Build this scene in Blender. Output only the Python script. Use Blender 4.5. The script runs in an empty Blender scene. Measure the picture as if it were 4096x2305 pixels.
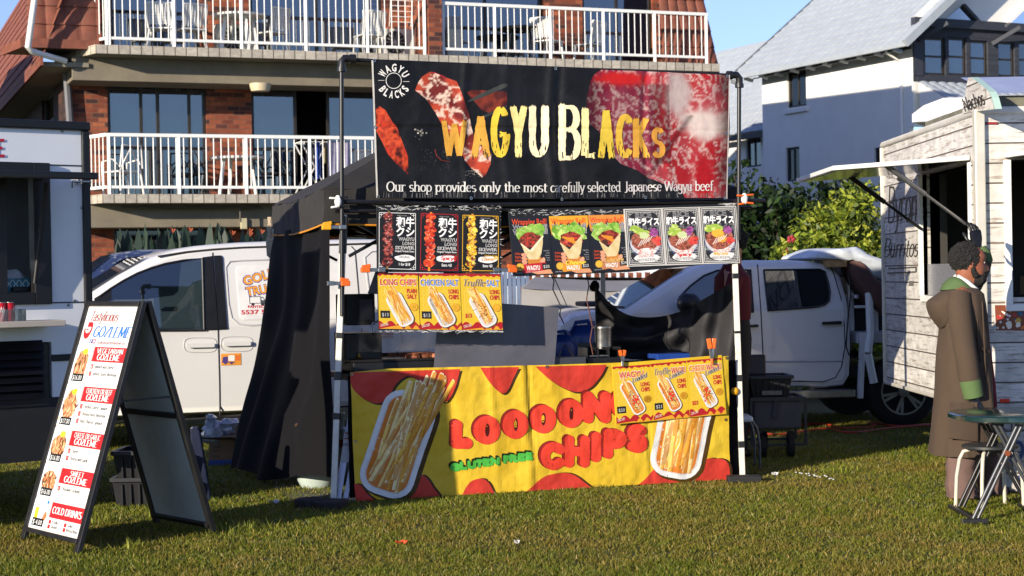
import bpy, bmesh, math, random
import numpy as np
from mathutils import Vector as V, Matrix, noise as mno, geometry as geo
random.seed(7); np.random.seed(7)
R = math.radians
SC = bpy.context.scene
COL = SC.collection
# ------------------------------------------------------------------ camera, sky, sun, exposure
F, EYE, ROLL, PITCH = 7000.0, 1.55, -0.017, -42.5/7000
cd = bpy.data.cameras.new('camera'); cam = bpy.data.objects.new('camera', cd); COL.objects.link(cam)
cd.sensor_width = 36; cd.lens = 36*F/4096; cd.clip_start = .1; cd.clip_end = 2000
CM = Matrix.Rotation(R(90)+PITCH, 4, 'X') @ Matrix.Rotation(ROLL, 4, 'Z')
cam.matrix_world = Matrix.Translation((0, 0, EYE)) @ CM
cd.dof.use_dof = True; cd.dof.focus_distance = 12.2; cd.dof.aperture_fstop = 5.6
SC.camera = cam
SUN_EL, SUN_AZ = R(13.5), V((-.643, -.766, 0)).normalized()       # horizontal direction towards the sun
sd = bpy.data.lights.new('sun', 'SUN'); sd.energy = 4.5; sd.angle = R(.5); sd.color = (1, .88, .71)
so = bpy.data.objects.new('sun', sd); COL.objects.link(so)
sdir = SUN_AZ*math.cos(SUN_EL)+V((0, 0, math.sin(SUN_EL)))
so.rotation_euler = (-sdir).to_track_quat('-Z', 'Y').to_euler()
W = bpy.data.worlds.new('World'); SC.world = W; W.use_nodes = True
sk = W.node_tree.nodes.new('ShaderNodeTexSky'); sk.sky_type = 'NISHITA'; sk.sun_disc = False
sk.sun_elevation = SUN_EL; sk.sun_rotation = math.atan2(SUN_AZ.x, SUN_AZ.y); sk.air_density = 1.0; sk.dust_density = .1; sk.ozone_density = 5.0
bg = W.node_tree.nodes['Background']; bg.inputs['Strength'].default_value = .122
hs_ = W.node_tree.nodes.new('ShaderNodeHueSaturation'); hs_.inputs['Saturation'].default_value = .74; hs_.inputs['Hue'].default_value = .53
W.node_tree.links.new(sk.outputs[0], hs_.inputs['Color']); tn = W.node_tree.nodes.new('ShaderNodeMix'); tn.data_type = 'RGBA'; tn.blend_type = 'MULTIPLY'; tn.inputs[0].default_value = 1; tn.inputs[7].default_value = (.82, .96, 1.08, 1)
W.node_tree.links.new(hs_.outputs[0], tn.inputs[6]); W.node_tree.links.new(tn.outputs[2], bg.inputs[0])
SC.view_settings.view_transform = 'Standard'; SC.view_settings.look = 'None'; SC.view_settings.exposure = .78; SC.view_settings.gamma = 1
SC.render.engine = 'CYCLES'
SC.cycles.use_denoising = True; SC.cycles.max_bounces = 8; SC.cycles.transparent_max_bounces = 16

# ------------------------------------------------------------------ photo pixel -> place
def ray(px, py):
    return (CM.to_3x3() @ V(((px-2048)/F, (1152.5-py)/F, -1)))
EY = V((0, 0, EYE))
def at(px, py, d):
    r = ray(px, py); return EY + r*(d/r.y)
def gp(px, py, z=0):
    r = ray(px, py); return EY + r*((z-EYE)/r.z)
class Pl:
    """a vertical wall plane: u along it, z up, n towards the viewer"""
    def __init__(s, O, deg, flip=False):
        a = R(deg); s.O = V((O[0], O[1], 0)); s.u = V((math.cos(a), math.sin(a), 0))
        s.n = V((math.sin(a), -math.cos(a), 0)); s.deg = deg
        if flip: s.n = -s.n
        s.M = Matrix(((s.u.x, -s.n.x, 0, s.O.x), (s.u.y, -s.n.y, 0, s.O.y), (0, 0, 1, 0), (0, 0, 0, 1)))
    def hit(s, px, py, off=0):
        r = ray(px, py); t = ((s.O+s.n*off)-EY).dot(s.n)/r.dot(s.n); p = EY+r*t
        return ((p-s.O).dot(s.u), p.z)
    def p(s, u, z, off=0):
        return s.O+s.u*u+s.n*off+V((0, 0, z))
    def pp(s, px, py, off=0):
        return s.p(*s.hit(px, py, off), off)
def crop(x0, y0, k):
    return lambda x, y: (x0+x*k, y0+y*k)

# ------------------------------------------------------------------ colours, materials
def lin(h):
    if isinstance(h, str):
        h = h.lstrip('#'); c = [int(h[i:i+2], 16)/255 for i in (0, 2, 4)]
        return tuple((x/12.92 if x <= .04045 else ((x+.055)/1.055)**2.4) for x in c)
    return tuple(h[:3])
def mixc(a, b, t):
    t = max(0, min(1, t)); return tuple(x+(y-x)*t for x, y in zip(a, b))
MATS = {}
def nd(nt, t, **kw):
    n = nt.nodes.new(t)
    for k, v in kw.items():
        if k in n.inputs: n.inputs[k].default_value = v
        else: setattr(n, k, v)
    return n
def mat(name, col='808080', rough=.5, metal=0, var=.12, vs=6, bump=0, bs=40, spec=.5, attr=False, dirt=0, coat=0, alpha=1, sheen=0, stretch=None):
    if name in MATS: return MATS[name]
    m = bpy.data.materials.new(name); m.use_nodes = True; nt = m.node_tree; L = nt.links.new
    b = nt.nodes['Principled BSDF']; b.inputs['Roughness'].default_value = rough; b.inputs['Metallic'].default_value = metal
    b.inputs['Specular IOR Level'].default_value = spec; b.inputs['Coat Weight'].default_value = coat; b.inputs['Sheen Weight'].default_value = sheen
    b.inputs['Alpha'].default_value = alpha
    tc = nd(nt, 'ShaderNodeTexCoord'); src = tc.outputs['Object']
    if stretch:
        mp = nd(nt, 'ShaderNodeMapping'); mp.inputs['Scale'].default_value = stretch; L(src, mp.inputs[0]); src = mp.outputs[0]
    n = nd(nt, 'ShaderNodeTexNoise', Scale=vs, Detail=5.0, Roughness=.6); L(src, n.inputs['Vector'])
    mr = nd(nt, 'ShaderNodeMapRange'); L(n.outputs['Fac'], mr.inputs[0])
    mr.inputs[1].default_value = .3; mr.inputs[2].default_value = .7; mr.inputs[3].default_value = 1-var; mr.inputs[4].default_value = 1+var*.6
    mx = nd(nt, 'ShaderNodeMix', data_type='RGBA', blend_type='MULTIPLY'); mx.inputs[0].default_value = 1
    if attr:
        at_ = nd(nt, 'ShaderNodeVertexColor', layer_name='Col'); L(at_.outputs[0], mx.inputs[6])
    else: mx.inputs[6].default_value = (*lin(col), 1)
    L(mr.outputs[0], mx.inputs[7]); out = mx.outputs[2]
    if dirt:
        n2 = nd(nt, 'ShaderNodeTexNoise', Scale=vs*2.3, Detail=8.0, Roughness=.7); L(src, n2.inputs['Vector'])
        cr = nd(nt, 'ShaderNodeMapRange'); L(n2.outputs['Fac'], cr.inputs[0]); cr.inputs[1].default_value = .52; cr.inputs[2].default_value = .68; cr.inputs[4].default_value = dirt
        m2 = nd(nt, 'ShaderNodeMix', data_type='RGBA'); L(cr.outputs[0], m2.inputs[0]); L(out, m2.inputs[6]); m2.inputs[7].default_value = (.13, .11, .08, 1); out = m2.outputs[2]
    L(out, b.inputs['Base Color'])
    rr = nd(nt, 'ShaderNodeMapRange'); L(n.outputs['Fac'], rr.inputs[0]); rr.inputs[3].default_value = max(0, rough-.1); rr.inputs[4].default_value = min(1, rough+.1); L(rr.outputs[0], b.inputs['Roughness'])
    if bump:
        n3 = nd(nt, 'ShaderNodeTexNoise', Scale=bs, Detail=4.0); L(src, n3.inputs['Vector'])
        bp = nd(nt, 'ShaderNodeBump', Strength=bump, Distance=.01); L(n3.outputs['Fac'], bp.inputs['Height']); L(bp.outputs[0], b.inputs['Normal'])
    MATS[name] = m; return m
def glass(name, tint='1a222c', refl=.3, through=.5, rough=.02):
    if name in MATS: return MATS[name]
    m = bpy.data.materials.new(name); m.use_nodes = True; nt = m.node_tree; L = nt.links.new
    nt.nodes.remove(nt.nodes['Principled BSDF']); o = nt.nodes['Material Output']
    d = nd(nt, 'ShaderNodeBsdfDiffuse'); d.inputs[0].default_value = (*lin(tint), 1)
    t = nd(nt, 'ShaderNodeBsdfTransparent'); t.inputs[0].default_value = (.75, .82, .84, 1)
    g = nd(nt, 'ShaderNodeBsdfGlossy', Roughness=rough); g.inputs[0].default_value = (.9, .95, 1, 1)
    m1 = nd(nt, 'ShaderNodeMixShader'); m1.inputs[0].default_value = through; L(d.outputs[0], m1.inputs[1]); L(t.outputs[0], m1.inputs[2])
    fr = nd(nt, 'ShaderNodeFresnel', IOR=1.5); ad = nd(nt, 'ShaderNodeMath', operation='ADD', use_clamp=True); L(fr.outputs[0], ad.inputs[0]); ad.inputs[1].default_value = refl-.04
    m2 = nd(nt, 'ShaderNodeMixShader'); L(ad.outputs[0], m2.inputs[0]); L(m1.outputs[0], m2.inputs[1]); L(g.outputs[0], m2.inputs[2]); L(m2.outputs[0], o.inputs[0])
    MATS[name] = m; return m
def brickmat(name, c1, c2, mortar, bw=.23, bh=.086, ms=.012, off=.5, rough=.8, bump=.5, dirt=.0, cs=None):
    if name in MATS: return MATS[name]
    m = bpy.data.materials.new(name); m.use_nodes = True; nt = m.node_tree; L = nt.links.new
    b = nt.nodes['Principled BSDF']; b.inputs['Roughness'].default_value = rough
    uv = nd(nt, 'ShaderNodeUVMap', uv_map='UV')
    br = nd(nt, 'ShaderNodeTexBrick', offset=off); L(uv.outputs[0], br.inputs[0])
    for k, v in (('Scale', 1), ('Mortar Size', ms), ('Brick Width', bw), ('Row Height', bh), ('Bias', 0), ('Mortar Smooth', .1)): br.inputs[k].default_value = v
    br.inputs['Color1'].default_value = (0, 0, 0, 1); br.inputs['Color2'].default_value = (1, 1, 1, 1); br.inputs['Mortar'].default_value = (.5, .5, .5, 1)
    cr = nd(nt, 'ShaderNodeValToRGB'); L(br.outputs['Color'], cr.inputs[0])
    cs = cs or [(0, c1), (1, c2)]
    while len(cr.color_ramp.elements) < len(cs): cr.color_ramp.elements.new(.5)
    for e, (p, c) in zip(cr.color_ramp.elements, cs): e.position = p; e.color = (*lin(c), 1)
    n = nd(nt, 'ShaderNodeTexNoise', Scale=9.0, Detail=6.0); L(uv.outputs[0], n.inputs[0])
    mr = nd(nt, 'ShaderNodeMapRange'); L(n.outputs[0], mr.inputs[0]); mr.inputs[1].default_value = .3; mr.inputs[2].default_value = .7; mr.inputs[3].default_value = .75; mr.inputs[4].default_value = 1.15
    mx = nd(nt, 'ShaderNodeMix', data_type='RGBA', blend_type='MULTIPLY'); mx.inputs[0].default_value = 1; L(cr.outputs[0], mx.inputs[6]); L(mr.outputs[0], mx.inputs[7])
    m2 = nd(nt, 'ShaderNodeMix', data_type='RGBA'); L(br.outputs['Fac'], m2.inputs[0]); L(mx.outputs[2], m2.inputs[6]); m2.inputs[7].default_value = (*lin(mortar), 1)
    out = m2.outputs[2]
    if dirt:
        n2 = nd(nt, 'ShaderNodeTexNoise', Scale=3.0, Detail=9.0, Roughness=.75); L(uv.outputs[0], n2.inputs[0])
        c2_ = nd(nt, 'ShaderNodeMapRange'); L(n2.outputs[0], c2_.inputs[0]); c2_.inputs[1].default_value = .5; c2_.inputs[2].default_value = .7; c2_.inputs[4].default_value = dirt
        m3 = nd(nt, 'ShaderNodeMix', data_type='RGBA'); L(c2_.outputs[0], m3.inputs[0]); L(out, m3.inputs[6]); m3.inputs[7].default_value = (.1, .08, .06, 1); out = m3.outputs[2]
    L(out, b.inputs[0])
    iv = nd(nt, 'ShaderNodeMath', operation='SUBTRACT'); iv.inputs[0].default_value = 1; L(br.outputs['Fac'], iv.inputs[1])
    bp = nd(nt, 'ShaderNodeBump', Strength=bump, Distance=.01); L(iv.outputs[0], bp.inputs['Height']); L(bp.outputs[0], b.inputs['Normal'])
    MATS[name] = m; return m
PRINT = mat('printed vinyl', attr=True, rough=.45, spec=.3, var=.06, vs=30, bump=.12, bs=60)
PRINTM = mat('printed board', attr=True, rough=.5, var=.06, vs=40)
LEAF = mat('leaf', attr=True, rough=.5, var=.15, vs=20, spec=.4)

# ------------------------------------------------------------------ objects
WM = {}                                        # world matrix of each root, shared by its parts
def tag(o, label=None, cat=None, group=None, kind=None):
    if label: o['label'] = label
    if cat: o['category'] = cat
    if group: o['group'] = group
    if kind: o['kind'] = kind
    return o
def thing(name, label, cat, loc, rz=0, group=None):
    o = bpy.data.objects.new(name, None); COL.objects.link(o); o.empty_display_size = .2
    o.location = loc; o.rotation_euler = (0, 0, rz); WM[o] = Matrix.Translation(loc) @ Matrix.Rotation(rz, 4, 'Z')
    return tag(o, label, cat, group)
def dup(root, loc, rz=0, label=None, group=None):
    def cp(o, par):
        c = o.copy(); COL.objects.link(c)
        if par is not None: c.parent = par
        for ch in list(o.children): cp(ch, c)
        return c
    r = cp(root, None); r.location = loc; r.rotation_euler = (0, 0, rz)
    if label: r['label'] = label
    if group: r['group'] = group
    return r
class MB:
    def __init__(s, M=None):
        s.v, s.f, s.mi, s.c, s.uv = [], [], [], [], []; s.M = M; s.fl = M is not None and M.determinant() < 0; s.anyc = s.anyuv = False
    def P(s, p):
        p = V(p); return s.M @ p if s.M is not None else p
    def add(s, pts, faces, mi=0, col=None, uvs=None):
        b = len(s.v); s.v += [s.P(p) for p in pts]
        for k, f in enumerate(faces):
            if s.fl: f = f[::-1]
            s.f.append([b+i for i in f]); s.mi.append(mi)
            s.c.append([col[i] for i in f] if isinstance(col, list) else col)
            s.uv.append([uvs[i] for i in f] if uvs is not None else None)
        if col is not None: s.anyc = True
        if uvs is not None: s.anyuv = True
        return s
    def face(s, pts, mi=0, col=None, uvs=None): return s.add(pts, [list(range(len(pts)))], mi, col, uvs)
    def box(s, a, b, mi=0, col=None):
        (x0, y0, z0), (x1, y1, z1) = a, b
        p = [(x0, y0, z0), (x1, y0, z0), (x1, y1, z0), (x0, y1, z0), (x0, y0, z1), (x1, y0, z1), (x1, y1, z1), (x0, y1, z1)]
        return s.add(p, [[3, 2, 1, 0], [4, 5, 6, 7], [0, 1, 5, 4], [1, 2, 6, 5], [2, 3, 7, 6], [3, 0, 4, 7]], mi, col)
    def bar(s, p0, p1, w, h=None, mi=0, up=(0, 0, 1), col=None):
        h = h or w; p0, p1 = V(p0), V(p1); d = (p1-p0).normalized(); up = V(up)
        if abs(d.dot(up)) > .98: up = V((0, 1, 0))
        a = d.cross(up).normalized()*w/2; b = a.cross(d).normalized()*h/2
        p = [q+sa*a+sb*b for q in (p0, p1) for sa, sb in ((-1, -1), (1, -1), (1, 1), (-1, 1))]
        return s.add(p, [[3, 2, 1, 0], [4, 5, 6, 7], [0, 1, 5, 4], [1, 2, 6, 5], [2, 3, 7, 6], [3, 0, 4, 7]], mi, col)
    def path(s, pts, r, n=8, mi=0, cap=True, col=None):
        pts = [V(p) for p in pts]; rs = r if isinstance(r, (list, tuple)) else [r]*len(pts)
        out = []; up = None
        for i, p in enumerate(pts):
            d = (pts[min(i+1, len(pts)-1)]-pts[max(i-1, 0)]).normalized()
            if up is None: up = V((0, 0, 1)) if abs(d.z) < .9 else V((1, 0, 0))
            a = d.cross(up).normalized(); b = a.cross(d).normalized(); up = b
            out += [p+(a*math.cos(t)+b*math.sin(t))*rs[i] for t in (2*math.pi*k/n for k in range(n))]
        fs = [[i*n+k, i*n+(k+1) % n, (i+1)*n+(k+1) % n, (i+1)*n+k] for i in range(len(pts)-1) for k in range(n)]
        if cap: fs += [list(range(n))[::-1], [(len(pts)-1)*n+k for k in range(n)]]
        return s.add(out, fs, mi, col)
    def tube(s, p0, p1, r, n=10, mi=0, col=None): return s.path([p0, p1], r, n, mi, True, col)
    def loft(s, rings, mi=0, cap=True, closed=True, col=None):
        n = len(rings[0]); out = [p for r in rings for p in r]; m = n if closed else n-1
        fs = [[i*n+k, i*n+(k+1) % n, (i+1)*n+(k+1) % n, (i+1)*n+k] for i in range(len(rings)-1) for k in range(m)]
        if cap and closed: fs += [list(range(n))[::-1], [(len(rings)-1)*n+k for k in range(n)]]
        return s.add(out, fs, mi, col)
    def lathe(s, prof, c=(0, 0, 0), n=20, mi=0, axis='z', col=None):
        c = V(c); rings = []
        for r, h in prof:
            ring = []
            for k in range(n):
                t = 2*math.pi*k/n; q = V((r*math.cos(t), r*math.sin(t), h))
                if axis == 'y': q = V((q.x, -q.z, q.y))
                if axis == 'x': q = V((q.z, q.x, q.y))
                ring.append(c+q)
            rings.append(ring)
        return s.loft(rings, mi, True, True, col)
    def grid(s, fn, nu, nv, mi=0, col=None, uv=None):
        P = [fn(i/nu, j/nv) for j in range(nv+1) for i in range(nu+1)]; w = nu+1
        return s.add(P, [[j*w+i, j*w+i+1, (j+1)*w+i+1, (j+1)*w+i] for j in range(nv) for i in range(nu)], mi, col,
                     [uv(i/nu, j/nv) for j in range(nv+1) for i in range(nu+1)] if uv else None)
    def prism(s, poly, fr, d, mi=0, col=None):
        """poly: 2-D outline; fr(x,y,depth)->3-D; extruded from depth 0 to d"""
        n = len(poly); A = [fr(x, y, 0) for x, y in poly]; B = [fr(x, y, d) for x, y in poly]
        return s.add(A+B, [list(range(n)), [n+i for i in range(n)][::-1]]+[[i, n+i, n+(i+1) % n, (i+1) % n] for i in range(n)], mi, col)
    def ell(s, c, r, n=14, m=8, mi=0, jit=0, col=None, rot=None):
        c = V(c); rings = []
        for j in range(1, m):
            a = math.pi*j/m-math.pi/2; ring = []
            for k in range(n):
                t = 2*math.pi*k/n; q = V((r[0]*math.cos(a)*math.cos(t), r[1]*math.cos(a)*math.sin(t), r[2]*math.sin(a)))
                if jit: q *= 1+jit*mno.noise(q*(1.6/max(r))+c*3)
                if rot is not None: q = rot @ q
                ring.append(c+q)
            rings.append(ring)
        return s.loft(rings, mi, True, True, col)
    def build(s, name, mats, parent=None, smooth=False, bevel=0, seg=2, sub=0, world=True):
        me = bpy.data.meshes.new(name); vs = s.v
        if parent is not None:
            Mi = WM[parent].inverted()
            if world: vs = [Mi @ p for p in vs]
        me.from_pydata([tuple(p) for p in vs], [], s.f)
        if not isinstance(mats, (list, tuple)): mats = [mats]
        for m in mats: me.materials.append(m)
        if len(mats) > 1: me.polygons.foreach_set('material_index', s.mi)
        if smooth: me.polygons.foreach_set('use_smooth', [True]*len(s.f))
        if s.anyuv:
            ul = me.uv_layers.new(name='UV'); dat = []
            for f, u in zip(s.f, s.uv): dat += [c for q in (u or [(0, 0)]*len(f)) for c in q]
            ul.data.foreach_set('uv', dat)
        if s.anyc:
            ca = me.color_attributes.new('Col', 'FLOAT_COLOR', 'CORNER'); dat = []
            for f, c in zip(s.f, s.c):
                if isinstance(c, list):
                    for q in c: dat += [*q, 1]
                else: dat += [*(c or (.5, .5, .5)), 1]*len(f)
            ca.data.foreach_set('color', dat)
        me.update(); o = bpy.data.objects.new(name, me); COL.objects.link(o)
        if parent is not None: o.parent = parent; WM[o] = WM[parent]
        else: WM[o] = Matrix.Identity(4)
        if smooth and not sub:
            try: me.set_sharp_from_angle(angle=R(40))
            except Exception: pass
        if bevel:
            b = o.modifiers.new('bevel', 'BEVEL'); b.width = bevel; b.segments = seg; b.limit_method = 'ANGLE'; b.angle_limit = R(40); b.harden_normals = False
        if sub:
            q = o.modifiers.new('sub', 'SUBSURF'); q.levels = q.render_levels = sub
        return o
def solo(o, label, cat, group=None, kind=None):
    """a thing that is one mesh: origin moved to the base of its mesh"""
    me = o.data; co = np.empty(len(me.vertices)*3); me.vertices.foreach_get('co', co); co = co.reshape(-1, 3)
    c = (co.min(0)+co.max(0))/2; c[2] = co[:, 2].min(); co -= c; me.vertices.foreach_set('co', co.ravel()); me.update(); o.location = c
    return tag(o, label, cat, group, kind)
def fb(x, y, sc=1, seed=0, oct=3):
    return mno.fractal(V((x*sc+seed*17.3, y*sc-seed*9.1, seed*3.7)), 1.0, 2.0, oct)
# ------------------------------------------------------------------ lettering
def arc(cx, cy, rx, ry, a0, a1, n=9):
    return [(cx+rx*math.cos(R(a0+(a1-a0)*i/n)), cy+ry*math.sin(R(a0+(a1-a0)*i/n))) for i in range(n+1)]
def el(cx, cy, rx, ry): return arc(cx, cy, rx, ry, 90, 450, 18)
GL = {}
def gl(ch, w, *st, s=()): GL[ch] = (w, st, s)
gl('a', .5, arc(.22, .47, .17, .19, 160, 0)+[(.39, 0)], el(.21, .2, .17, .2), s=((.43, 0),))
gl('b', .52, [(.08, 1.02), (.08, 0)], el(.26, .33, .19, .33), s=((.04, 1.02),))
gl('c', .47, arc(.25, .33, .2, .33, 45, 315, 14))
gl('d', .54, [(.42, 1.02), (.42, 0)], el(.24, .33, .19, .33), s=((.38, 1.02), (.46, 0)))
gl('e', .5, [(.06, .37), (.44, .37)]+arc(.25, .33, .2, .33, 8, 318, 14))
gl('f', .34, arc(.29, .84, .13, .18, 40, 180)+[(.16, 0)], [(.02, .63), (.34, .63)], s=((.16, 0),))
gl('g', .52, el(.24, .4, .18, .26), [(.42, .64), (.42, -.1)]+arc(.22, -.1, .2, .2, 0, -150))
gl('h', .56, [(.09, 1.02), (.09, 0)], arc(.27, .44, .17, .22, 180, 0)+[(.44, 0)], s=((.06, 1.02), (.09, 0), (.44, 0)))
gl('i', .24, [(.12, .66), (.12, 0)], [(.12, .87), (.12, .97)], s=((.09, .66), (.12, 0)))
gl('k', .5, [(.09, 1.02), (.09, 0)], [(.4, .66), (.12, .28)], [(.2, .4), (.44, 0)], s=((.06, 1.02), (.09, 0), (.44, 0)))
gl('l', .24, [(.12, 1.02), (.12, 0)], s=((.09, 1.02), (.12, 0)))
gl('m', .82, [(.09, .66), (.09, 0)], arc(.24, .46, .15, .2, 180, 0)+[(.39, 0)], arc(.54, .46, .15, .2, 180, 0)+[(.69, 0)], s=((.06, .66), (.09, 0), (.39, 0), (.69, 0)))
gl('n', .56, [(.09, .66), (.09, 0)], arc(.27, .44, .17, .22, 180, 0)+[(.44, 0)], s=((.06, .66), (.09, 0), (.44, 0)))
gl('o', .5, el(.25, .33, .2, .33))
gl('p', .54, [(.09, .66), (.09, -.3)], el(.28, .33, .19, .33), s=((.06, .66), (.09, -.3)))
gl('r', .4, [(.09, .66), (.09, 0)], arc(.27, .42, .18, .24, 180, 55), s=((.06, .66), (.09, 0)))
gl('s', .42, arc(.21, .49, .15, .17, 40, 270)+arc(.21, .17, .16, .17, 90, -140))
gl('t', .36, [(.16, .86), (.16, .12)]+arc(.28, .12, .12, .12, 180, 300), [(.02, .63), (.34, .63)])
gl('u', .56, [(.1, .66)]+arc(.26, .2, .16, .2, 180, 360), [(.42, .66), (.42, 0)], s=((.07, .66), (.39, .66), (.46, 0)))
gl('v', .46, [(.03, .66), (.23, 0), (.43, .66)], s=((.04, .66), (.42, .66)))
gl('w', .7, [(.03, .66), (.2, 0), (.35, .6), (.5, 0), (.67, .66)], s=((.04, .66), (.66, .66)))
gl('y', .48, [(.03, .66), (.24, .02)], [(.45, .66), (.2, -.2), (.06, -.28)], s=((.04, .66), (.44, .66)))
gl('z', .46, [(.05, .63), (.4, .63), (.05, .03), (.42, .03)])
gl('A', .72, [(.02, 0), (.36, 1), (.7, 0)], [(.14, .33), (.58, .33)], s=((.04, 0), (.68, 0)))
gl('B', .62, [(.1, 1), (.1, 0)], [(.1, .97)]+arc(.34, .76, .2, .21, 90, -90)+[(.1, .55)], [(.34, .55)]+arc(.36, .28, .22, .27, 90, -90)+[(.1, .02)], s=((.07, 1), (.07, 0)))
gl('C', .66, arc(.36, .5, .3, .5, 45, 315, 16))
gl('D', .7, [(.1, 1), (.1, 0)], [(.1, .98)]+arc(.32, .5, .3, .48, 90, -90, 12)+[(.1, .02)], s=((.07, 1), (.07, 0)))
gl('E', .6, [(.1, 1), (.1, 0)], [(.1, .97), (.54, .97)], [(.1, .5), (.46, .5)], [(.1, .03), (.56, .03)], s=((.07, 1), (.07, 0)))
gl('F', .56, [(.1, 1), (.1, 0)], [(.1, .97), (.54, .97)], [(.1, .5), (.44, .5)], s=((.07, 1), (.1, 0)))
gl('G', .72, arc(.37, .5, .31, .5, 48, 350, 16)+[(.66, .45), (.42, .45)])
gl('H', .74, [(.1, 1), (.1, 0)], [(.62, 1), (.62, 0)], [(.1, .5), (.62, .5)], s=((.1, 1), (.1, 0), (.62, 1), (.62, 0)))
gl('I', .32, [(.16, 1), (.16, 0)], s=((.16, 1), (.16, 0)))
gl('J', .42, [(.26, 1), (.26, .1)]+arc(.1, .08, .16, .2, 0, -120), s=((.26, 1),))
gl('K', .68, [(.1, 1), (.1, 0)], [(.6, 1), (.12, .42)], [(.26, .58), (.64, 0)], s=((.1, 1), (.1, 0), (.58, 1), (.62, 0)))
gl('L', .56, [(.1, 1), (.1, .03), (.54, .03)], s=((.1, 1), (.07, 0)))
gl('M', .86, [(.1, 0), (.14, 1), (.43, .1), (.72, 1), (.76, 0)], s=((.1, 0), (.76, 0), (.1, 1), (.76, 1)))
gl('N', .76, [(.1, 0), (.1, 1), (.64, 0), (.64, 1)], s=((.1, 0), (.1, 1), (.64, 1)))
gl('O', .74, el(.37, .5, .31, .5))
gl('P', .6, [(.1, 1), (.1, 0)], [(.1, .97)]+arc(.32, .72, .22, .25, 90, -90)+[(.1, .47)], s=((.07, 1), (.1, 0)))
gl('R', .66, [(.1, 1), (.1, 0)], [(.1, .97)]+arc(.32, .74, .22, .23, 90, -90)+[(.1, .51)], [(.3, .5), (.62, 0)], s=((.07, 1), (.1, 0), (.6, 0)))
gl('S', .56, arc(.28, .75, .2, .25, 35, 270)+arc(.28, .25, .22, .25, 90, -145))
gl('T', .64, [(.32, 1), (.32, 0)], [(.02, .97), (.62, .97)], s=((.32, 0),))
gl('U', .72, [(.1, 1)]+arc(.36, .28, .26, .28, 180, 360)+[(.62, 1)], s=((.1, 1), (.62, 1)))
gl('V', .7, [(.03, 1), (.35, 0), (.67, 1)], s=((.05, 1), (.65, 1)))
gl('W', .98, [(.03, 1), (.26, 0), (.49, .95), (.72, 0), (.95, 1)], s=((.05, 1), (.49, 1), (.93, 1)))
gl('Y', .66, [(.03, 1), (.33, .45), (.33, 0)], [(.63, 1), (.33, .45)], s=((.05, 1), (.61, 1), (.33, 0)))
gl('Z', .6, [(.06, .97), (.54, .97), (.06, .03), (.56, .03)])
gl(',', .2, [(.12, .08), (.1, -.14)]); gl('@', .9, el(.45, .3, .38, .42), el(.45, .3, .16, .2), [(.61, .5), (.63, .2), (.75, .15)]); gl('-', .4, [(.08, .35), (.32, .35)]); gl('.', .2, [(.1, 0), (.1, .08)]); gl('+', .4, [(.05, .35), (.35, .35)], [(.2, .2), (.2, .5)]); gl(' ', .3)

def ribbon(pts, wf):
    """quads along a polyline, width wf(t, dx, dy)"""
    pts = [p for i, p in enumerate(pts) if i == 0 or math.dist(p, pts[i-1]) > 1e-5]; n = len(pts); out = []
    if n < 2: return []
    for i in range(1, n-1):                                   # sharp corner: two separate strokes
        a, b, c = pts[i-1], pts[i], pts[i+1]; u = (b[0]-a[0], b[1]-a[1]); v = (c[0]-b[0], c[1]-b[1])
        if u[0]*v[0]+u[1]*v[1] < .5*math.hypot(*u)*math.hypot(*v): return ribbon(pts[:i+1], wf)+ribbon(pts[i:], wf)
    for i, (x, y) in enumerate(pts):
        a = pts[max(i-1, 0)]; b = pts[min(i+1, n-1)]; dx, dy = b[0]-a[0], b[1]-a[1]; l = math.hypot(dx, dy) or 1e-6; dx /= l; dy /= l
        k = 1
        if 0 < i < n-1:
            ax, ay = x-a[0], y-a[1]; la = math.hypot(ax, ay) or 1e-6
            k = min(1.6, 1/max(.3, abs((ax*dx+ay*dy)/la)))
        w = wf(i/(n-1), dx, dy)*k/2; out.append(((x-dy*w, y+dx*w), (x+dy*w, y-dx*w)))
    return [[out[i][0], out[i+1][0], out[i+1][1], out[i][1]] for i in range(n-1)]
FONT = bpy.data.fonts.load('<builtin>') if '<builtin>' not in [f.filepath for f in bpy.data.fonts] else bpy.data.fonts[0]
TC = {}
def sans(txt, bold=0, res=2):
    """outline letters: list of 2-D triangles/polys with cap height 1 and the width"""
    k = (txt, bold, res)
    if k in TC: return TC[k]
    cu = bpy.data.curves.new('t', 'FONT'); cu.body = txt; cu.font = FONT; cu.resolution_u = res; cu.offset = bold
    o = bpy.data.objects.new('t', cu); COL.objects.link(o)
    me = o.to_mesh(); vs = [(v.co.x/.727, v.co.y/.727) for v in me.vertices]; fs = [[vs[i] for i in p.vertices] for p in me.polygons]
    w = max([v[0] for v in vs] or [0]); x0 = min([v[0] for v in vs] or [0]); fs = [[(x-x0, y) for x, y in f] for f in fs]
    o.to_mesh_clear(); bpy.data.objects.remove(o); bpy.data.curves.remove(cu)
    TC[k] = (fs, w-x0); return TC[k]
def skel(txt, thick=.13, thin=.05, serif=True, shear=0, track=0, fat=False):
    fs = []; x = 0
    for ch in txt:
        w, st, sf = GL.get(ch, GL[' '])
        for p in st:
            for q in ribbon(p, lambda t, dx, dy: thin+(thick-thin)*abs(dy)): fs.append([(a+x, b) for a, b in q])
            if fat:
                for e in (p[0], p[-1]): fs.append([(e[0]+x+thick/2*math.cos(k*.7854), e[1]+thick/2*math.sin(k*.7854)) for k in range(8)])
        if serif:
            for sx, sy in sf: fs.append([(x+sx-.11, sy-.02), (x+sx+.11, sy-.02), (x+sx+.11, sy+.025), (x+sx-.11, sy+.025)])
        x += w+track
    if shear: fs = [[(a+shear*b, b) for a, b in f] for f in fs]
    return fs, x-track
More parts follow.
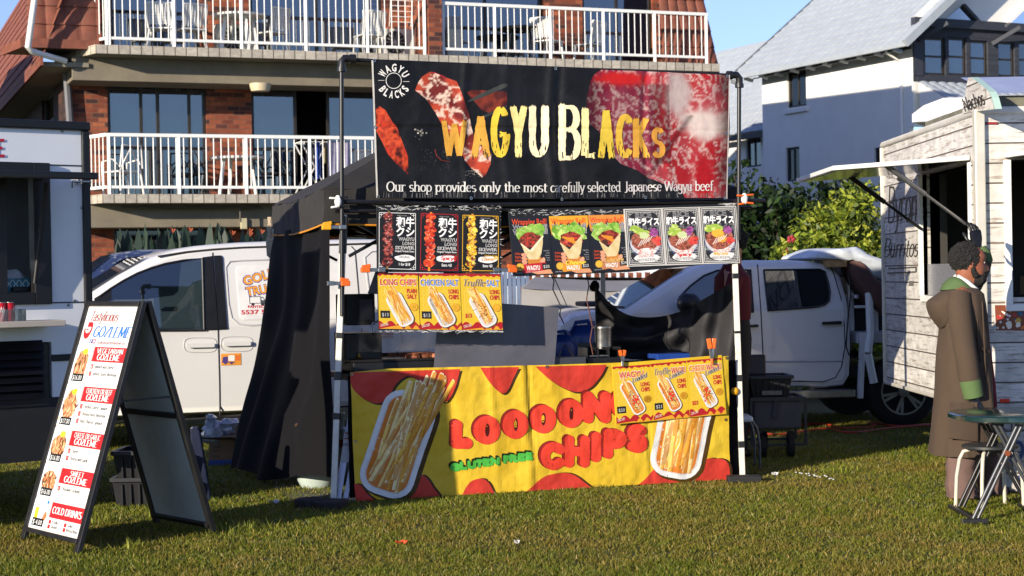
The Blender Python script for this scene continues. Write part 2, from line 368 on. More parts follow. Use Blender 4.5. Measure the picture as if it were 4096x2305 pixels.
# ------------------------------------------------------------------ prints: flat coloured shapes laid on a surface, each a hair above the last
class Pr:
    def __init__(s, surf, base=.0012, g=None):
        s.surf = surf; s.base = base*.4; s.g = g; s.st = .0003 if g else .00013; s.mb = MB(); s.l = 0; s.x = lambda a, b: (a, b)
    def lvl(s, n): s.l = n; return s
    def emit(s, poly, col, z, g=None):
        g = g or s.g
        polys = [poly]
        if len(poly) > 4 or g:
            t = geo.tessellate_polygon([[V((a, b, 0)) for a, b in poly]]); polys = [[poly[i] for i in q] for q in t]
        if g:
            for ax in (0, 1):
                nx = []
                for q in polys:
                    lo = min(p[ax] for p in q); hi = max(p[ax] for p in q); k0 = math.floor(lo/g)+1; k = k0; rest = q
                    while k*g < hi and rest:
                        c = k*g; A, B = [], []
                        for i, p in enumerate(rest):
                            r = rest[i-1]
                            if (p[ax] < c) != (r[ax] < c):
                                t = (c-r[ax])/(p[ax]-r[ax]); m = (r[0]+(p[0]-r[0])*t, r[1]+(p[1]-r[1])*t); A.append(m); B.append(m)
                            (A if p[ax] < c else B).append(p)
                        if len(A) > 2: nx.append(A)
                        rest = B if len(B) > 2 else None; k += 1
                    if rest: nx.append(rest)
                polys = nx
        for q in polys:
            s.mb.face([s.surf(a, b, z) for a, b in q], 0, [col(a, b) for a, b in q] if callable(col) else col)
    def poly(s, pts, col, g=None, raw=False):
        if isinstance(col, str): col = lin(col)
        z = s.base+s.l*s.st+random.random()*s.st*.8
        s.emit([p if raw else s.x(*p) for p in pts], col, z, g)
    def polys(s, fs, col):
        if isinstance(col, str): col = lin(col)
        for f in fs:
            z = s.base+s.l*s.st+random.random()*s.st*.8; s.emit([s.x(*p) for p in f], col, z)
    def rect(s, a, b, c, d, col): s.poly([(a, b), (c, b), (c, d), (a, d)], col)
    def oval(s, cx, cy, rx, ry, col, n=20, jit=0, a0=0, rot=0, g=None):
        sd = random.random()*50; c_, s_ = math.cos(rot), math.sin(rot); P = []
        for i in range(n):
            t = a0+2*math.pi*i/n; k = 1+(jit*mno.noise(V((math.cos(t)*1.7+sd, math.sin(t)*1.7, sd))) if jit else 0)
            a, b = rx*k*math.cos(t), ry*k*math.sin(t); P.append((cx+a*c_-b*s_, cy+a*s_+b*c_))
        s.poly(P, col, g)
    def line(s, pts, w, col, taper=None):
        s.polys(ribbon(pts, (lambda t, dx, dy: w) if taper is None else (lambda t, dx, dy: w*taper(t))), col)
    def put(s, glyphs, x, y, h, col, w=None, dirx=(1, 0), diry=None, right=False, mid=False):
        """glyph polys (cap height 1) at x,y (baseline), height h, fitted to width w"""
        fs, gw = glyphs; kx = (w/gw) if w else h; diry = diry or (dirx[1], -dirx[0])
        o = -gw*kx if right else (-gw*kx/2 if mid else 0)
        s.polys([[(x+dirx[0]*(a*kx+o)+diry[0]*b*h, y+dirx[1]*(a*kx+o)+diry[1]*b*h) for a, b in f] for f in fs], col)
    def build(s, name, m, parent, **k): return s.mb.build(name, m, parent, **k)
def quadmap(TL, TR, BR, BL, asp):
    """homography: x 0..1, y 0..asp -> the four corners"""
    src = [(0, 0), (1, 0), (1, asp), (0, asp)]; A = []; B = []
    for (x, y), (X, Y) in zip(src, (TL, TR, BR, BL)):
        A += [[x, y, 1, 0, 0, 0, -X*x, -X*y], [0, 0, 0, x, y, 1, -Y*x, -Y*y]]; B += [X, Y]
    h = np.linalg.solve(np.array(A, float), np.array(B, float)); h = [float(t) for t in h]+[1.0]
    def f(x, y):
        w = h[6]*x+h[7]*y+h[8]; return ((h[0]*x+h[1]*y+h[2])/w, (h[3]*x+h[4]*y+h[5])/w)
    return f
# ------------------------------------------------------------------ the stall front: banners and menu boards
ST = Pl(gp(1345, 2010), 18.5)
def SL(u, d, z): return ST.p(u, z, -d)                       # stall place: along, into the stall, up
def ux(x, y=900): return ST.hit(x, y)[0]
MSH = mat('metal eyelet', 'b8b4a8', .3, 1)
def eyelets(par, surf, pts, r=.012):
    for a, b in pts:
        m = MB(); c = surf(a, b, .004)
        for k in range(12):
            t0, t1 = k*math.pi/6, (k+1)*math.pi/6
            q = [(math.cos(t)*rr, math.sin(t)*rr) for t, rr in ((t0, r*.45), (t0, r), (t1, r), (t1, r*.45))]
            m.face([surf(a+x, b+y, .005) for x, y in q])
        m.build('eyelet', MSH, par)
def foodcol(cs, sc, seed, sharp=2.2):
    cs = [lin(c) for c in cs]
    def f(a, b):
        t = (fb(a, b, sc, seed)*sharp*.5+.5)*(len(cs)-1); t = max(0, min(len(cs)-1.001, t)); i = int(t); return mixc(cs[i], cs[i+1], t-i)
    return f
# --- upper banner
UB0 = .07
folds = [(ux(1690), .05, .004), (ux(1868), .022, .011), (ux(1900), .05, -.006), (ux(2030), .03, .008), (ux(2210), .03, .016), (ux(2245), .025, -.012), (ux(2395), .05, .004), (ux(2588), .02, -.011), (ux(2620), .04, .007), (ux(2675), .03, .006), (ux(2760), .06, -.007)]
def ubd(a, b):
    d = sum(A*math.exp(-((a-u+.04*math.sin(b*3))/s/1.35)**2) for u, s, A in folds)+.010*fb(a, b, 1.8, 3)+.004*fb(a, b, 7, 5)
    return d-.004*math.exp(-((b-2.62)/.012)**2)
def ubs(a, b, z): return ST.p(a, b, UB0+ubd(a, b)+z)
banner = thing('hanging_banner', 'long black banner with raw beef pictures and yellow brush lettering, hung high over the stall', 'banner', SL(1.7, -.07, 2.12))
P = Pr(ubs, 0, .012); c3 = crop(1480, 230, .407); c4 = crop(2200, 230, .4069)
H = lambda cr: (lambda x, y: ST.hit(*cr(x, y), UB0))
P.x = H(lambda x, y: (x, y))
bk = foodcol(['0c0c0e', '141416', '1a1a1d', '101012'], 2.5, 2)
P.poly([(1484, 238), (2918, 297), (2906, 798), (1504, 794)], bk, .012)
UBL = P.x(1484, 238); UBR = P.x(2918, 297)
pm = Pr(ubs, 0, .012); pm.mb = P.mb; pm.x = H(c4); pm.l = 2
c4p = lambda a, b: ((2200-0), 0)
us0, us1 = ST.hit(*c4(0, 600), UB0)[0], ST.hit(*c4(1800, 600), UB0)[0]; zt0, zt1 = ST.hit(*c4(900, 100), UB0)[1], ST.hit(*c4(900, 1400), UB0)[1]
def sst(a, b, x): t = max(0, min(1, (x-a)/(b-a))); return t*t*(3-2*t)
def beef(a, b):
    x = (a-us0)/(us1-us0)*1800; y = 100+(b-zt0)/(zt1-zt0)*1300
    wx = a+.05*fb(a, b, 4, 8); wy = b+.05*fb(a, b, 4, 9)
    n = abs(fb(wx*1.0+wy*.5, wy*.8-wx*.3, 15, 4, 5)); m = fb(wx, wy, 34, 6, 3)
    t = sst(.04, .22, n+.14*m)
    c = mixc(lin('d0aca6'), lin(('ac2026' if x > 1000 else '942440')), t); c = mixc(c, lin('b87880'), .12+.3*fb(a, b, 5, 15))
    d = math.hypot((x-1540)/250, (y-620)/170); c = mixc(lin('dccac2'), c, sst(.5, 1.3, d+.45*fb(a, b, 6, 12)))
    d = math.hypot((x-1250)/130, (y-360)/260); c = mixc(lin('c8b4b0'), c, sst(.5, 1.3, d+.4*fb(a, b, 6, 13)))
    d = math.hypot((x-700)/300, (y-220)/70); c = mixc(lin('c8201f'), c, sst(.6, 1.4, d+.4*m))
    k = 1-.62*sst(.0, 1, (x-1560)/220+.35*fb(a, b, 4, 14)) if x > 1400 else 1
    if x < 560: k *= .2+.8*sst(340, 560, x)
    k *= 1-.55*sst(1590, 1765, x+60*fb(a, b, 5, 16))
    if 950 < x < 1160 and 262 < y < 1050: k *= .5
    if 390 < x <= 950 and y > 258: k *= .72
    k *= 1-.6*sst(60, 0, abs(x-(1380-(y-560)*.72))) if 560 < y < 1180 else 1
    d = math.hypot((x-1500)/120, (y-1180)/260); c = mixc(lin('a8141c'), c, sst(.5, 1.2, d))
    return tuple(q*k*.8 for q in c)
pm.poly([(400, 230), (430, 170), (500, 122), (900, 135), (1757, 175), (1766, 700), (1735, 1380), (1330, 1380), (1290, 1310), (1130, 1250), (960, 1180), (860, 1110), (700, 1050), (610, 960), (470, 720), (370, 640), (360, 400)], beef, .012)
pm.x = H(c3)
def sear(a, b):
    n = abs(fb(a, b, 10, 21, 4)); t = sst(.05, .2, n); return mixc(lin('e0c4b0'), mixc(lin('b5452c'), lin('6e2420'), sst(-.3, .4, fb(a, b, 6, 22))), t)
pm.poly([(440, 325), (470, 250), (510, 190), (590, 140), (660, 160), (740, 195), (850, 235), (880, 300), (920, 420), (975, 560), (1005, 700), (1040, 830), (1190, 950), (1185, 1050), (1140, 1150), (1105, 1180), (1000, 1090), (930, 1010), (890, 880), (790, 760), (700, 650), (640, 540), (550, 410)], sear, .012)
pm.poly([(590, 140), (640, 148), (740, 190), (735, 205), (640, 195)], '#c81e30')
pm.poly([(40, 520), (90, 480), (150, 520), (220, 640), (260, 680), (300, 790), (350, 920), (370, 980), (375, 1150), (320, 1100), (250, 1030), (180, 960), (100, 800), (45, 700)], foodcol(['3a1512', 'b03a20', 'd2522e', '8a2a1c', 'c23a22'], 12, 23, 2.6), .012)
pm.poly([(225, 1010), (370, 1005), (372, 1150), (330, 1110)], '#b02a1c')
pm.poly([(950, 345), (1000, 320), (1130, 325), (1345, 340), (1340, 480), (1180, 550), (1100, 520), (1040, 450)], foodcol(['4a1a14', '7a3020', '3a1412'], 8, 24), .015)
pm.l = 4
pm.poly([(955, 430), (1100, 350), (1300, 262), (1345, 258), (1355, 285), (1100, 395), (970, 440)], '#3a3c3a')
pm.poly([(1105, 575), (1200, 530), (1340, 470), (1342, 488), (1200, 560), (1120, 600)], '#34363a')
for k in range(26): pm.oval(500+random.gauss(0, 26), 735+random.gauss(0, 26), 9, 9, mixc(lin('3a3a36'), lin('d8d0c0'), random.random()**2), 7)
for k in range(50): pm.oval(random.uniform(500, 780), random.uniform(900, 1110), 4, 4, '#4c4c4e', 6)
for k in range(40): pm.oval(random.uniform(940, 1080), random.uniform(1110, 1170), 5, 4, '#77746e', 6)
pm.line([(640, 905), (655, 970), (700, 1010), (790, 1025)], 8, '#8c3020', lambda t: 1-.7*t)
# brand ring: circle with two curved words, white
P.x = H(c3); P.l = 4
for k in range(40):
    t0, t1 = k*math.pi/20, (k+1)*math.pi/20
    P.poly([(231+r*math.cos(t), 230+r*1.02*math.sin(t)) for t, r in ((t0, 72), (t0, 78), (t1, 78), (t1, 72))], '#e6e4de')
P.line([(78, 227), (140, 227)], 4, '#d8d6d0'); P.line([(322, 238), (386, 238)], 4, '#d8d6d0')
def ring_word(w, cx, cy, r, a0, a1, h, lw, out=True):
    for i, ch in enumerate(w):
        a = R(a0+(a1-a0)*i/(len(w)-1)); ux_, uy_ = math.cos(a), -math.sin(a)
        dx = (math.sin(a), math.cos(a)) if out else (-math.sin(a), -math.cos(a)); dy = (ux_, uy_) if out else (-ux_, -uy_)
        rr = r if out else r+h
        P.put(sans(ch, .03), cx+ux_*rr, cy+uy_*rr, h, '#e8e6e0', lw*(1.15 if ch == 'W' else 1), dx, dy, mid=True)
ring_word('WAGYU', 231, 232, 96, 146, 30, 74, 46); ring_word('BLACKS', 231, 232, 96, 216, 326, 74, 36, False)
# brush lettering
P.x = H(lambda x, y: (x, y)); P.l = 13
def brush(ch, x0, y0, x1, y1, col, th):
    w, st, _ = GL[ch]; sx, sy = (x1-x0), (y1-y0); xs = [p[0] for q in st for p in q]; a0, a1 = min(xs), max(xs); ys = [p[1] for q in st for p in q]; b0, b1 = min(ys), max(ys)
    tx = lambda a: x0+th*.5+(a-a0)/(a1-a0+1e-6)*(sx-th); ty = lambda b: y1-th*.35-(b-b0)/(b1-b0)*(sy-th*.7)
    for q in st:
        pts = [(tx(a), ty(b)) for a, b in q]; n = []
        for i in range(len(pts)-1):
            m = max(1, int(math.dist(pts[i], pts[i+1])/7)); n += [(pts[i][0]+(pts[i+1][0]-pts[i][0])*k/m, pts[i][1]+(pts[i+1][1]-pts[i][1])*k/m) for k in range(m)]
        n.append(pts[-1]); sd = random.random()*40
        P.polys(ribbon(n, lambda t, dx, dy: th*(.62+.45*abs(dy))*(1+.18*mno.noise(V((t*9+sd, sd, 0)))+.05*random.random())), col)
        for e, o in ((n[-1], n[-2]), (n[0], n[1])):          # frayed bristle ends
            dx, dy = e[0]-o[0], e[1]-o[1]; l = math.hypot(dx, dy) or 1; dx /= l; dy /= l
            for k in range(6):
                f = (k-2.5)/6*th*.95; L_ = random.uniform(2, 12); bx, by = e[0]-dy*f, e[1]+dx*f
                P.poly([(bx-dy*2.6, by+dx*2.6), (bx+dy*2.6, by-dx*2.6), (bx+dx*L_, by+dy*L_)], col)
    if th > 20:
        for k in range(9):                                    # dry-brush gaps low on the letter
            a = random.uniform(x0+4, x1-4); b = y1-random.uniform(6, 70); P.l = 17; P.line([(a, b), (a+random.uniform(-2, 2), b+random.uniform(10, 26))], 2.2, '#2a2426'); P.l = 13
for a in (('W', 1766, 482, 1868, 630, 'd09a3c', 20), ('A', 1886, 458, 1960, 632, 'd09c3e', 24), ('G', 1962, 428, 2037, 630, 'dcbc3c', 25), ('Y', 2038, 422, 2106, 632, 'ecd88e', 25), ('U', 2115, 420, 2190, 628, 'efe4bc', 26), ('B', 2236, 414, 2322, 644, 'efe4b8', 25), ('L', 2326, 430, 2384, 632, 'ecdc9c', 26), ('A', 2391, 434, 2457, 636, 'dcbe42', 24), ('C', 2463, 458, 2530, 632, 'd8b03e', 24), ('K', 2533, 470, 2598, 636, 'd09a3a', 23), ('S', 2606, 510, 2659, 632, 'c88e38', 20)):
    brush(*a[:5], lin(a[5]), a[6])
P.put(skel('Our shop provides only the most', .125, .05), 1544, 766, 38, '#d8d6d0', 645, (1, .004))
P.put(skel('carefully selected', .125, .05), 2190+10, 769, 38, '#c4c2be', 282, (1, -.008))
P.put(skel('Japanese Wagyu beef', .135, .05), 2497, 766, 38, '#cfc8c6', 355, (1, -.01))
for k in range(120):                                          # worn white scuffs along the lower hem
    a = random.uniform(1515, 2900); P.line([(a, 792-random.random()*3), (a+random.uniform(-3, 3), 780-random.random()*14)], 1.6, mixc(lin('3c3c40'), lin('8c8a88'), random.random()))
P.line([(1488, 242), (1508, 792)], 7, '#c8c4bc'); P.line([(2906, 796), (2917, 300)], 4, '#b8b0ac')
banner_sheet = P.build('printed_sheet', PRINT, banner, smooth=False)
eyelets(banner, ubs, [ST.hit(x, y, UB0) for x, y in ((1496, 243), (2220, 275), (2908, 305), (1501, 510), (2905, 535), (1513, 788), (1884, 793), (2250, 797), (2582, 790), (2898, 792))])

# --- lower banner
LB0 = .05
lf = [(ux(1800, 1700), .04, -.010), (ux(1965, 1700), .03, .010), (ux(2090, 1500), .04, .012), (ux(2115, 1600), .02, -.010), (ux(2200, 1700), .06, .006), (ux(2580, 1800), .02, -.012), (ux(2700, 1800), .05, .008)]
def lbd(a, b):
    k = .4+.6*sst(0, .9, b)
    return k*sum(A*math.exp(-((a-u+.07*(b-.5))/s)**2) for u, s, A in lf)+.014*fb(a, b, 2.2, 31)+.006*fb(a, b, 6, 32)+.008*abs(fb(a*1.6, b, 3.2, 35))-.10*(1-b/.92)*.35+.03
def lbs(a, b, z): return ST.p(a, max(b, .006), LB0+lbd(a, b)+z)
low = thing('counter_banner', 'yellow and red banner with long chips pictures and bubble lettering across the counter front', 'banner', SL(1.5, -.05, 0))
P = Pr(lbs, 0, .018); P.st = .0007; P.x = lambda x, y: ST.hit(x, y, LB0)
YE, RD, SH = lin('d8b836'), lin('c03a2e'), lin('3e2a14')
P.poly([(1397, 1490), (1550, 1474), (2200, 1459), (2560, 1447), (2905, 1424), (2912, 1650), (2924, 1946), (2500, 1975), (2100, 1996), (1760, 2022), (1425, 2038), (1412, 1800)], lambda a, b: mixc(YE, lin('d0aa28'), .5+.5*fb(a, b, 3, 33)), .018)
def curve(pts, n=7):
    out = []                                                   # Catmull-Rom through the points
    for i in range(len(pts)-1):
        p0, p1, p2, p3 = pts[max(i-1, 0)], pts[i], pts[i+1], pts[min(i+2, len(pts)-1)]
        for k in range(n):
            t = k/n; out.append(tuple(.5*((2*p1[j])+(-p0[j]+p2[j])*t+(2*p0[j]-5*p1[j]+4*p2[j]-p3[j])*t*t+(-p0[j]+3*p1[j]-3*p2[j]+p3[j])*t**3) for j in (0, 1)))
    return out+[pts[-1]]
cl = crop(1380, 1450, .4207)
drips = [[cl(*p) for p in q] for q in (
    [(42, 95), (55, 225), (150, 330), (300, 388), (400, 330), (470, 210), (560, 135), (640, 140), (780, 230), (880, 330), (925, 375), (985, 350), (1040, 230), (1085, 62)],
    [(1275, 48), (1380, 210), (1480, 290), (1540, 260), (1590, 150), (1640, 42)],
    [(1800, 38), (1930, 160), (2090, 250), (2210, 280), (2330, 235), (2420, 120), (2470, 20)])]
P.l = 1
for q in drips: P.poly([(x+9, y+7) for x, y in curve(q)], SH)
P.l = 2
for q in drips: P.poly(curve(q), RD)
low_d = [[cl(*p) for p in q] for q in (
    [(85, 1150), (150, 1170), (220, 1260), (330, 1330), (440, 1330), (560, 1220), (690, 1085), (760, 1085), (830, 1180), (895, 1330), (500, 1372), (110, 1392)],
    [(1085, 1330), (1180, 1150), (1290, 1105), (1370, 1150), (1440, 1290), (1455, 1305)],
    [(1660, 1290), (1860, 1110), (1990, 1060), (2150, 1060), (2290, 1150), (2410, 1270), (2100, 1285)])]+[[(2478, 1975), (2560, 1935), (2640, 1860), (2700, 1890), (2790, 1925), (2825, 1900), (2835, 1850), (2880, 1835), (2915, 1860), (2922, 1944)], [(2740, 1960), (2790, 1860), (2850, 1833), (2900, 1870), (2922, 1930), (2922, 1946)]]
P.l = 1
for q in low_d: P.poly([(x+10, y-2) for x, y in curve(q)], SH)
P.l = 2
for q in low_d: P.poly(curve(q), RD)
def tray(P, A, B, w, n, top=.24, cols=('e8b63c', 'f0cc6c', 'dc982c', 'eec04c', 'f2d88a'), topping=None, seed=1, shadow=True, rim='dededc', fan=1.0, splay=0):
    """a white rounded tray of long chips; A top middle, B bottom middle in print coordinates"""
    rnd = random.Random(seed); L = math.dist(A, B); ax = ((B[0]-A[0])/L, (B[1]-A[1])/L); ay = (-ax[1], ax[0])
    q = lambda t, s: (A[0]+ax[0]*t*L+ay[0]*s*w, A[1]+ax[1]*t*L+ay[1]*s*w)
    def rr(m):
        r = .36-m; o = []; k = w/L
        for ct, cs, a in ((1-(r+m)*k, .5-m-r, 0), (1-(r+m)*k, -.5+m+r, -90), ((r+m)*k, -.5+m+r, 180), ((r+m)*k, .5-m-r, 90)):
            for i in range(6):
                t = R(a+18*i); o.append((ct+r*k*math.cos(t)*(1), cs+r*math.sin(t)))
        # order the corner arcs round the tray
        c = (.5, 0); o.sort(key=lambda p: math.atan2(p[1]*w, (p[0]-c[0])*L)); return [q(*p) for p in o]
    l0 = P.l
    if shadow: P.poly([(x+w*.05, y+w*.03) for x, y in rr(-.03)], lin('4a3412'))
    P.l = l0+1; P.poly(rr(0), rim); P.l = l0+2; P.poly(rr(.085), lin('cfcac4')); P.poly(rr(.11), lin('d07a2e'))
    P.l = l0+3
    for k in range(n):
        s1 = rnd.uniform(-.30, .30); s0 = s1*.5+rnd.uniform(-.2, .2)*fan; t0 = rnd.uniform(-top, -top*.25) if rnd.random() < .75 else rnd.uniform(0, .3); t1 = rnd.uniform(.78, .94); b = rnd.uniform(-.06, .06); s0 += splay*max(0, -t0/top)*(.3+.7*rnd.random())
        pts = [q(t0+(t1-t0)*i/6, s0+(s1-s0)*i/6+b*math.sin(math.pi*i/6)) for i in range(7)]; c = lin(rnd.choice(cols)); cw = w*rnd.uniform(.042, .066)
        P.l = l0+3+k % 5
        P.line([(x+cw*.35, y+cw*.2) for x, y in pts], cw*1.25, mixc(c, lin('b8641c'), .62)); P.line(pts, cw, c); P.line([(x-cw*.28, y) for x, y in pts], cw*.34, mixc(c, (1, .93, .7), .45))
        P.poly([(pts[0][0]+cw*.5*math.cos(a), pts[0][1]+cw*.5*math.sin(a)) for a in (0, 1.2, 2.4, 3.6, 4.8)], mixc(c, (1, .95, .8), .5))
    if topping:
        P.l = l0+9
        for k in range(topping[1]):
            t, s = rnd.gauss(.55, .14), rnd.gauss(0, .17); r = w*rnd.uniform(.03, .06); x, y = q(t, s); P.oval(x, y, r, r*.7, lin(rnd.choice(topping[0])), 7, .4)
    P.l = l0
FRY = ('e8b84c', 'f0d080', 'dca23c', 'f0cc6c', 'f2dc98')
P.l = 3
tray(P, cl(655, 290), cl(340, 1262), 525*.4207, 32, .25, seed=4, cols=FRY, splay=-.42)
tray(P, (2765, 1500), (2690, 1912), 205, 26, .05, seed=6, fan=1.3, cols=FRY)
# bubble letters with a thick dark red side
def bubble(word, boxes, th, face, side, dx, dy, n=4, dark='5a1a16', hole=None):
    for layer in range(n, -1, -1):
        P.l = 4+(n-layer)*.7
        for ch, (x0, y0, x1, y1) in zip(word, boxes):
            c = lin(face) if layer == 0 else lin(dark if layer == n else side); ox, oy = -dx*layer/n, -dy*layer/n
            if ch == 'O':
                m = (x0+x1)/2+ox, (y0+y1)/2+oy; P.oval(*m, (x1-x0)/2, (y1-y0)/2, c, 26)
                if layer == 0: P.l += .6; P.oval(m[0]+2, m[1], (x1-x0)*.085, (y1-y0)*.23, lin('4a1612'), 14); P.oval(m[0], m[1]-1, (x1-x0)*.055, (y1-y0)*.14, lin('c89c24'), 12)
                continue
            w, st, _ = GL[ch]; xs = [p[0] for q in st for p in q]; a0, a1 = min(xs), max(xs)
            t = lambda p: (x0+th*.5+(p[0]-a0)/(a1-a0+1e-6)*(x1-x0-th)+ox if a1-a0 > .01 else (x0+x1)/2+ox, y1-th*.5-p[1]*(y1-y0-th)+oy)
            for q in st:
                pts = [t(p) for p in q]; P.polys(ribbon(pts, lambda *_: th), c)
                for e in (pts if len(pts) < 5 else (pts[0], pts[-1])): P.oval(*e, th*.54, th*.54, c, 12)
c8 = crop(1300, 1505, .5516)
bx = lambda a, b, c, d: (*c8(a, b), *c8(c, d))
bubble('LOOOONG', [bx(915, 320, 1065, 530), bx(1070, 285, 1265, 495), bx(1280, 245, 1470, 455), bx(1485, 208, 1670, 415), bx(1685, 165, 1870, 375), bx(1865, 112, 2065, 340), bx(2062, 90, 2260, 310)], 42, 'd8402f', '8c241c', 10, 6)
bubble('CHIPS', [bx(1560, 475, 1735, 682), bx(1735, 430, 1915, 662), bx(1915, 405, 2010, 622), bx(2015, 380, 2182, 597), bx(2185, 345, 2338, 557)], 38, 'd8402f', '8c241c', 12, 5)
gw = [('G', 905, 985), ('L', 975, 1030), ('U', 1030, 1095), ('T', 1090, 1145), ('E', 1140, 1195), ('N', 1195, 1265), ('F', 1290, 1335), ('R', 1335, 1395), ('E', 1395, 1450), ('E', 1450, 1503)]
bubble(''.join(g[0] for g in gw), [bx(a, 692-62-(a-905)*.148, b, 692-(a-905)*.148) for _, a, b in gw], 13, '4cae44', '1e3216', 6, 8, 4, '1c1a10')
low_sheet = P.build('printed_sheet', PRINT, low)
eyelets(low, lbs, [ST.hit(x, y, LB0) for x, y in ((1403, 1497), (2180, 1467), (2898, 1432), (1421, 1766), (1434, 2030), (1808, 2008), (2193, 1985), (2567, 1962), (2913, 1938), (2900, 1679))])

# --- menu boards
BLK = mat('worn black board', '1a1a1c', .45, var=.3, vs=14, dirt=0)
def board(name, label, px, off, cr, thick=.012, edge=True, m=None):
    t = thing(name, label, 'menu board', ST.pp(*cr(*px[3]), off)); hp = [ST.hit(*cr(*p), off) for p in px]
    b = MB(); b.prism(hp, lambda u, z, d: ST.p(u, z, off-d), thick); b.build('backing_board', m or BLK, t, bevel=.002)
    return t
def poster(t, px, off, cr, asp, draw, label=None, frame=None, name='poster'):
    P = Pr(lambda a, b, z: ST.p(a, b, off+z)); qm = quadmap(*px, asp); P.x = lambda x, y: ST.hit(*cr(*qm(x, y)), off); P.asp = asp
    draw(P); o = P.build(name, PRINTM, t)
    if label: o['label'] = label
    return o
def scuff(t, px, off, cr, n, box, c=('d8d8d4', '8a8a88')):
    P = Pr(lambda a, b, z: ST.p(a, b, off+z), .0008); P.x = lambda x, y: ST.hit(*cr(x, y), off)
    for k in range(n):
        x, y = random.uniform(box[0], box[2]), random.uniform(box[1], box[3]); l = random.expovariate(1/14)+3; P.oval(x, y, l, random.uniform(1.2, 4), mixc(lin(c[0]), lin(c[1]), random.random()), 8, .5, rot=random.gauss(0, .3))
    P.build('worn_edge', PRINTM, t)
def fret(P, x0, y0, x1, y1, c, w=.014):
    P.line([(x0, y0), (x1, y0), (x1, y1), (x0, y1), (x0, y0)], w, c)
    for cx, cy, sx, sy in ((x0, y0, 1, 1), (x1, y0, -1, 1), (x1, y1, -1, -1), (x0, y1, 1, -1)):
        for a, b, L in ((.0, .05, .12), (.05, .0, .12), (.05, .05, .06), (.1, .02, .05)):
            P.line([(cx+sx*a, cy+sy*b), (cx+sx*(a+L*.8), cy+sy*b)], w*.8, c); P.line([(cx+sx*b, cy+sy*a), (cx+sx*b, cy+sy*(a+L*.8))], w*.8, c)
def outl(P, txt, x, y, h, w, o='#d8d8d4', i='#17171a', **k):
    P.put(sans(txt, .035), x, y, h, o, w, **k); l = P.l; P.l += 1; P.put(sans(txt, -.012), x, y-h*.035, h*.92, i, w*.97, **k); P.l = l
def skewer(meat, line_c, stick, sauce2, badge):
    def d(P):
        A = P.asp; P.rect(0, 0, 1, A, '#141416'); P.l = 1
        for k in range(60):
            x, y = random.random(), random.random()*A; P.line([(x+.03*math.cos(a), y+.03*math.sin(a)) for a in (3.4, 4, 4.7, 5.4, 6)], .004, '#2c2c30')
        P.l = 2; fret(P, .045, .04, .955, A-.05, lin(line_c)); P.l = 3; P.line([(.29, .0), (.25, A-.02)], .05, stick); P.l = 4
        for k in range(9):
            y = .13+k*(A-.3)/8.3; x = .285-.03*y/A+random.uniform(-.02, .02)
            P.oval(x, y, .125+random.uniform(-.015, .02), .095, foodcol(meat, 40, k+3, 3), 16, .35, rot=random.uniform(-.35, .35), g=.008)
        P.l = 5
        for k in range(26): P.oval(.28+random.uniform(-.09, .09), random.uniform(.1, A-.15), .02, .006, mixc(lin(meat[-1]), (1, .9, .8), .6), 6, rot=-.4)
        P.put(sans('100g of steak'), .5, .115, .028, '#b8b8b4', .24); P.put(sans('和牛', .03), .47, .37, .2, '#f2f2f0', .46); P.put(sans('クシ', .03), .47, .61, .2, '#f2f2f0', .46)
        for i, (w, wd) in enumerate((('WAGYU', .4), ('LONG', .3), ('SKEWER', .48))): outl(P, w, .93, .73+.11*i, .08, wd, right=True)
        P.l = 6; P.put(sans('Original Teriyaki Sauce', .02), .92, 1.02, .045, '#e8e8e6', .48, right=True)
        if sauce2: P.put(sans(sauce2[0], .02), .92, 1.09, .045, sauce2[1], .32, right=True)
        P.oval(.68, 1.17, .25, .085, '#ecebe8', 16, .2); P.l = 7
        if badge[2]: P.put(skel(badge[0], .2, .12, False, .25), .68, 1.2, .09, badge[1], .32, mid=True)
        else: P.put(sans(badge[0], .01), .68, 1.18, .07, badge[1], .28, mid=True); P.put(sans('Wagyu Beef 100g'), .68, 1.225, .02, '#777777', .2, mid=True)
        if badge[0] == 'Spicy': P.poly([(.87, 1.1), (.93, 1.1), (.92, 1.2), (.87, 1.25), (.85, 1.17)], '#b81e1e'); P.line([(.9, 1.1), (.93, 1.06)], .012, '#3c7a2c')
        if badge[0] == 'Cheese': P.poly([(.83, 1.12), (.9, 1.07), (.96, 1.11), (.95, 1.16), (.86, 1.17)], '#e8c070')
        P.put(sans(badge[3], .02), .68, 1.36, .07, '#efefed', .24 if badge[2] else .28, mid=True)
    return d
cs = crop(1480, 800, .3723); BO = .035
bd = board('menu_board', 'black menu board of three meat skewer posters with white, red and yellow frames', [(70, 58), (1408, 104), (1412, 782), (75, 776)], BO, cs)
A1 = 1.5
poster(bd, [(80, 118), (508, 130), (508, 770), (78, 757)], BO, cs, A1, skewer(['2a0f10', '5c1e1c', '8c342c', '3c1416', 'b4584c'], 'e6e6e2', '#8c7040', None, ('ORIGINAL', '#1c1c1c', 0, '1 for $18')))
poster(bd, [(530, 126), (962, 145), (964, 780), (520, 770)], BO, cs, A1, skewer(['8c1a10', 'c8301a', 'e04a20', 'b02414', 'f07038'], 'b01c28', '#e0902c', ('Sriracha Sauce', '#a8262c'), ('Spicy', '#c8302c', 1, 'Extra +$1')))
poster(bd, [(978, 146), (1396, 160), (1398, 784), (972, 780)], BO, cs, A1, skewer(['6e2a14', 'e8b020', 'f2cc28', '9c4a18', 'f6dc58'], 'e4b020', '#e0902c', ('Cheese Sauce', '#e0a81c'), ('Cheese', '#e08a1c', 1, 'Extra +$3')))
scuff(bd, None, BO, cs, 150, (75, 62, 1400, 108)); scuff(bd, None, BO, cs, 14, (1402, 110, 1408, 780))
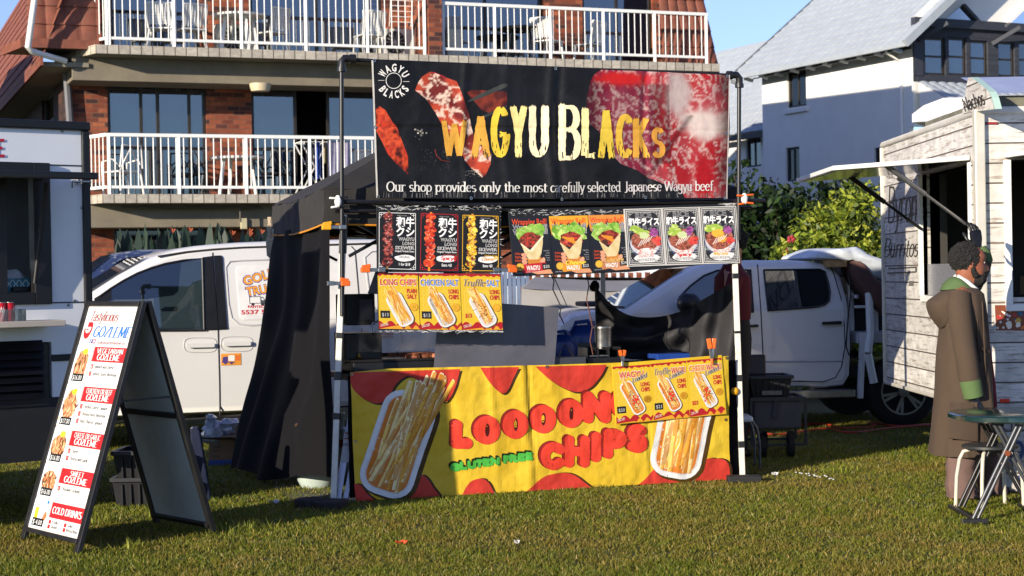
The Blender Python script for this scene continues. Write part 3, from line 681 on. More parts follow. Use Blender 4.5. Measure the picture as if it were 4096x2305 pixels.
def drip_top(P, h=.05, c='#a81a20', amp=.05):
    pts = [(0, 0)]; n = 40
    for i in range(n+1): x = i/n; pts.append((x, h+amp*max(0, mno.noise(V((x*9+P.sd, P.sd, 0))))*1.6+.012*math.sin(x*40)))
    pts.append((1, 0)); P.poly(pts, c)
def drip_bot(P, h=.2, c='#a81a20'):
    A = P.asp; P.poly([(0, A)]+[(i/40, A-h*(.45+.55*abs(math.sin(i*.28+P.sd)))) for i in range(41)]+[(1, A)], c)
    P.l += 1; P.poly([(0, A)]+[(i/40, A-h*.5*abs(math.sin(i*.39+P.sd*2))**1.5) for i in range(20, 41)]+[(1, A)], '#d89a24'); P.l -= 1
def chips(title, sub, num, price, sd, topping=None, loaded=None):
    def d(P):
        P.sd = sd; A = P.asp; P.rect(0, 0, 1, A, '#d8b42a'); P.l = 1
        for k in range(4):
            y = .42+.17*k; P.put(sans('LONG CHIPS', .03), .08, y+.14, .14, '#e4c858', .84); P.l = 2; P.put(sans('LONG CHIPS', -.01), .087, y+.135, .13, '#d8b42a', .826); P.l = 1
        P.l = 3; drip_top(P); drip_bot(P); P.l = 4
        if loaded:
            tray(P, (.28, .42), (.68, A-.22), .36, 16, .2, seed=sd, topping=(loaded, 90)); P.l = 17
            for k in range(16): P.oval(random.gauss(.52, .05), random.gauss(.88*A/1.5+.02, .07), .035, .02, '#d83020', 7, .5, rot=random.random()*3)
        else: tray(P, (.33, .52), (.72, A-.1), .42, 24, .24, seed=sd, topping=topping)
        P.l = 18
        for w, x, c, wd, kind in title:
            if kind: P.put(skel(w, .2, .11, False, .22), x, .31, .17, '#efe6d0', wd); P.l = 19; P.put(skel(w, .14, .07, False, .22), x, .31, .17, c, wd); P.l = 18
            else: P.put(sans(w, .045), x-.008, .312, .175, '#f2ead8', wd+.016); P.l = 19; P.put(sans(w, .02), x, .305, .16, c, wd); P.l = 18
        P.l = 19
        if loaded:
            P.put(skel('Loaded', .26, .16, False, .3), .5, .45, .12, '#efe8dc', .42, (.95, -.3)); P.l = 20; P.put(skel('Loaded', .17, .1, False, .3), .5, .45, .12, '#4a4440', .42, (.95, -.3))
        y0 = .56 if loaded else .5
        for i, w in enumerate(sub): P.put(sans(w, .03), .95, y0+.14*i, .11, '#c42a2e', .24 if len(w) < 6 else .3, right=True)
        P.oval(.87, y0+.35, .105, .1, '#c08a1c', 14); P.l = 20; P.oval(.87, y0+.345, .09, .085, '#dca628', 14); P.put(sans(num), .87, y0+.39, .075, '#3a2a10', .07, mid=True); P.put(sans('Combination'), .87, y0+.3, .015, '#5a4012', .1, mid=True)
        if price[0]: P.rect(.04, A-.45, .27, A-.27, '#1a1a1c'); P.l = 21; P.put(sans(price[1]), .08, A-.31, .09, '#c8c8c4', .16)
        else: P.l = 21; P.put(sans(price[1], .03), .08, A-.31, .1, '#c42a2e', .16)
        P.put(sans('LONG CHIPS', .01), .04, A-.05, .07, '#e8dccc', .2, (.97, -.2))
    return d
bd = board('menu_board', 'yellow menu board of three plain and flavoured salt chips posters below the skewers', [(76, 781), (1406, 796), (1431, 1424), (92, 1400)], BO-.004, cs)
A2 = 1.4
poster(bd, [(82, 785), (512, 789), (537, 1392), (98, 1384)], BO-.003, cs, A2, chips([('LONG CHIPS', .05, '#c8262c', .9, 0)], ('PLAIN', 'SALT'), '31', (1, '$13'), 11))
poster(bd, [(524, 789), (962, 793), (987, 1397), (542, 1393)], BO-.003, cs, A2, chips([('CHICKEN SALT', .03, '#3c74cc', .93, 0)], ('LONG', 'CHIPS'), '32', (1, '$13'), 12, (('c87a3c', 'e0a060'), 30)))
poster(bd, [(967, 793), (1398, 801), (1427, 1396), (993, 1398)], BO-.003, cs, A2, chips([('Truffle', .04, '#5a3a24', .56, 1), ('SALT', .64, '#3c74cc', .32, 0)], ('LONG', 'CHIPS'), '33', (0, '$13'), 13, (('5a3018', '8c4a1c', 'e0a060'), 45)))
scuff(bd, None, BO-.004, cs, 150, (100, 1402, 1425, 1420))
def wrap(top, cheese, ribbon_c, words, num, price):
    def d(P):
        A = P.asp; P.rect(0, 0, 1, A, '#191b24'); P.l = 1
        if top: P.poly([(0, 0), (1, 0)]+[(1-i/24, .22+.18*mno.noise(V((i*.45, num, 1)))+(.2 if i in (1, 22, 23, 4) else 0)) for i in range(25)], top)
        P.l = 2
        for i, c in enumerate(('#d84a20', None, None)):
            y = .2+.13*i
            if c: P.put(sans('Wrapping Roll!', .02), .04, y, .15, c, .9)
            else: outl(P, 'Wrapping Roll!', .05, y, .13, .9, '#a8a8a8', '#191b24')
        P.l = 5
        for c in ('8cb840', '6ea42c', 'a8cc5c', '5c9424', '98c04c', 'b8d470', '7cb03a', '9cc850'):
            P.oval(.52+random.uniform(-.25, .25), .47+random.uniform(-.14, .08), .2, .14, foodcol([c, '78a834', 'c4dc84'], 25, random.random()*9), 16, .6, g=.014)
        P.oval(.66, .38, .2, .2, foodcol(['7cb43c', 'a4cc5c', '5a9428'], 22, 4), 16, .4, g=.014); P.oval(.3, .5, .12, .18, foodcol(['98c44c', 'c8e07c'], 22, 5), 14, .4, g=.014)
        P.l = 6; P.oval(.5, .62, .29, .2, foodcol(['5a2018', 'b83a28', '8c3a24', 'c84a3c', '4a2a1c'], 45, num, 3), 20, .25, g=.008)
        for k in range(8): P.oval(random.uniform(.3, .72), random.uniform(.5, .72), .05, .03, random.choice(['#c8382c', '#d85a44', '#a82c24']), 7, .4)
        P.l = 7
        if cheese:
            for k in range(6): P.line([(.3+.05*k, .55+.03*k), (.42+.06*k, .58+.03*k), (.6, .6+.02*k)], .05, '#dc8c28')
        P.l = 8; P.poly([(.23, .68), (.46, .88), (.81, .5), (.8, .7), (.74, .98), (.66, 1.12), (.42, 1.12), (.33, .98)], lambda a, b: mixc(lin('e0cfa0'), lin('cfb67c'), .5+.8*fb(a, b, 22, 7)), .014)
        P.poly([(.46, .88), (.81, .5), (.83, .54), (.5, .93)], '#efe3c0'); P.poly([(.23, .68), (.46, .88), (.44, .92), (.24, .74)], '#ece0bc')
        P.poly([(.37, 1.08), (.73, 1.06), (.7, 1.25), (.4, 1.25)], '#c87e34'); P.l = 9
        for k in range(4): P.oval(.3, 1.0+.085*k, .075, .05, '#d89a78', 10, .1, rot=.3)
        P.oval(.76, 1.17, .06, .1, '#d8a07c', 10, rot=.5); P.poly([(.4, 1.42), (.75, 1.25), (.95, 1.4), (1, 1.5), (1, A), (.6, A)], '#d4976f'); P.l = 10
        P.poly([(.22, 1.24), (.84, 1.2), (.84, 1.4), (.26, 1.46), (.2, 1.36)], ribbon_c); P.l = 11
        if words[0]: P.put(skel(words[0], .2, .12, False, .2), .32, 1.27, .1, words[1], .52)
        P.put(sans('WAGYU', .03), .34, 1.41 if words[0] else 1.39, .12, '#f0efe8', .34)
        if not words[0]: P.put(sans('100% Wagyu Mince'), .34, 1.45, .04, '#e8b0b0', .4)
        P.rect(.74, 1.23, .95, 1.39, '#1a1a1c'); P.l = 12; P.put(sans(price), .77, 1.35, .08, '#d8d8d4', .15)
        P.oval(.18, 1.3, .1, .1, '#c8962c', 14); P.l = 13; P.oval(.18, 1.3, .085, .085, '#e0b03c', 14); P.put(sans(str(num)), .18, 1.34, .08, '#4a3410', .035, mid=True)
        for i, w in enumerate(('Asian', 'Style', 'Kebab')): P.put(sans(w, .02), .07, .98+.09*i, .06, '#c84a24', .15)
        for i in range(5): P.put(sans(('Wagyu Mince', 'Onion', 'Mix Greens', 'Tomato', 'Sauce')[i]), .95, .92+.06*i, .03, '#b8b8b8', (.15, .08, .12, .1, .08)[i], right=True)
        P.put(sans('WAGYU BLACKS'), .05, A-.04, .03, '#c8c8c8', .18)
    return d
cw = crop(2020, 800, .3727); A3 = 1.5
bd = board('menu_board', 'long black menu board of three hand-held wrap posters and three rice bowl posters', [(33, 108), (2470, 34), (2500, 660), (1330, 775), (92, 822)], BO-.01, cw)
poster(bd, [(52, 186), (465, 178), (515, 790), (88, 812)], BO-.009, cw, A3, wrap(None, 0, '#b8242a', (None, None), 1, '$20'))
poster(bd, [(470, 176), (885, 166), (935, 778), (522, 795)], BO-.009, cw, A3, wrap('#e0a42c', 1, '#d8902c', ('Cheese', '#e8d040'), 4, '$23'))
poster(bd, [(890, 165), (1290, 156), (1340, 742), (942, 775)], BO-.009, cw, A3, wrap('#d88c3c', 1, '#b87850', ('TruffleCheese', '#d8b060'), 5, '$24'))
scuff(bd, None, BO-.01, cw, 130, (60, 105, 1250, 165)); scuff(bd, None, BO-.01, cw, 40, (2350, 20, 2460, 60))
def rice(badge, bc, price, egg):
    def d(P):
        A = P.asp; P.rect(0, 0, 1, A, '#cfccc6'); P.l = 1; P.rect(.02, .02, .98, A-.02, '#26262a'); P.l = 2
        P.line([(.05, .05), (.95, .05), (.95, A-.05), (.05, A-.05), (.05, .05)], .02, '#d4d2cc'); fret(P, .09, .09, .91, A-.09, lin('cfcdc8'), .012)
        P.l = 3; outl(P, 'RICE', .5, .24, .14, .44, '#a8a8a8', '#26262a', mid=True); P.l = 5; P.put(sans('和牛ライス', .05), .5, .43, .16, '#f0f0ee', .84, mid=True)
        outl(P, '和牛ライス', .5, .62, .16, .84, '#8c8c8e', '#26262a', mid=True)
        P.l = 7; P.oval(.5, .95, .42, .33, '#4a5276', 28); P.l = 8; P.oval(.5, .92, .4, .31, '#c8c8cc', 28); P.l = 9
        P.oval(.5, .85, .38, .28, foodcol(['7a3428', 'b86a54', '9c4c38', 'c88468', '5c2a20'], 60, egg+3, 3), 24, .1, g=.008)
        P.oval(.52, 1.13, .26, .09, foodcol(['e8e4de', 'c8503c', 'efeae4', 'e8e4de'], 40, 8), 18, .2, g=.01); P.l = 10
        for k in range(6): P.oval(random.uniform(.18, .5), random.uniform(.5, .68), .13, .08, foodcol(['b4cc50', '8cb03c', 'd4e084'], 30, k), 12, .6, g=.01)
        for k in range(5): P.oval(random.uniform(.68, .82), random.uniform(.56, .74), .09, .06, foodcol(['8c3c80', 'b060a0', '5c2458'], 40, k), 12, .6, g=.01)
        for k in range(5): P.oval(random.uniform(.74, .86), random.uniform(.8, .95), .08, .06, foodcol(['c43028', 'e0584c'], 30, k), 12, .5, g=.01)
        P.l = 11
        if egg: P.oval(.45, .7, .17, .1, '#e8b03c', 16, .3); P.oval(.55, .85, .13, .1, '#e09a30', 14, .3)
        else: P.oval(.5, .72, .13, .09, '#c8d49c', 14, .4)
        P.l = 12
        for k in range(5): P.line([(.3+.07*k, 1.0-.03*k), (.42+.07*k, .82-.02*k)], .018, '#ece4d8')
        P.oval(.52, 1.3, .34, .12, '#e4e2de', 18, .18); P.l = 13
        P.put(skel(badge, .22, .12, False, .2) if badge != 'SIGNATURE' else sans(badge), .5, 1.28, .085, bc, .4, mid=True); P.put(sans('WAGYU RICE BOWL', .01), .5, 1.38, .07, '#3a3a3e', .5, mid=True)
        P.put(sans(price), .07, 1.14, .06, '#c8d8c8', .12)
        for i in range(9): P.line([(.86-.06*(i % 3), 1.0+.045*i), (.93, 1.0+.045*i)], .015, '#a8a8a8')
    return d
panel_m = mat('pale laminated panel', 'c4c2be', .4)
q = [ST.hit(*cw(*p), BO) for p in ((1275, 98), (2481, 64), (2521, 676), (1316, 718))]
b = MB(); b.prism(q, lambda u, z, d: ST.p(u, z, BO-d), .008); b.build('laminated_panel', panel_m, bd)
poster(bd, [(1280, 102), (1676, 90), (1722, 697), (1318, 716)], BO, cw, A3, rice('SIGNATURE', '#b05030', '$20', 0))
poster(bd, [(1684, 86), (2076, 75), (2121, 685), (1730, 697)], BO, cw, A3, rice('Spicy', '#c83028', '$21', 0))
poster(bd, [(2083, 75), (2479, 66), (2519, 675), (2126, 685)], BO, cw, A3, rice('Melty Cheese', '#e0a828', '$23', 1))
cq = crop(2400, 1340, .4277); LO = LB0+.045
bd = board('menu_board', 'yellow menu board of three loaded chips posters clipped over the counter banner', [(110, 270), (1140, 188), (1184, 740), (150, 838)], LO, cq, .006, m=mat('yellow card', 'd8b424', .35))
ld = ('7a6450', 'a8927c', '5c4838', 'c8b49c', '8a7058')
for q, ttl, num, pr, sd, c in (([(115, 300), (466, 275), (500, 800), (155, 832)], [('WAGYU', .15, '#c8262c', .66, 0)], '40', (1, '$20'), 21, ld),
                            ([(470, 272), (806, 241), (838, 770), (505, 798)], [('Truffle', .06, '#6a5238', .46, 1), ('WAGYU', .56, '#c8262c', .4, 0)], '42', (1, '$21'), 22, ld),
                            ([(812, 238), (1135, 215), (1173, 735), (842, 768)], [('CHEESE', .04, '#d8742c', .46, 0), ('WAGYU', .53, '#c8262c', .44, 0)], '43', (0, '$23'), 23, ('c8962c', '8c5a24', '6a3c1c', 'a8b048', '4a2818'))):
    poster(bd, q, LO, cq, A3, chips(ttl, ('LONG', 'CHIPS'), num, pr, sd, loaded=c))
# ------------------------------------------------------------------ apartment building
WHP = mat('white painted metal', 'e4e4e0', .35, var=.05)
CONC = mat('rendered concrete', '7c7464', .85, var=.2, vs=2, bump=.3, bs=60, dirt=.35)
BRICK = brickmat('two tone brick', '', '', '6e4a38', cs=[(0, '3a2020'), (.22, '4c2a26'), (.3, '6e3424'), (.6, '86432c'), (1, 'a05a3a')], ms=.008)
BRICKD = brickmat('shade darkened brick', '', '', '3a2c26', cs=[(0, '24181a'), (.5, '3c2520'), (1, '5c3426')], ms=.008)  # darker copy of the brick, side wall shade put into its colour
TILE = brickmat('balcony edge tile', 'a8a092', 'bcb4a4', '5c5446', bw=.2, bh=.3, ms=.01, off=0, rough=.4, bump=.3, dirt=.25)
ROOFR = mat('terracotta roof tile', '7c4634', .75, var=.3, vs=5, dirt=.35)
FRM = mat('dark brown window frame', '2a241e', .4, var=.1)
GLS = glass('window glass', '141e30', .20, .5)
GLD = glass('dark window glass', '0c0f14', .07, .6)
CURT = mat('pale curtain', 'b8c4cc', .9, var=.15, vs=4)
ROOM = mat('dim room', '302c2a', .9, var=.2, vs=1)
GPL = mat('grey painted soffit', '847e70', .8, var=.12, vs=2)
AP = Pl(at(383, 190, 31), 21.0); WB = -1.5                     # balcony front plane; the wall stands 1.5 m behind it
bl = thing('apartment_building', 'red brick apartment block with two tiled balconies and white railings', 'building', AP.p(5, 0, WB))
a_ = lambda x, y, o=0: AP.hit(x, y, o)
k1 = crop(0, 0, .5516); k2 = crop(1300, 0, .5516)
def wall(u0, u1, z0, z1, holes, off, pl=AP):
    """brick wall with openings: faces with metre UVs, and the depth of each opening"""
    b = MB(); us = sorted({u0, u1, *[h[0] for h in holes], *[h[1] for h in holes]}); zs = sorted({z0, z1, *[h[2] for h in holes], *[h[3] for h in holes]})
    us = [u for u in us if u0 <= u <= u1]; zs = [z for z in zs if z0 <= z <= z1]
    for i in range(len(us)-1):
        for j in range(len(zs)-1):
            c = ((us[i]+us[i+1])/2, (zs[j]+zs[j+1])/2)
            if any(h[0] < c[0] < h[1] and h[2] < c[1] < h[3] for h in holes): continue
            q = [(us[i], zs[j]), (us[i+1], zs[j]), (us[i+1], zs[j+1]), (us[i], zs[j+1])]; b.face([pl.p(a, z, off) for a, z in q], 0, None, q)
    for h in holes:
        for a, c in (((h[0], h[2]), (h[0], h[3])), ((h[1], h[2]), (h[1], h[3])), ((h[0], h[3]), (h[1], h[3])), ((h[0], h[2]), (h[1], h[2]))):
            b.face([pl.p(*a, off), pl.p(*c, off), pl.p(*c, off-.14), pl.p(*a, off-.14)], 0, None, [(a[0], a[1]), (c[0], c[1]), (c[0]+.1, c[1]), (a[0]+.1, a[1])])
    return b
def window(par, pl, off, u0, u1, z0, z1, splits=(), fw=.06, curt=(), gl_=GLS, frm=FRM, rail=None, open_=None, room=2.5):
    """frame, panes, curtains (u ranges) and a dim room behind"""
    b = MB(pl.M); o = -off
    for x0, x1, y0, y1 in [(u0, u1, z1-fw, z1), (u0, u1, z0, z0+fw), (u0, u0+fw, z0+fw, z1-fw), (u1-fw, u1, z0+fw, z1-fw)]: b.box((x0, o+.06, y0), (x1, o+.12, y1))
    for s in splits: b.box((s-fw/2, o+.062, z0+fw), (s+fw/2, o+.118, z1-fw))
    if rail: b.box((u0+fw, o+.064, rail-fw*.4), (u1-fw, o+.116, rail+fw*.4))
    f = b.build('window', frm, par, bevel=.004)
    g = MB(pl.M); ed = [u0+fw, *splits, u1-fw]
    for i in range(len(ed)-1):
        if open_ == i: continue
        g.box((ed[i], o+.085+.01*(i % 2), z0+fw), (ed[i+1], o+.09+.01*(i % 2), z1-fw))
    g.build('pane', gl_, f)
    for c0, c1 in curt:
        c = MB(pl.M); n = max(8, int((c1-c0)*40)); c.grid(lambda s, t: (c0+(c1-c0)*s, o+.2+.03*math.sin(s*(c1-c0)*55)+.012*math.sin(s*90), z0+.05+(z1-z0-.08)*t), n, 1); c.build('curtain', CURT, f, smooth=True)
    if room:
        r = MB(pl.M); x0, x1, y0, y1 = u0-.05, u1+.05, o+.13, o+room
        r.face([(x0, y1, z0), (x1, y1, z0), (x1, y1, z1), (x0, y1, z1)]); r.face([(x0, y0, z0), (x0, y1, z0), (x0, y1, z1), (x0, y0, z1)]); r.face([(x1, y0, z0), (x1, y1, z0), (x1, y1, z1), (x1, y0, z1)])
        r.face([(x0, y0, z1), (x1, y0, z1), (x1, y1, z1), (x0, y1, z1)]); r.face([(x0, y0, z0), (x1, y0, z0), (x1, y1, z0), (x0, y1, z0)]); r.build('room', ROOM, f)
    return f
Z1, Z2, Z3 = 3.15, 5.80, 8.55
UL = a_(*k1(515, 700), WB)[0]                                 # brick corner at the left end
UR = a_(2878, 200)[0]-.15
wz = [a_(*k1(*p), WB) for p in ((775, 555), (1492, 580), (1820, 588), (2720, 620))]
W1 = (wz[0][0], wz[1][0]); W2 = (wz[2][0], a_(*k2(330, 600), WB)[0]+.25)
WT = wz[0][1]; GT = a_(460, 872, WB)[1]
u3 = [a_(x, 60, WB)[0] for x in (440, 800, 1000, 1530, 1960, 2170, 2330, 2610)]
H2 = [(W1[0], W1[1], Z1+.02, WT), (W2[0], W2[1], Z1+.02, WT), (W2[1]+1.2, W2[1]+3.6, Z1+.02, WT)]
H3 = [(u3[0], u3[1], Z2+.02, Z3-.45), (u3[2], u3[3], Z2+.02, Z3-.45), (u3[3]+.95, u3[5], Z2+.02, Z3-.45), (u3[6], u3[7], Z2+.02, Z3-.45)]
g0 = a_(455, 900, WB)[0]; g1 = a_(830, 900, WB)[0]
H1 = [(g0, g1, .6, GT), (a_(1020, 900, WB)[0], a_(1020, 900, WB)[0]+1, .1, GT), (g1+2.6, g1+5.2, .8, GT)]
wall(UL, UR, 0, Z3, H1+H2+H3, WB).build('front_wall', BRICK, bl)
sp = lambda *f: [W1[0]+(W1[1]-W1[0])*q for q in f]
wd = W1[1]-W1[0]
window(bl, AP, WB, *H2[0], splits=sp(.34, .51, .83), curt=[(W1[0]+wd*.71, W1[0]+wd*.76), (W1[0]+wd*.84, W1[1]-.05)])
wd2 = W2[1]-W2[0]
window(bl, AP, WB, *H2[1], splits=[W2[0]+wd2*.33, W2[0]+wd2*.58], curt=[(W2[0]+.02, W2[0]+wd2*.11)], open_=1)
window(bl, AP, WB, *H2[2], splits=[W2[1]+2.4])
for i, h in enumerate(H3):
    w = h[1]-h[0]; window(bl, AP, WB, *h, splits=[h[0]+w*.5] if w < 3 else [h[0]+w*.3, h[0]+w*.62], curt=[[(h[0]+w*.55, h[1]-.1)], [(h[1]-w*.32, h[1]-.05)], [(h[0]+.05, h[0]+w*.3), (h[0]+w*.55, h[0]+w*.85)], [(h[0]+w*.4, h[1]-.05)]][i])
window(bl, AP, WB, *H1[0], splits=[g0+(g1-g0)*.52], curt=[(g0+(g1-g0)*.55, g1-.1)], gl_=GLD); window(bl, AP, WB, *H1[1], gl_=GLD); window(bl, AP, WB, *H1[2], gl_=GLD)
# slabs with splayed left ends, tiled edges, beam under each
U1 = a_(2878, 262)[0]; SPL = .55
def slab(z, name, ul, ur, th=.16):
    out = [(ul, 0), (ur, 0), (ur, WB), (ul-SPL, WB)]
    b = MB(); n = 4; A = [AP.p(u, z-th, o) for u, o in out]; B = [AP.p(u, z, o) for u, o in out]
    b.add(A+B, [[3, 2, 1, 0], [4, 5, 6, 7]]); o = b.build(name, GPL, bl)
    e = MB(); cum = 0
    for i in (3, 0, 1):
        j = (i+1) % n; l = math.dist(out[i], out[j]); e.face([A[i], A[j], B[j], B[i]], 0, None, [(cum, .005), (cum+l, .005), (cum+l, .005+th*1.7), (cum, .005+th*1.7)]); cum += l
    e.build('edge_tiles', TILE, o)
    m = MB(AP.M); m.box((ul-.35, .55, z-th-.42), (ur-.2, 1.49, z-th-.002)); m.build('soffit_beam', CONC, bl, bevel=.01)
slab(Z1, 'balcony_slab', a_(410, 776)[0], U1); slab(Z2, 'balcony_slab', 0.0, U1)
slab(Z3, 'roof_slab', -.2, U1)
def railing(u0, u1, z, splay, h=1.05, posts=()):
    """top and bottom rails, posts, slim balusters; splay: left end returns to the wall"""
    b = MB(); o0 = -.08
    rail = lambda p, q, r: b.bar(p, q, r[0], r[1])
    segs = [((u0, o0), (u1, o0))]+([((u0, o0), (u0-SPL*.75, WB+.35))] if splay else [])
    for (a, ao), (c, co) in segs:
        rail(AP.p(a, z+h, ao), AP.p(c, z+h, co), (.06, .06)); rail(AP.p(a, z+.13, ao), AP.p(c, z+.13, co), (.05, .05))
        L = math.dist((a, ao), (c, co)); n = int(L/.135)
        for i in range(n+1):
            t = i/n; b.bar(AP.p(a+(c-a)*t, z+.14, ao+(co-ao)*t), AP.p(a+(c-a)*t, z+h-.02, ao+(co-ao)*t), .017)
    r = b.build('railing', WHP, bl)
    for p in [u0+.03, *posts, u1-.03]:
        m = MB(); m.bar(AP.p(p, z, o0-.001), AP.p(p, z+h-.02, o0-.001), .055); m.build('post', WHP, r)
rp = lambda xs, y: [a_(x, y)[0] for x in xs]
railing(.22, a_(1716, 190)[0]-.03, Z2, True, 1.07, rp((430, 700, 970, 1228, 1475), 150))
railing(a_(1772, 100)[0], a_(2838, 200)[0], Z2, False, 1.0, rp((1985, 2207, 2420, 2625), 150))
railing(a_(430, 545)[0], U1-.1, Z1, True, 1.06, rp((720, 990, 1245, 1510, 1780, 2050, 2330), 700))
# brick pier on the upper balcony, gutter pipe, soffit lights, service pipe
b = MB(); q = [a_(1712, 210)[0]+.02, a_(1770, 210)[0]]
for (ua, oa), (ub_, ob), uv0 in (((q[0], .0), (q[1], .0), 0), ((q[1], .0), (q[1], WB), .3), ((q[0], WB), (q[0], .0), .6)):
    l = math.dist((ua, oa), (ub_, ob)); b.face([AP.p(ua, Z2, oa), AP.p(ub_, Z2, ob), AP.p(ub_, Z3, ob), AP.p(ua, Z3, oa)], 0, None, [(uv0, 0), (uv0+l, 0), (uv0+l, 2.7), (uv0, 2.7)])
b.build('pier', BRICK, bl)
for x, y in ((1030, 262), (1420, 5)):
    u, z = a_(x, y, -.7); m = MB(); m.lathe([(.02, -.1), (.17, -.1), (.2, 0), (.2, .04)], AP.p(u, Z2-.61 if y > 100 else Z3-.61, -.5), 20); m.build('soffit_light', mat('beige lamp cover', 'c8b898', .5), bl, smooth=True)
m = MB(); m.path([AP.p(a_(500, 840)[0], Z1-.22, -.3), AP.p(a_(1060, 840)[0], Z1-.22, -.3)], .02); m.path([AP.p(a_(975, 840)[0], Z1-.22, -.3), AP.p(a_(975, 840)[0], Z1-.5, -.3)], .018); m.build('service_pipe', mat('grey pipe', '4a463e', .6), bl)
m = MB(AP.M); u, z = a_(976, 895, -.5); m.box((u-.06, .49, z-.1), (u+.06, .55, z+.1)); m.build('meter_box', mat('cream box', 'b8b090', .5), bl, bevel=.01)
# ground floor number plate
u, z = a_(1022, 880, WB+.02); u2, z2 = a_(1082, 980, WB+.02); m = MB(AP.M); m.box((u, -WB-.02, z2), (u2+.25, -WB-.005, z)); dp = m.build('number_panel', mat('pale blue panel', '7e8a94', .5), bl)
P = Pr(lambda a, b, o: AP.p(a, b, WB+.02+o)); P.x = lambda x, y: AP.hit(x, y, WB+.02); P.put(sans('20', .02), 1026, 908, 24, '#17181c', 30); P.build('house_number', PRINTM, dp)
# left side wing: side wall, window, soffit and mansard slope; roof pieces in front
SW = Pl(AP.p(UL, 0, WB), 111.0, flip=True)
s_ = lambda x, y, o=0: SW.hit(x, y, o)
wz_ = [s_(*k1(*p)) for p in ((300, 670), (385, 640), (385, 860))]
wu = sorted((wz_[0][0], wz_[1][0])); hole = (wu[0], wu[1], wz_[2][1], wz_[1][1])
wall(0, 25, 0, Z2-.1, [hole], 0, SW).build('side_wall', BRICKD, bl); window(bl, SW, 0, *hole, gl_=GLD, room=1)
def tiled(fn, L, Hh, name, par, rib=.3, course=.34, m=ROOFR, amp=.03, step=.025):
    """corrugated courses of roof tile: fn(a along, b up the slope, c out of it)"""
    b = MB(); nu = int(L/rib*8); nc = max(1, round(Hh/course)); cc = Hh/nc
    for k in range(nc):
        for t0, t1, c0, c1 in ((0, 1, step, 0.0), ):
            rows = [(k*cc-.001, .0), (k*cc-.001, step), (k*cc+cc, .0)]
            pts = [fn(L*i/nu, bb, c+amp*abs(math.sin(math.pi*(L*i/nu)/rib))**.7) for bb, c in rows for i in range(nu+1)]; w = nu+1
            b.add(pts, [[j*w+i, j*w+i+1, (j+1)*w+i+1, (j+1)*w+i] for j in range(2) for i in range(nu)])
    return b.build(name, m, par)
# side mansard slope over the side wall
E0 = Z2-.25
tiled(lambda a, b, c: SW.p(a-1.2, E0+b*.88, .62-b*.30+c), 26, 4.2, 'side_roof', bl)
m = MB(SW.M); m.box((-1.0, -.6, E0-.1), (25, .2, E0-.02)); m.build('side_soffit', GPL, bl); m = MB(); m.bar(SW.p(-1.2, E0-.0, .64), SW.p(25, E0-.0, .64), .05, .22); m.build('fascia', ROOFR, bl)
# small front mansard at the left end
fa, fz = a_(150, 175, -.35); fb_ = a_(368, 0, -.35)[0]
tiled(lambda a, b, c: AP.p(fa-.15+a, fz+.02+b*.95, -.32-b*.22+c), fb_-fa+.3, 3.2, 'front_roof', bl, m=ROOFR)
m = MB(); A = [AP.p(fa-.2, fz-.06, -.3), AP.p(.1, fz-.06, -.3), AP.p(.1, fz-.06, WB), AP.p(fa-.5, fz-.06, WB)]; m.add(A+[p+V((0, 0, .06)) for p in A], [[3, 2, 1, 0], [4, 5, 6, 7], [0, 1, 5, 4], [1, 2, 6, 5], [2, 3, 7, 6], [3, 0, 4, 7]]); m.build('front_soffit', CONC, bl); m = MB(); m.bar(AP.p(fa-.3, fz, -.28), AP.p(.1, fz, -.28), .05, .16); m.bar(AP.p(fa-.25, fz, -.28), AP.p(fa-.5, fz, WB), .05, .16); m.build('fascia', ROOFR, bl)
m = MB(); q0 = at(138, 0, 30.6); q1 = at(112, 190, 30.6); q2 = at(128, 206, 30.7); q3 = at(262, 245, 31.3); m.path([at(150, -160, 30.6), q0, q1, q2, q3], .055, 10); m.build('downpipe', WHP, bl, smooth=True)
m = MB(); m.path([at(262, 230, 32.2), at(282, 520, 32.2), at(290, 1100, 32.2)], .07, 8); m.build('downpipe', mat('grey downpipe', '5a5a60', .5), bl)
# right end: mansard tail behind the railing, right side wall and the pitched top
UE = a_(2890, 250)[0]+.05
tiled(lambda a, b, c: AP.p(UE-1.1+a-b*.16*(a/1.3), Z2-.25+b, -.55-b*.12+c), 1.3, 2.95, 'end_roof', bl, rib=.26)
RS = Pl(AP.p(UE, 0, WB), 111.0)
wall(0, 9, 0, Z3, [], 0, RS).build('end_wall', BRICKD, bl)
m = MB(AP.M); m.box((UL, 1.5, Z3), (UE-AP.hit(383,190)[0]*0, 10.5, Z3+.12)); m.build('flat_roof', CONC, bl)
# ------------------------------------------------------------------ white house at the right
HWH = mat('white painted wall', 'eae8e2', .8, var=.05, vs=1.5, bump=.15, bs=30)
ROOFW = mat('white roof tile', 'a4acb2', .6, var=.10, vs=3, dirt=.08)
DKT = mat('dark grey timber', '33363e', .6)
HS = Pl(at(3650, 170, 44.5), 180-64)                            # side wall runs back and to the left
HS.n = V((-math.sin(R(64)), -math.cos(R(64)), 0)); HS.M = Matrix(((HS.u.x, -HS.n.x, 0, HS.O.x), (HS.u.y, -HS.n.y, 0, HS.O.y), (0, 0, 1, 0), (0, 0, 0, 1)))
HG = Pl(HS.O, 26)                                              # gable front runs to the right
h_ = lambda x, y, o=0: HS.hit(x, y, o)
k3 = crop(2696, 0, .5516)
ho = thing('house', 'white two storey house with pale tiled gable roof and dark gable windows', 'house', HS.p(3, 0, -3))
he = h_(*k3(1700, 395))[1]; hl = h_(*k3(638, 600))[0]
def hole(pl, a, b, k=k3): p, q = pl.hit(*k(*a)), pl.hit(*k(*b)); return (min(p[0], q[0]), max(p[0], q[0]), min(p[1], q[1]), max(p[1], q[1]))
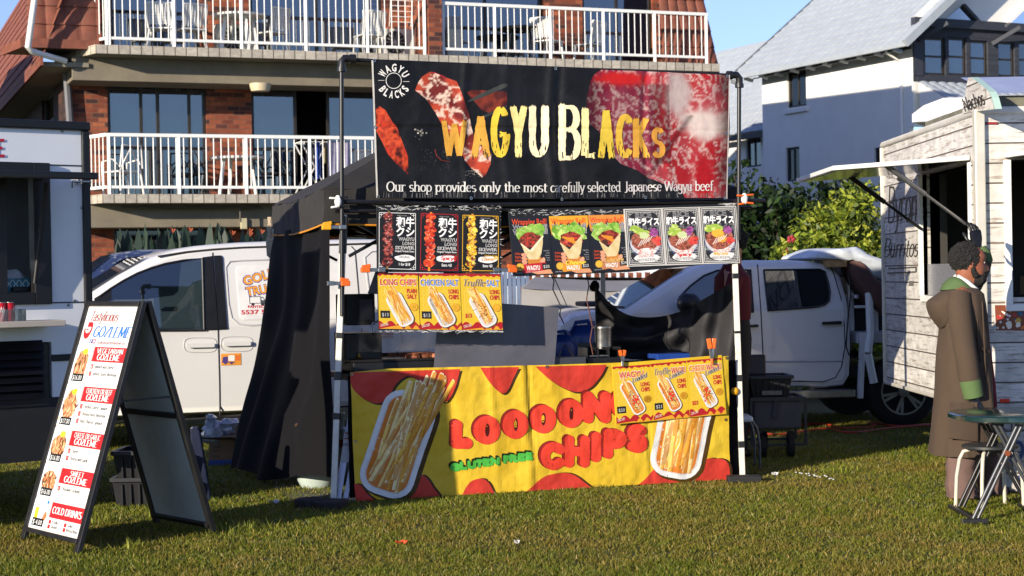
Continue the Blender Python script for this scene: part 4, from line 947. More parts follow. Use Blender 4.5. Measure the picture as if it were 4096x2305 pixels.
hw = [hole(HS, (818, 525), (960, 765)), hole(HS, (808, 1075), (912, 1310)), hole(HS, (1450, 1075), (1540, 1250))]
ht = hw[0][3]+.3
wall(0, hl, 0, ht, hw, 0, HS).build('side_wall', HWH, ho)
for w in hw: window(ho, HS, 0, *w, splits=[(w[0]+w[1])/2], frm=DKT if w is not hw[0] else FRM, room=1.2, gl_=GLD, curt=[(w[0]+.1, w[1]-.5)] if w is hw[0] else ())
m = MB(HS.M); m.box((hw[0][0]-.1, -.08, hw[0][2]-.16), (hw[0][1]+.1, .02, hw[0][2]-.06)); m.build('window_sill', HWH, ho)
g_ = lambda x, y, o=0: HG.hit(x, y, o)
GW = 9.0; gz = g_(*k3(1800, 550))[1]
gx0 = g_(*k3(1815, 400))[0]; band = [hole(HG, (1818, 268), (1972, 548)), hole(HG, (1990, 270), (2125, 550)), hole(HG, (2150, 290), (2280, 550)), hole(HG, (2350, 300), (2475, 560)), hole(HG, (2500, 300), (2640, 565))]
gm = g_(*k3(1900, 200))[1]
wall(0.0, GW, 0, gz-.16, [hole(HG, (1715, 915), (1880, 1000))], 0, HG).build('front_wall', HWH, ho)
wall(0.0, GW, gz-.16, gm+.1, band, 0, HG).build('timber_band', brickmat('dark timber lining', '2c2f38', '3a3d46', '22242a', bw=4, bh=.14, ms=.006, off=.3), ho)
for w in band: window(ho, HG, 0, *w, rail=(w[2]+w[3])/2, frm=FRM, room=2)
mb = MB(HG.M); mb.box((0, -.12, gm), (GW, .05, gm+.22)); mb.build('beam', DKT, ho)
mb = MB(HG.M); mb.box((.12, -.03, gz-.15), (GW, .03, gz-.03)); mb.box((gx0-.35, -.02, gz), (gx0-.05, .0, gm)); mb.build('window_surround', DKT, ho)
RP = .80                                                       # roof pitch, rise per metre across the gable
apx = GW/2
m = MB(HG.M); m.face([(0, 0.02, gm+.2), (GW, .02, gm+.2), (apx, .02, gm+.2+apx*RP)]); m.build('gable_wall', HWH, ho)
for sgn in (0,):
    m = MB(HG.M); m.face([(a, -.02, z) for a, z in (g_(*k3(*p)) for p in ((1905, 190), (2085, 40), (2222, 190)))]); m.build('gable_pane', glass('gable glass', '0c1220', .05, .1), ho); m = MB(HG.M); m.face([(a, -.02, z) for a, z in (g_(*k3(*p)) for p in ((2380, 200), (2540, 45), (2700, -110), (2700, 210)))]); m.build('gable_pane', glass('gable glass', '0c1220', .05, .1), ho)
    
    for p, q in (((2085, 40), (2222, 190)), ((2380, 198), (2545, 40))): m = MB(HG.M); a, b = g_(*k3(*p)), g_(*k3(*q)); m.bar((a[0], -.06, a[1]), (b[0], -.06, b[1]), .12, .08); m.build('gable_brace', HWH if p[0] > 2200 else DKT, ho)
for a in (gx0-.2, 2.55): m = MB(HG.M); m.bar((a, -.05, gz+.9), (a+.55, -.5, gm+.05), .1); m.build('bracket', DKT, ho)
# roof: slope along the side wall
ez = h_(*k3(1725, 305), .55)[1]; slope_n = RP
def hroof(a, b, c): return HS.p(a, ez+b*math.sin(math.atan(RP))+c*.8, .62-b*math.cos(math.atan(RP))+c*.6)
HL = h_(*k3(535, 540), .55)[0]+.8
tiled(lambda a, b, c: hroof(a-.55, b, c), HL+.55, 6.6, 'roof', ho, rib=.3, course=.33, m=ROOFW, amp=.022, step=.028)
m = MB(); m.face([hroof(-.55, 0, -.03), hroof(HL, 0, -.03), hroof(HL, 6.6, -.03), hroof(-.55, 6.6, -.03)]); m.face([HG.p(apx, gm+apx*RP+.3, .5), HG.p(apx, gm+apx*RP+.3, -9), HG.p(GW+.5, gm, -9), HG.p(GW+.5, gm, .5)]); m.build('roof_underside', DKT, ho)
m = MB(); m.bar(hroof(-.6, -.05, .0), hroof(HL, -.05, .0), .09, .13); m.build('gutter', mat('pale grey gutter', '9aa2a8', .4), ho)
m = MB(); m.bar(hroof(-.6, -.1, .04), hroof(-.6, 6.6, .04), .12, .2); m.build('barge_board', ROOFW, ho)
m = MB(); m.path([hroof(HL-.02, 0, .02), hroof(HL-.02, 6.6, .02)], .05, 6); m.build('verge_cap', mat('dark verge', '555a5c', .6), ho)
rt = MB()
for i in range(int(hl/.62)+1): rt.bar(HS.p(.15+i*.75, ez-.14, .22), HS.p(.15+i*.75, ez-.08, .5), .06, .09)
rt.bar(HS.p(.1, ez-.1, .3), HS.p(hl, ez-.1, .3), .03); rt.build('rafter_tails', ROOFW, ho)
m = MB(HS.M); m.box((.05, -.03, ht-.32), (hl, .03, ht-.001)); m.build('frieze', DKT, ho)
m = MB(); d0 = h_(*k3(1640, 400), .06)[0]; m.path([HS.p(d0, 0, .05), HS.p(d0, ez-.35, .05), HS.p(d0+.05, ez-.1, .5)], .04, 8); m.build('downpipe', HWH, ho, smooth=True)
# porch roof low on the gable front
def pr(a, b, c): return HG.p(a+.1, gz-.2-b*.42+c, .1+b*.9+c*.4)
tiled(lambda a, b, c: pr(a-b*.5+.2, 1.5-b, c) if False else pr(a, b, c), 6, 1.5, 'porch_roof', ho, rib=.3, course=.33, m=ROOFW, amp=.03)
m = MB(); m.face([pr(0, 0, -.02), pr(6, 0, -.02), pr(6, 1.5, -.02), pr(0, 1.5, -.02)]); m.face([pr(0, 0, 0), pr(0, 1.5, 0), HG.p(.1, gz-.9, .1)]); m.build('porch_soffit', HWH, ho)
# bay window hood below the porch roof
c2k = crop(3450, 250, 1/1.611)
bay = MB(); hp = [at(*c2k(*p), 39) for p in ((320, 385), (320, 335), (395, 278), (520, 230), (660, 228))]; hb = [p+V((.9, 1.6, -.05)) for p in hp]
bay.loft([hp+[at(*c2k(660, 330), 39), at(*c2k(500, 330), 39)], hb+[at(*c2k(660, 330), 33)+V((.9, 1.6, 0)), at(*c2k(500, 330), 33)+V((.9, 1.6, 0))]]); bay.build('bay_hood', HWH, ho)
# the wing behind, lower
wing = thing('house', 'far wing of the white house with lower pale tiled roof left of the tall wall', 'house', at(2960, 1090, 54))
W9 = Pl(at(3046, 700, 53.5), 180-64); W9.n = HS.n; W9.M = Matrix(((W9.u.x, -W9.n.x, 0, W9.O.x), (W9.u.y, -W9.n.y, 0, W9.O.y), (0, 0, 1, 0), (0, 0, 0, 1))); k = lambda x, y, o=0: W9.hit(*k3(x, y), o)
wz0 = k(640, 990)[1]; wz1 = k(400, 1010)[1]
whl = hole(W9, (520, 1010), (632, 1205)); w0 = k(640, 1000)[0]-2.2
wall(w0, w0+10, 0, wz0+.3, [whl], 0, W9).build('side_wall', HWH, wing); window(wing, W9, 0, *whl, splits=[(whl[0]+whl[1])/2], frm=DKT, room=1)
wtop = W9.hit(*k3(560, 350), 0)
tiled(lambda a, b, c: W9.p(w0+a, wz0+.1+b*.68+c*.8, .5-b*.73+c*.5), 9.7, 5.2, 'roof', wing, rib=.3, course=.33, m=ROOFW, amp=.022, step=.028)
m = MB(); m.bar(W9.p(w0, wz0, .52), W9.p(w0+9.7, wz0, .52), .12, .16); m.build('gutter', DKT, wing)
# ------------------------------------------------------------------ furniture on the balconies
PLA = mat('white plastic', 'dcdcd8', .4, var=.06)
def chair(label, rz, u, z, o, solid=False):
    t = thing('plastic_chair', label, 'chair', AP.p(u, z, o), R(AP.deg)+rz, 'plastic chairs on the balconies'); M = WM[t]
    s = MB(M); s.grid(lambda a, b: ((a-.5)*.44, (b-.5)*.44, .43-.02*math.sin(math.pi*a)*math.sin(math.pi*b)), 8, 8); s.box((-.22, -.22, .40), (.22, .22, .425)); s.build('seat', PLA, t)
    b = MB(M)
    for i in range(14):                                       # slatted mesh back
        z_ = .48+i*.026; b.grid(lambda a, c: ((a-.5)*(.44+.04*math.sin(i*.22)), .2+.06*(z_-.43)/.4+.05*math.cos((a-.5)*2.4)-.03, z_+.017*c), 8, 1)
    for sx in (-1, 1): b.bar((sx*.21, .2, .42), (sx*.23, .28, .86), .035)
    b.bar((-.23, .285, .86), (.23, .285, .86), .03)
    for k in range(7): b.bar((-.18+.06*k, .215, .45), (-.18+.06*k, .29, .85), .016)
    b.build('backrest', PLA, t)
    for sx in (-1, 1):
        for sy in (-1, 1):
            l = MB(M); l.bar((sx*.19, sy*.18, .42), (sx*.23, sy*.22+(.03 if sy > 0 else 0), 0), .035); l.build('leg', PLA, t)
    return t
cu = lambda x, y=170, o=-.7: AP.hit(x, y, o)[0]
chair('white plastic chair leftmost on the upper balcony, next to another', 2.9, cu(645), Z2, -.75); chair('white plastic chair second from the left on the upper balcony, before the round table', 3.4, cu(760), Z2, -.75)
chair('white plastic chair at the right of the round table on the upper balcony', 3.7, cu(1090), Z2, -.8); chair('white plastic chair beside the air conditioner near the brick pier', 3.3, cu(1475), Z2, -.7)
chair('white plastic chair against the window right of the brick pier', 2.4, cu(1850), Z2, -1.1); chair('white plastic chair turned sideways at the dark table on the upper balcony', 2.2, cu(2185), Z2, -.6); chair('white plastic chair at the right end of the dark table', 3.7, cu(2370), Z2, -.9)
chair('white plastic chair on the lower balcony above the black canopy', 3.3, cu(1440, 700), Z1, -.7)
def rtable(label, u, z, o, r, h, m):
    t = thing('round_table', label, 'table', AP.p(u, z, o), 0); M = WM[t]
    b = MB(M); b.lathe([(.02, h-.03), (r, h-.03), (r+.01, h), (r-.01, h+.015), (.02, h+.015)], (0, 0, 0), 28); b.build('tabletop', m, t, smooth=True)
    for k in range(4): a = k*math.pi/2+.6; l = MB(M); l.bar((r*.55*math.cos(a), r*.55*math.sin(a), h-.02), (r*.75*math.cos(a), r*.75*math.sin(a), 0), .06); l.build('leg', m, t)
rtable('white plastic round table before the left air conditioner, upper balcony', cu(960), Z2, -.75, .5, .72, PLA); rtable('white plastic round table on the lower balcony in front of the brick', cu(955, 690), Z1, -.8, .5, .72, PLA)
rtable('dark round table on the upper balcony between white chairs', cu(2100), Z2, -.95, .45, .7, mat('dark metal furniture', '24262a', .5))
def aircon(label, x, o=-1.2, rz=0):
    u = cu(x, 180, o); t = thing('air_conditioner', label, 'air conditioner', AP.p(u, Z2, o), R(AP.deg)+rz); M = WM[t]
    b = MB(M); b.box((-.4, -.15, .05), (.4, .15, .6)); b.build('casing', mat('cream appliance', 'c8c6ba', .5), t, bevel=.02)
    f = MB(M); f.lathe([(.01, -.165), (.2, -.165), (.21, -.15)], (-.1, 0, .33), 24) if False else f.lathe([(.01, 0), (.21, 0), (.22, .015)], (-.1, -.152, .33), 24, 0, 'y'); f.build('fan', mat('dark grille', '1c1e20', .6), t)
    g = MB(M)
    for k in range(7): g.bar((-.1-.2*math.cos(k*.45), -.172, .33-.2*math.sin(k*.45)), (-.1+.2*math.cos(k*.45), -.172, .33+.2*math.sin(k*.45)), .008)
    for k in range(8): g.box((.405, -.12, .12+.055*k), (.412, .12, .14+.055*k))
    g.build('guard', mat('cream appliance', 'c8c6ba', .5), t)
aircon('cream air conditioner under the round table at the left of the upper balcony', 945); aircon('cream air conditioner beside the brick pier on the upper balcony', 1590, -1.0); aircon('cream air conditioner seen side on, right of the brick pier', 1790, -1.0, R(90))
def tube_chair(label, u, z, o, rz, m):
    t = thing('armchair', label, 'chair', AP.p(u, z, o), R(AP.deg)+rz); M = WM[t]
    b = MB(M); b.path([(-.27, -.2, 0), (-.27, -.24, .62), (-.27, .1, .66), (-.24, .28, .5), (-.2, .3, .9), (.2, .3, .9), (.24, .28, .5), (.27, .1, .66), (.27, -.24, .62), (.27, -.2, 0)], .02, 8); b.path([(-.25, .3, 0), (-.22, .24, .45), (0, .27, .85), (.22, .24, .45), (.25, .3, 0)], .02, 8); b.build('frame', m, t, smooth=True)
    s = MB(M); s.box((-.24, -.24, .42), (.24, .24, .45)); s.build('seat', m, t, bevel=.01)
tube_chair('white looped armchair at the left end of the lower balcony', cu(490, 700), Z1, -.7, 3.6, PLA)
tube_chair('dark chair behind the railing right of the lower round table', cu(1105, 700), Z1, -.9, 3.0, mat('dark metal furniture', '24262a', .5)); tube_chair('dark chair by the glass on the lower balcony, left of the round table', cu(780, 700), Z1, -1.2, 3.3, mat('dark metal furniture', '24262a', .5))
t = thing('clothes_rack', 'folding clothes airer with washing on the lower balcony', 'clothes rack', AP.p(cu(1240, 700), Z1, -.6), R(AP.deg)); M = WM[t]
b = MB(M)
for y in (-.25, .25):
    b.bar((-.28, y, 0), (.25, y, 1.0), .02); b.bar((.28, y, 0), (-.25, y, 1.0), .02)
for k in range(5): b.bar((-.25+.12*k, -.26, 1.0), (-.25+.12*k, .26, 1.0), .012)
b.bar((-.28, -.26, .02), (-.28, .26, .02), .015); b.bar((.28, -.26, .02), (.28, .26, .02), .015); b.bar((-.27, -.25, 1.0), (.27, -.25, 1.0), .015); b.bar((-.27, .25, 1.0), (.27, .25, 1.0), .015); b.bar((-.25, -.25, 1.0), (-.25, .25, 1.0), .02)
b.build('frame', WHP, t)
for k, (x, w, c, l) in enumerate(((-.1, .16, '3a3a3e', .5), (.05, .12, '2a4a9a', .7), (.2, .1, '8a7a5a', .4))):
    m = MB(M); m.grid(lambda a, c_: (x+(a-.5)*w, -.27+.02*math.sin(a*9), 1.0-l*c_), 6, 5); m.build('washing', mat('washing '+c, c, .9), t, smooth=True)
t = MB(); t.grid(lambda a, c: AP.p(cu(1282, 700)+a*.42, Z1+1.0-.92*c, -.15+.02*math.sin(a*14+c*2)), 14, 8); solo(t.build('towel', mat('grey violet towel', '8a88a0', .95, var=.15, bump=.3), smooth=True), 'grey violet towel hung over the lower balcony railing', 'towel')
t = thing('clothes_rack', 'small white wire airer fixed above the air conditioner by the pier', 'clothes rack', AP.p(cu(1600, 90, -1), Z2+.65, -1.0), R(AP.deg)); M = WM[t]; b = MB(M)
for k in range(7): b.bar((-.22, -.025-.025*k, .1+.1*k), (.22, -.025-.025*k, .1+.1*k), .012)
b.bar((-.22, 0, 0), (-.22, -.2, .8), .014); b.bar((.22, 0, 0), (.22, -.2, .8), .014); b.build('frame', WHP, t)

# unseen block, added just out of frame at the left to shade the side wall
NB = Pl((-20.5, 27.5), 8.0); nb = thing('apartment_building', 'unseen plain brick block left of the balcony building, added to shade its side wall', 'building', NB.p(3, 0, -3))
nh = [(1.2, 2.6, 1, 2.4), (4.2, 5.6, 1, 2.4), (1.2, 2.6, 4, 5.4), (4.2, 5.6, 4, 5.4)]
wall(0, 7.0, 0, 7.4, nh, 0, NB).build('front_wall', BRICK, nb)
for h in nh: window(nb, NB, 0, *h, splits=[(h[0]+h[1])/2], gl_=GLD, room=1)
NR = Pl(NB.p(7.0, 0, 0), 98.0); wall(0, 8, 0, 7.4, [], 0, NR).build('side_wall', BRICK, nb)
NL = Pl(NB.p(0, 0, 0), 98.0, flip=True); wall(0, 8, 0, 7.4, [], 0, NL).build('side_wall', BRICK, nb)
m = MB(NB.M); m.box((-.4, -.4, 7.4), (7.3, 8.4, 7.6)); m.build('roof', CONC, nb)
# ------------------------------------------------------------------ the stall: gazebo, cloths, counter and what stands on it
BKM = mat('black powder coated steel', '1a1a1c', .4, var=.2)
LEGW = mat('worn white steel leg', 'd6d2c6', .4, var=.1, vs=12, dirt=.25)
CAN = mat('faded black canopy cloth', '2a2826', .85, var=.3, vs=3, bump=.25, bs=90)
CLO = mat('black cloth', '101013', .85, var=.25, vs=3, bump=.35, bs=50, spec=.15)
ORG = mat('orange plastic', 'e0641c', .4); YEL = mat('yellow plastic', 'e0a018', .4)
STL = mat('brushed steel', '9a9a9c', .3, .9, vs=20)
GD, GWd = 2.8, ux(2969, 1919)
gz_ = thing('gazebo', 'black pop-up gazebo with faded canopy and white steel legs', 'gazebo', SL(1.5, 1.3, 0))
def leg(top, bot, bands):
    top, bot = V(top), V(bot); m = MB(); m.bar(top, bot, .042, .042, up=(1, 0, 0)); o = m.build('leg', LEGW, gz_, bevel=.004)
    for t, h, c in bands:
        p = top+(bot-top)*t; d = (bot-top).normalized()*h/2; m = MB(); m.bar(p-d, p+d, .052, .052, up=(1, 0, 0)); m.build('leg_sleeve', c, o, bevel=.005)
    return o
fl_t, fl_b, fr_t, fr_b = ST.pp(1376, 860), ST.pp(1334, 2010), ST.pp(2934, 900), ST.pp(2970, 1920)
leg(fl_t, fl_b, [(.07, .26, BKM), (.42, .04, BKM), (.56, .06, BKM), (.70, .045, BKM)]); leg(fr_t, fr_b, [(.2, .04, BKM), (.42, .02, BKM), (.60, .05, BKM), (.86, .05, BKM)])
m = MB(); p = ST.pp(2950, 1565, .03); m.ell(p+V((-.02, 0, 0)), (.03, .02, .03)); m.build('latch', YEL, gz_, smooth=True)
leg(SL(.14, GD, 2.0), SL(.14, GD, 0), []); leg(SL(GWd, GD, 2.0), SL(GWd, GD, 0), [])
for px, py, w in ((1318, 2032, .13), (2958, 1930, .13)):
    c = gp(px, py); t = thing('base_weight', 'black weight plate under the %s front leg of the stall' % ('left' if px < 2000 else 'right'), 'weight', c, 0, 'weights on the gazebo feet'); m = MB(WM[t])
    if px < 2000: m.lathe([(.02, 0), (w, 0), (w, .05), (w*.6, .055), (.02, .05)], (0, 0, 0), 18); m.lathe([(.02, .0), (w*.8, 0), (w*.8, .06), (.02, .07)], (-.14, .05, 0), 18)
    else: m.box((-.09, -.06, 0), (.16, .07, .05))
    m.build('plate', mat('black rubber', '141414', .7), t, bevel=.008)
zt, zb_ = 2.2, 1.95
def cloth(fn, nu, nv, name, m, par, thick=0, amp=.012, sc=5):
    b = MB(); b.grid(lambda s, t: (lambda p: p+V((mno.noise(p*sc), mno.noise(p*sc+V((9, 0, 0))), mno.noise(p*sc+V((0, 9, 0)))))*amp)(V(fn(s, t))), nu, nv)
    return b.build(name, m, par, smooth=True)
C_ = [(-.04, .07), (GWd+.04, .07), (GWd+.04, GD+.04), (.12, GD+.04)]; PK = (GWd/2, GD/2, 3.0)
def roofq(a, b, s, t):
    x, y = a[0]+(b[0]-a[0])*s, a[1]+(b[1]-a[1])*s; k = t**.92; sag = -.05*math.sin(math.pi*t)*math.sin(math.pi*s)-.10*math.sin(math.pi*s)*(1-t)*.3
    return SL(x+(PK[0]-x)*k, y+(PK[1]-y)*k, zt+(PK[2]-zt)*k+sag)
for i in range(4):
    a, b = C_[i], C_[(i+1) % 4]
    cloth(lambda s, t: roofq(a, b, s, t), 30, 14, 'canopy_panel', CAN, gz_)
    v = cloth(lambda s, t: SL(a[0]+(b[0]-a[0])*s, a[1]+(b[1]-a[1])*s, zt-(zt-zb_)*t-.03*math.sin(math.pi*s))+V((0, 0, 0)), 40, 6, 'valance', CAN, gz_, amp=.018, sc=7)
    m = MB(); m.path([SL(a[0]+(b[0]-a[0])*s/12, a[1]+(b[1]-a[1])*s/12, zb_-.03*math.sin(math.pi*s/12)-.004)+ST.n*.004 for s in range(13)], .007, 6); m.build('orange_piping', mat('orange piping', 'd88c1c', .6), v)
m = MB()                                                      # folding truss under the canopy
for d in (.14, GD-.08):
    n = 6; m = MB()
    for i in range(n):
        x0, x1 = .16+(GWd-.16)*i/n, .16+(GWd-.16)*(i+1)/n; m.bar(SL(x0, d, 1.98), SL(x1, d, 1.72 if i % 2 == 0 else 1.98), .022); m.bar(SL(x0, d+.02, 1.72 if i % 2 == 0 else 1.98), SL(x1, d+.02, 1.98 if i % 2 == 0 else 1.98), .022)
    m.build('roof_truss', BKM, gz_)
# side cloth, pegged outwards
tp = thing('side_cloth', 'black cloth wall hung from the left of the gazebo and pulled outwards over the grass', 'cloth', gp(1120, 1950))
TL, TR_, BR, BL = SL(.13, GD, 1.95), SL(.0, .03, 1.97), gp(1318, 1990)+V((0, 0, .12)), gp(924, 1890)+V((0, 0, .03))
def tarp(s, t):
    p = (TL*(1-s)+TR_*s)*(1-t)+(BL*(1-s)+BR*s)*t; k = math.sin(math.pi*min(1, t*1.1))
    f = .035*math.sin(s*21+t*3+2*mno.noise(V((s*3, t*2, 1))))*(.25+t)*(1-.3*s)+.05*mno.noise(V((s*5, t*3, 4)))-.10*math.sin(math.pi*t)*(1-s)*.6
    bil = .12*t**2*math.sin(math.pi*s)
    return p+V((-.8, -.5, 0)).normalized()*(f+bil)+V((0, 0, .03*math.sin(s*9)*t))
b = MB(); b.grid(tarp, 60, 44); b.build('cloth_wall', CLO, tp, smooth=True)
q = Pr(lambda a, b_, o: tarp(a, b_)+V((-.78, -.6, 0))*(.012+o)); q.put(sans('EZY-UP', .02), .72, .80, .010, lin('7a5030'), .06, (1, 0), (0, -1)); q.build('printed_mark', PRINTM, tp)
# pipe frame that carries the banner
pf = thing('banner_frame', 'black pipe frame rising over the stall to carry the banner', 'frame', SL(1.5, 0, 2))
zb1 = ST.hit(1362, 238)[1]; ul, ur = ux(1362, 238), ux(2950, 305); zr = ST.hit(2950, 305)[1]
m = MB(); m.path([ST.p(ux(1360, 1000), 1.3, .03), ST.p(ul, zb1, .03)], .016, 10); m.build('post', BKM, pf, smooth=True)
m = MB(); m.path([ST.p(ux(2946, 900), 1.8, .03), ST.p(ur, zr, .03)], .016, 10); m.build('post', BKM, pf, smooth=True)
m = MB(); m.path([ST.p(ul, zb1, .03), ST.p(ul+.25, zb1-.01, .03), ST.p(ur, zr, .03)], .014, 10); m.build('crossbar', BKM, pf, smooth=True)
for u, z, sg in ((ul, zb1, 1), (ur, zr, -1)):
    m = MB(); m.path([ST.p(u, z-.09, .03), ST.p(u, z-.02, .03), ST.p(u+.02*sg, z+.004, .03), ST.p(u+.09*sg, z+.002, .03)], .027, 12); m.path([ST.p(u, z-.09, .03), ST.p(u, z-.06, .03)], .033, 12); m.path([ST.p(u+.06*sg, z+.002, .03), ST.p(u+.1*sg, z+.001, .03)], .033, 12); m.build('elbow', BKM, pf, smooth=True)
m = MB(); m.path([ST.pp(1340, 806, .02), ST.pp(1900, 822, .02), ST.pp(3060, 803, .02)], .017, 8); m.build('crossbar', BKM, pf, smooth=True)
m = MB(); m.path([ST.pp(1340, 845, .0), ST.pp(3000, 832, .0)], .014, 8); m.build('crossbar', BKM, pf, smooth=True)
def dolly(px, py, c1, c2, label):                              # wing-nut pipe clips at the crossbar ends
    t = thing('pipe_clip', label, 'clip', ST.pp(px, py, .05)); o = ST.pp(px, py, .05)
    for k, (dx, dz, c) in enumerate(((-.06, .02, c1), (.07, .025, c2), (-.05, -.035, c1), (.07, -.03, c2))):
        m = MB(); m.bar(o+ST.u*dx*.1+V((0, 0, dz)), o+ST.u*dx+V((0, 0, dz*1.2)), .03, .014); m.build('wing', c, t, bevel=.004)
    m = MB(); m.ell(o, (.025, .02, .045)); m.build('clip_body', WHP, t, smooth=True)
dolly(1352, 806, WHP, BKM, 'white wing clip at the left end of the black crossbar'); dolly(2978, 795, ORG, ORG, 'orange and white wing clip at the right end of the black crossbar')
def fclamp(px0, px1, py, label, padleft, pad=ORG, off=.06):
    a, b = ST.pp(px0, py, off), ST.pp(px1, py, off); t = thing('bar_clamp', label, 'clamp', (a+b)/2, 0, 'clamps on the stall front'); d = (b-a).normalized()
    m = MB(); m.bar(a, b, .012, .026); m.build('bar', STL, t, bevel=.003)
    e = a if padleft else b; s = 1 if padleft else -1
    m = MB(); m.bar(e-d*.01*s, e+d*.055*s, .035, .038); m.bar(e+d*.0*s+V((0, 0, .02)), e+d*.06*s+V((0, 0, .03)), .03, .025); m.build('pad', pad, t, bevel=.006)
    e = b if padleft else a; m = MB(); m.bar(e-d*.05*s, e, .03, .032); m.build('jaw', STL, t, bevel=.004)
fclamp(1293, 1385, 909, 'yellow ended clamp holding the canopy edge to the left leg', True, YEL); fclamp(1308, 1394, 1134, 'orange ended clamp low on the left leg of the stall', False)
fclamp(1449, 1540, 1080, 'orange ended clamp at the left edge between skewer and chips boards', True); fclamp(1972, 2062, 1080, 'orange ended clamp at the right edge between skewer and chips boards', False)
def sclamp(px, py, h, label, sp):
    o = ST.pp(px, py, LO+.02); t = thing('spring_clamp', label, 'clamp', o, 0, 'clamps on the stall front'); k = h/100
    for s in (-1, 1):
        m = MB(); m.bar(o+V((0, 0, .0)), o+ST.u*s*sp*.6+V((0, 0, .08*k)), .022, .014); m.build('arm', STL, t, bevel=.003)
        m = MB(); m.bar(o+ST.u*s*sp*.5+V((0, 0, .075*k)), o+ST.u*s*sp*1.05+V((0, 0, .145*k)), .034, .022); m.build('handle', ORG, t, bevel=.006)
    m = MB(); m.bar(o+V((0, 0, .01)), o-V((0, 0, .03)), .02, .02); m.build('jaw', STL if h < 95 else ORG, t, bevel=.004)
sclamp(2490, 1450, 62, 'orange spring clamp at the left corner of the loaded chips board', .018); sclamp(2847, 1440, 110, 'large orange spring clamp at the right of the loaded chips board', .022)
# rope hank on the canopy corner, bungee hooks
m = MB(); c = SL(.1, GD+.05, 2.1)
for k in range(7): m.path([c+V((.004*k-.01, 0, 0)), c+V((.02*math.sin(k), .0, -.1)), c+V((-.025+.009*k, -.02, -.22)), c+V((-.02+.008*k, -.02, -.33-.008*k)), c+V((.0+.006*k, 0, -.24))], .006, 6)
m.ell(c+V((0, 0, -.2)), (.028, .028, .02)); solo(m.build('rope_coil', mat('beige rope', 'b8a890', .9), smooth=True), 'beige rope coil hanging from the left rear canopy corner', 'rope')
for x0, x1, y0, y1, c, l in ((2200, 2255, 1090, 1295, '26262a', 'black bungee hook cord hanging under the wrap posters'), (2344, 2372, 1085, 1420, '5a3024', 'thin brown cord hanging behind the wrap posters')):
    m = MB(); m.path([ST.pp(x0+(x1-x0)*k/6+8*math.sin(k*2.1), y0+(y1-y0)*k/6, -.3) for k in range(7)], .005, 6)
    if c[0] == '2': m.path([ST.pp(x0+12+(x1-x0)*k/6, y0+10+(y1-y0)*.6*k/6, -.31) for k in range(7)], .004, 6)
    solo(m.build('cord', mat('cord '+c, c, .7), smooth=True), l, 'cord')
# counter
tb = thing('counter_table', 'long trestle counter under black cloth behind the yellow banner', 'table', SL(1.5, .4, 0))
m = MB(ST.M); m.box((.12, .04, .84), (GWd-.12, .78, .88)); m.build('tabletop', BKM, tb, bevel=.005)
cloth(lambda s, t: SL(.10+(GWd-.1)*s, .02+.015*math.sin(s*60)*t, .885-.87*t), 90, 8, 'front_cloth', CLO, tb)
cloth(lambda s, t: SL(GWd+.0, .02+.76*s, .885-.86*t), 12, 6, 'side_cloth', CLO, tb)
for u in (.3, GWd-.35):
    for d in (.12, .7): m = MB(ST.M); m.bar((u, d, 0), (u, d, .84), .03); m.build('leg', BKM, tb)
def sp_(px, py, d): return ST.hit(px, py, -d)
gr = thing('griddle', 'wide black hotplate with smoking meat at the left of the counter', 'griddle', SL(.65, .45, .88)); m = MB(ST.M)
GU = ST.hit(1752, 1440, -.5)[0]; m.box((.2, .27, .885), (GU, .78, .96)); m.build('body', BKM, gr, bevel=.01); m = MB(ST.M); m.box((.19, .26, .96), (GU+.02, .8, .975)); m.box((.19, .78, .975), (GU+.02, .8, 1.0)); m.build('hotplate', mat('seared steel plate', '2a2624', .45, .5), gr)
random.seed(5); m = MB()
for k in range(70): c = SL(GU-abs(random.gauss(0, .085))-.03, random.uniform(.35, .72), .985); m.ell(c, (.04, .03, .022), 8, 5, 0, .4, col=mixc(lin('5a2c1c'), lin('a8684a'), random.random()))
tag(m.build('meat_pile', LEAF, None, smooth=True), 'heap of browned meat frying on the black hotplate', 'meat')
m = MB(ST.M); p = [ST.hit(*q, -.22) for q in ((1756, 1196), (2236, 1231), (2218, 1462), (1735, 1480))]
m = MB(); m.prism(p, lambda u, z, d: ST.p(u, z, -.22-d), .004); solo(m.build('splash_guard', mat('smeared grey plastic sheet', '5e5e68', .35, var=.35, vs=2.2, dirt=.3)), 'grey smeared splash guard sheet standing on the counter middle', 'splash guard')
def boxat(name, label, cat, px0, py0, px1, py1, d, dep, m_, bev=.01, extra=None):
    (u0, z1), (u1, z0) = sp_(px0, py0, d), sp_(px1, py1, d); t = thing(name, label, cat, SL((u0+u1)/2, d+dep/2, z0)); b = MB(ST.M); b.box((u0, d, z0), (u1, d+dep, z1)); b.build('body', m_, t, bevel=bev)
    if extra: extra(t, u0, u1, z0, z1)
    return t
def lidx(t, u0, u1, z0, z1):
    m = MB(ST.M); m.bar((u1+.01, .62, z1), (u1+.075, .62, z1+.17), .34, .015, up=(1, 0, 0)); m.build('lid', BKM, t)
    m = MB(ST.M); m.box((u0+.1, .549, z0+.04), (u1-.02, .551, z1-.04)); m.build('label', mat('grey label', '4c4a50', .6, var=.3, vs=30), t)
boxat('food_box', 'black insulated food box with open lid near the left leg', 'box', 1384, 1178, 1502, 1300, .55, .35, BKM, .01, lidx)
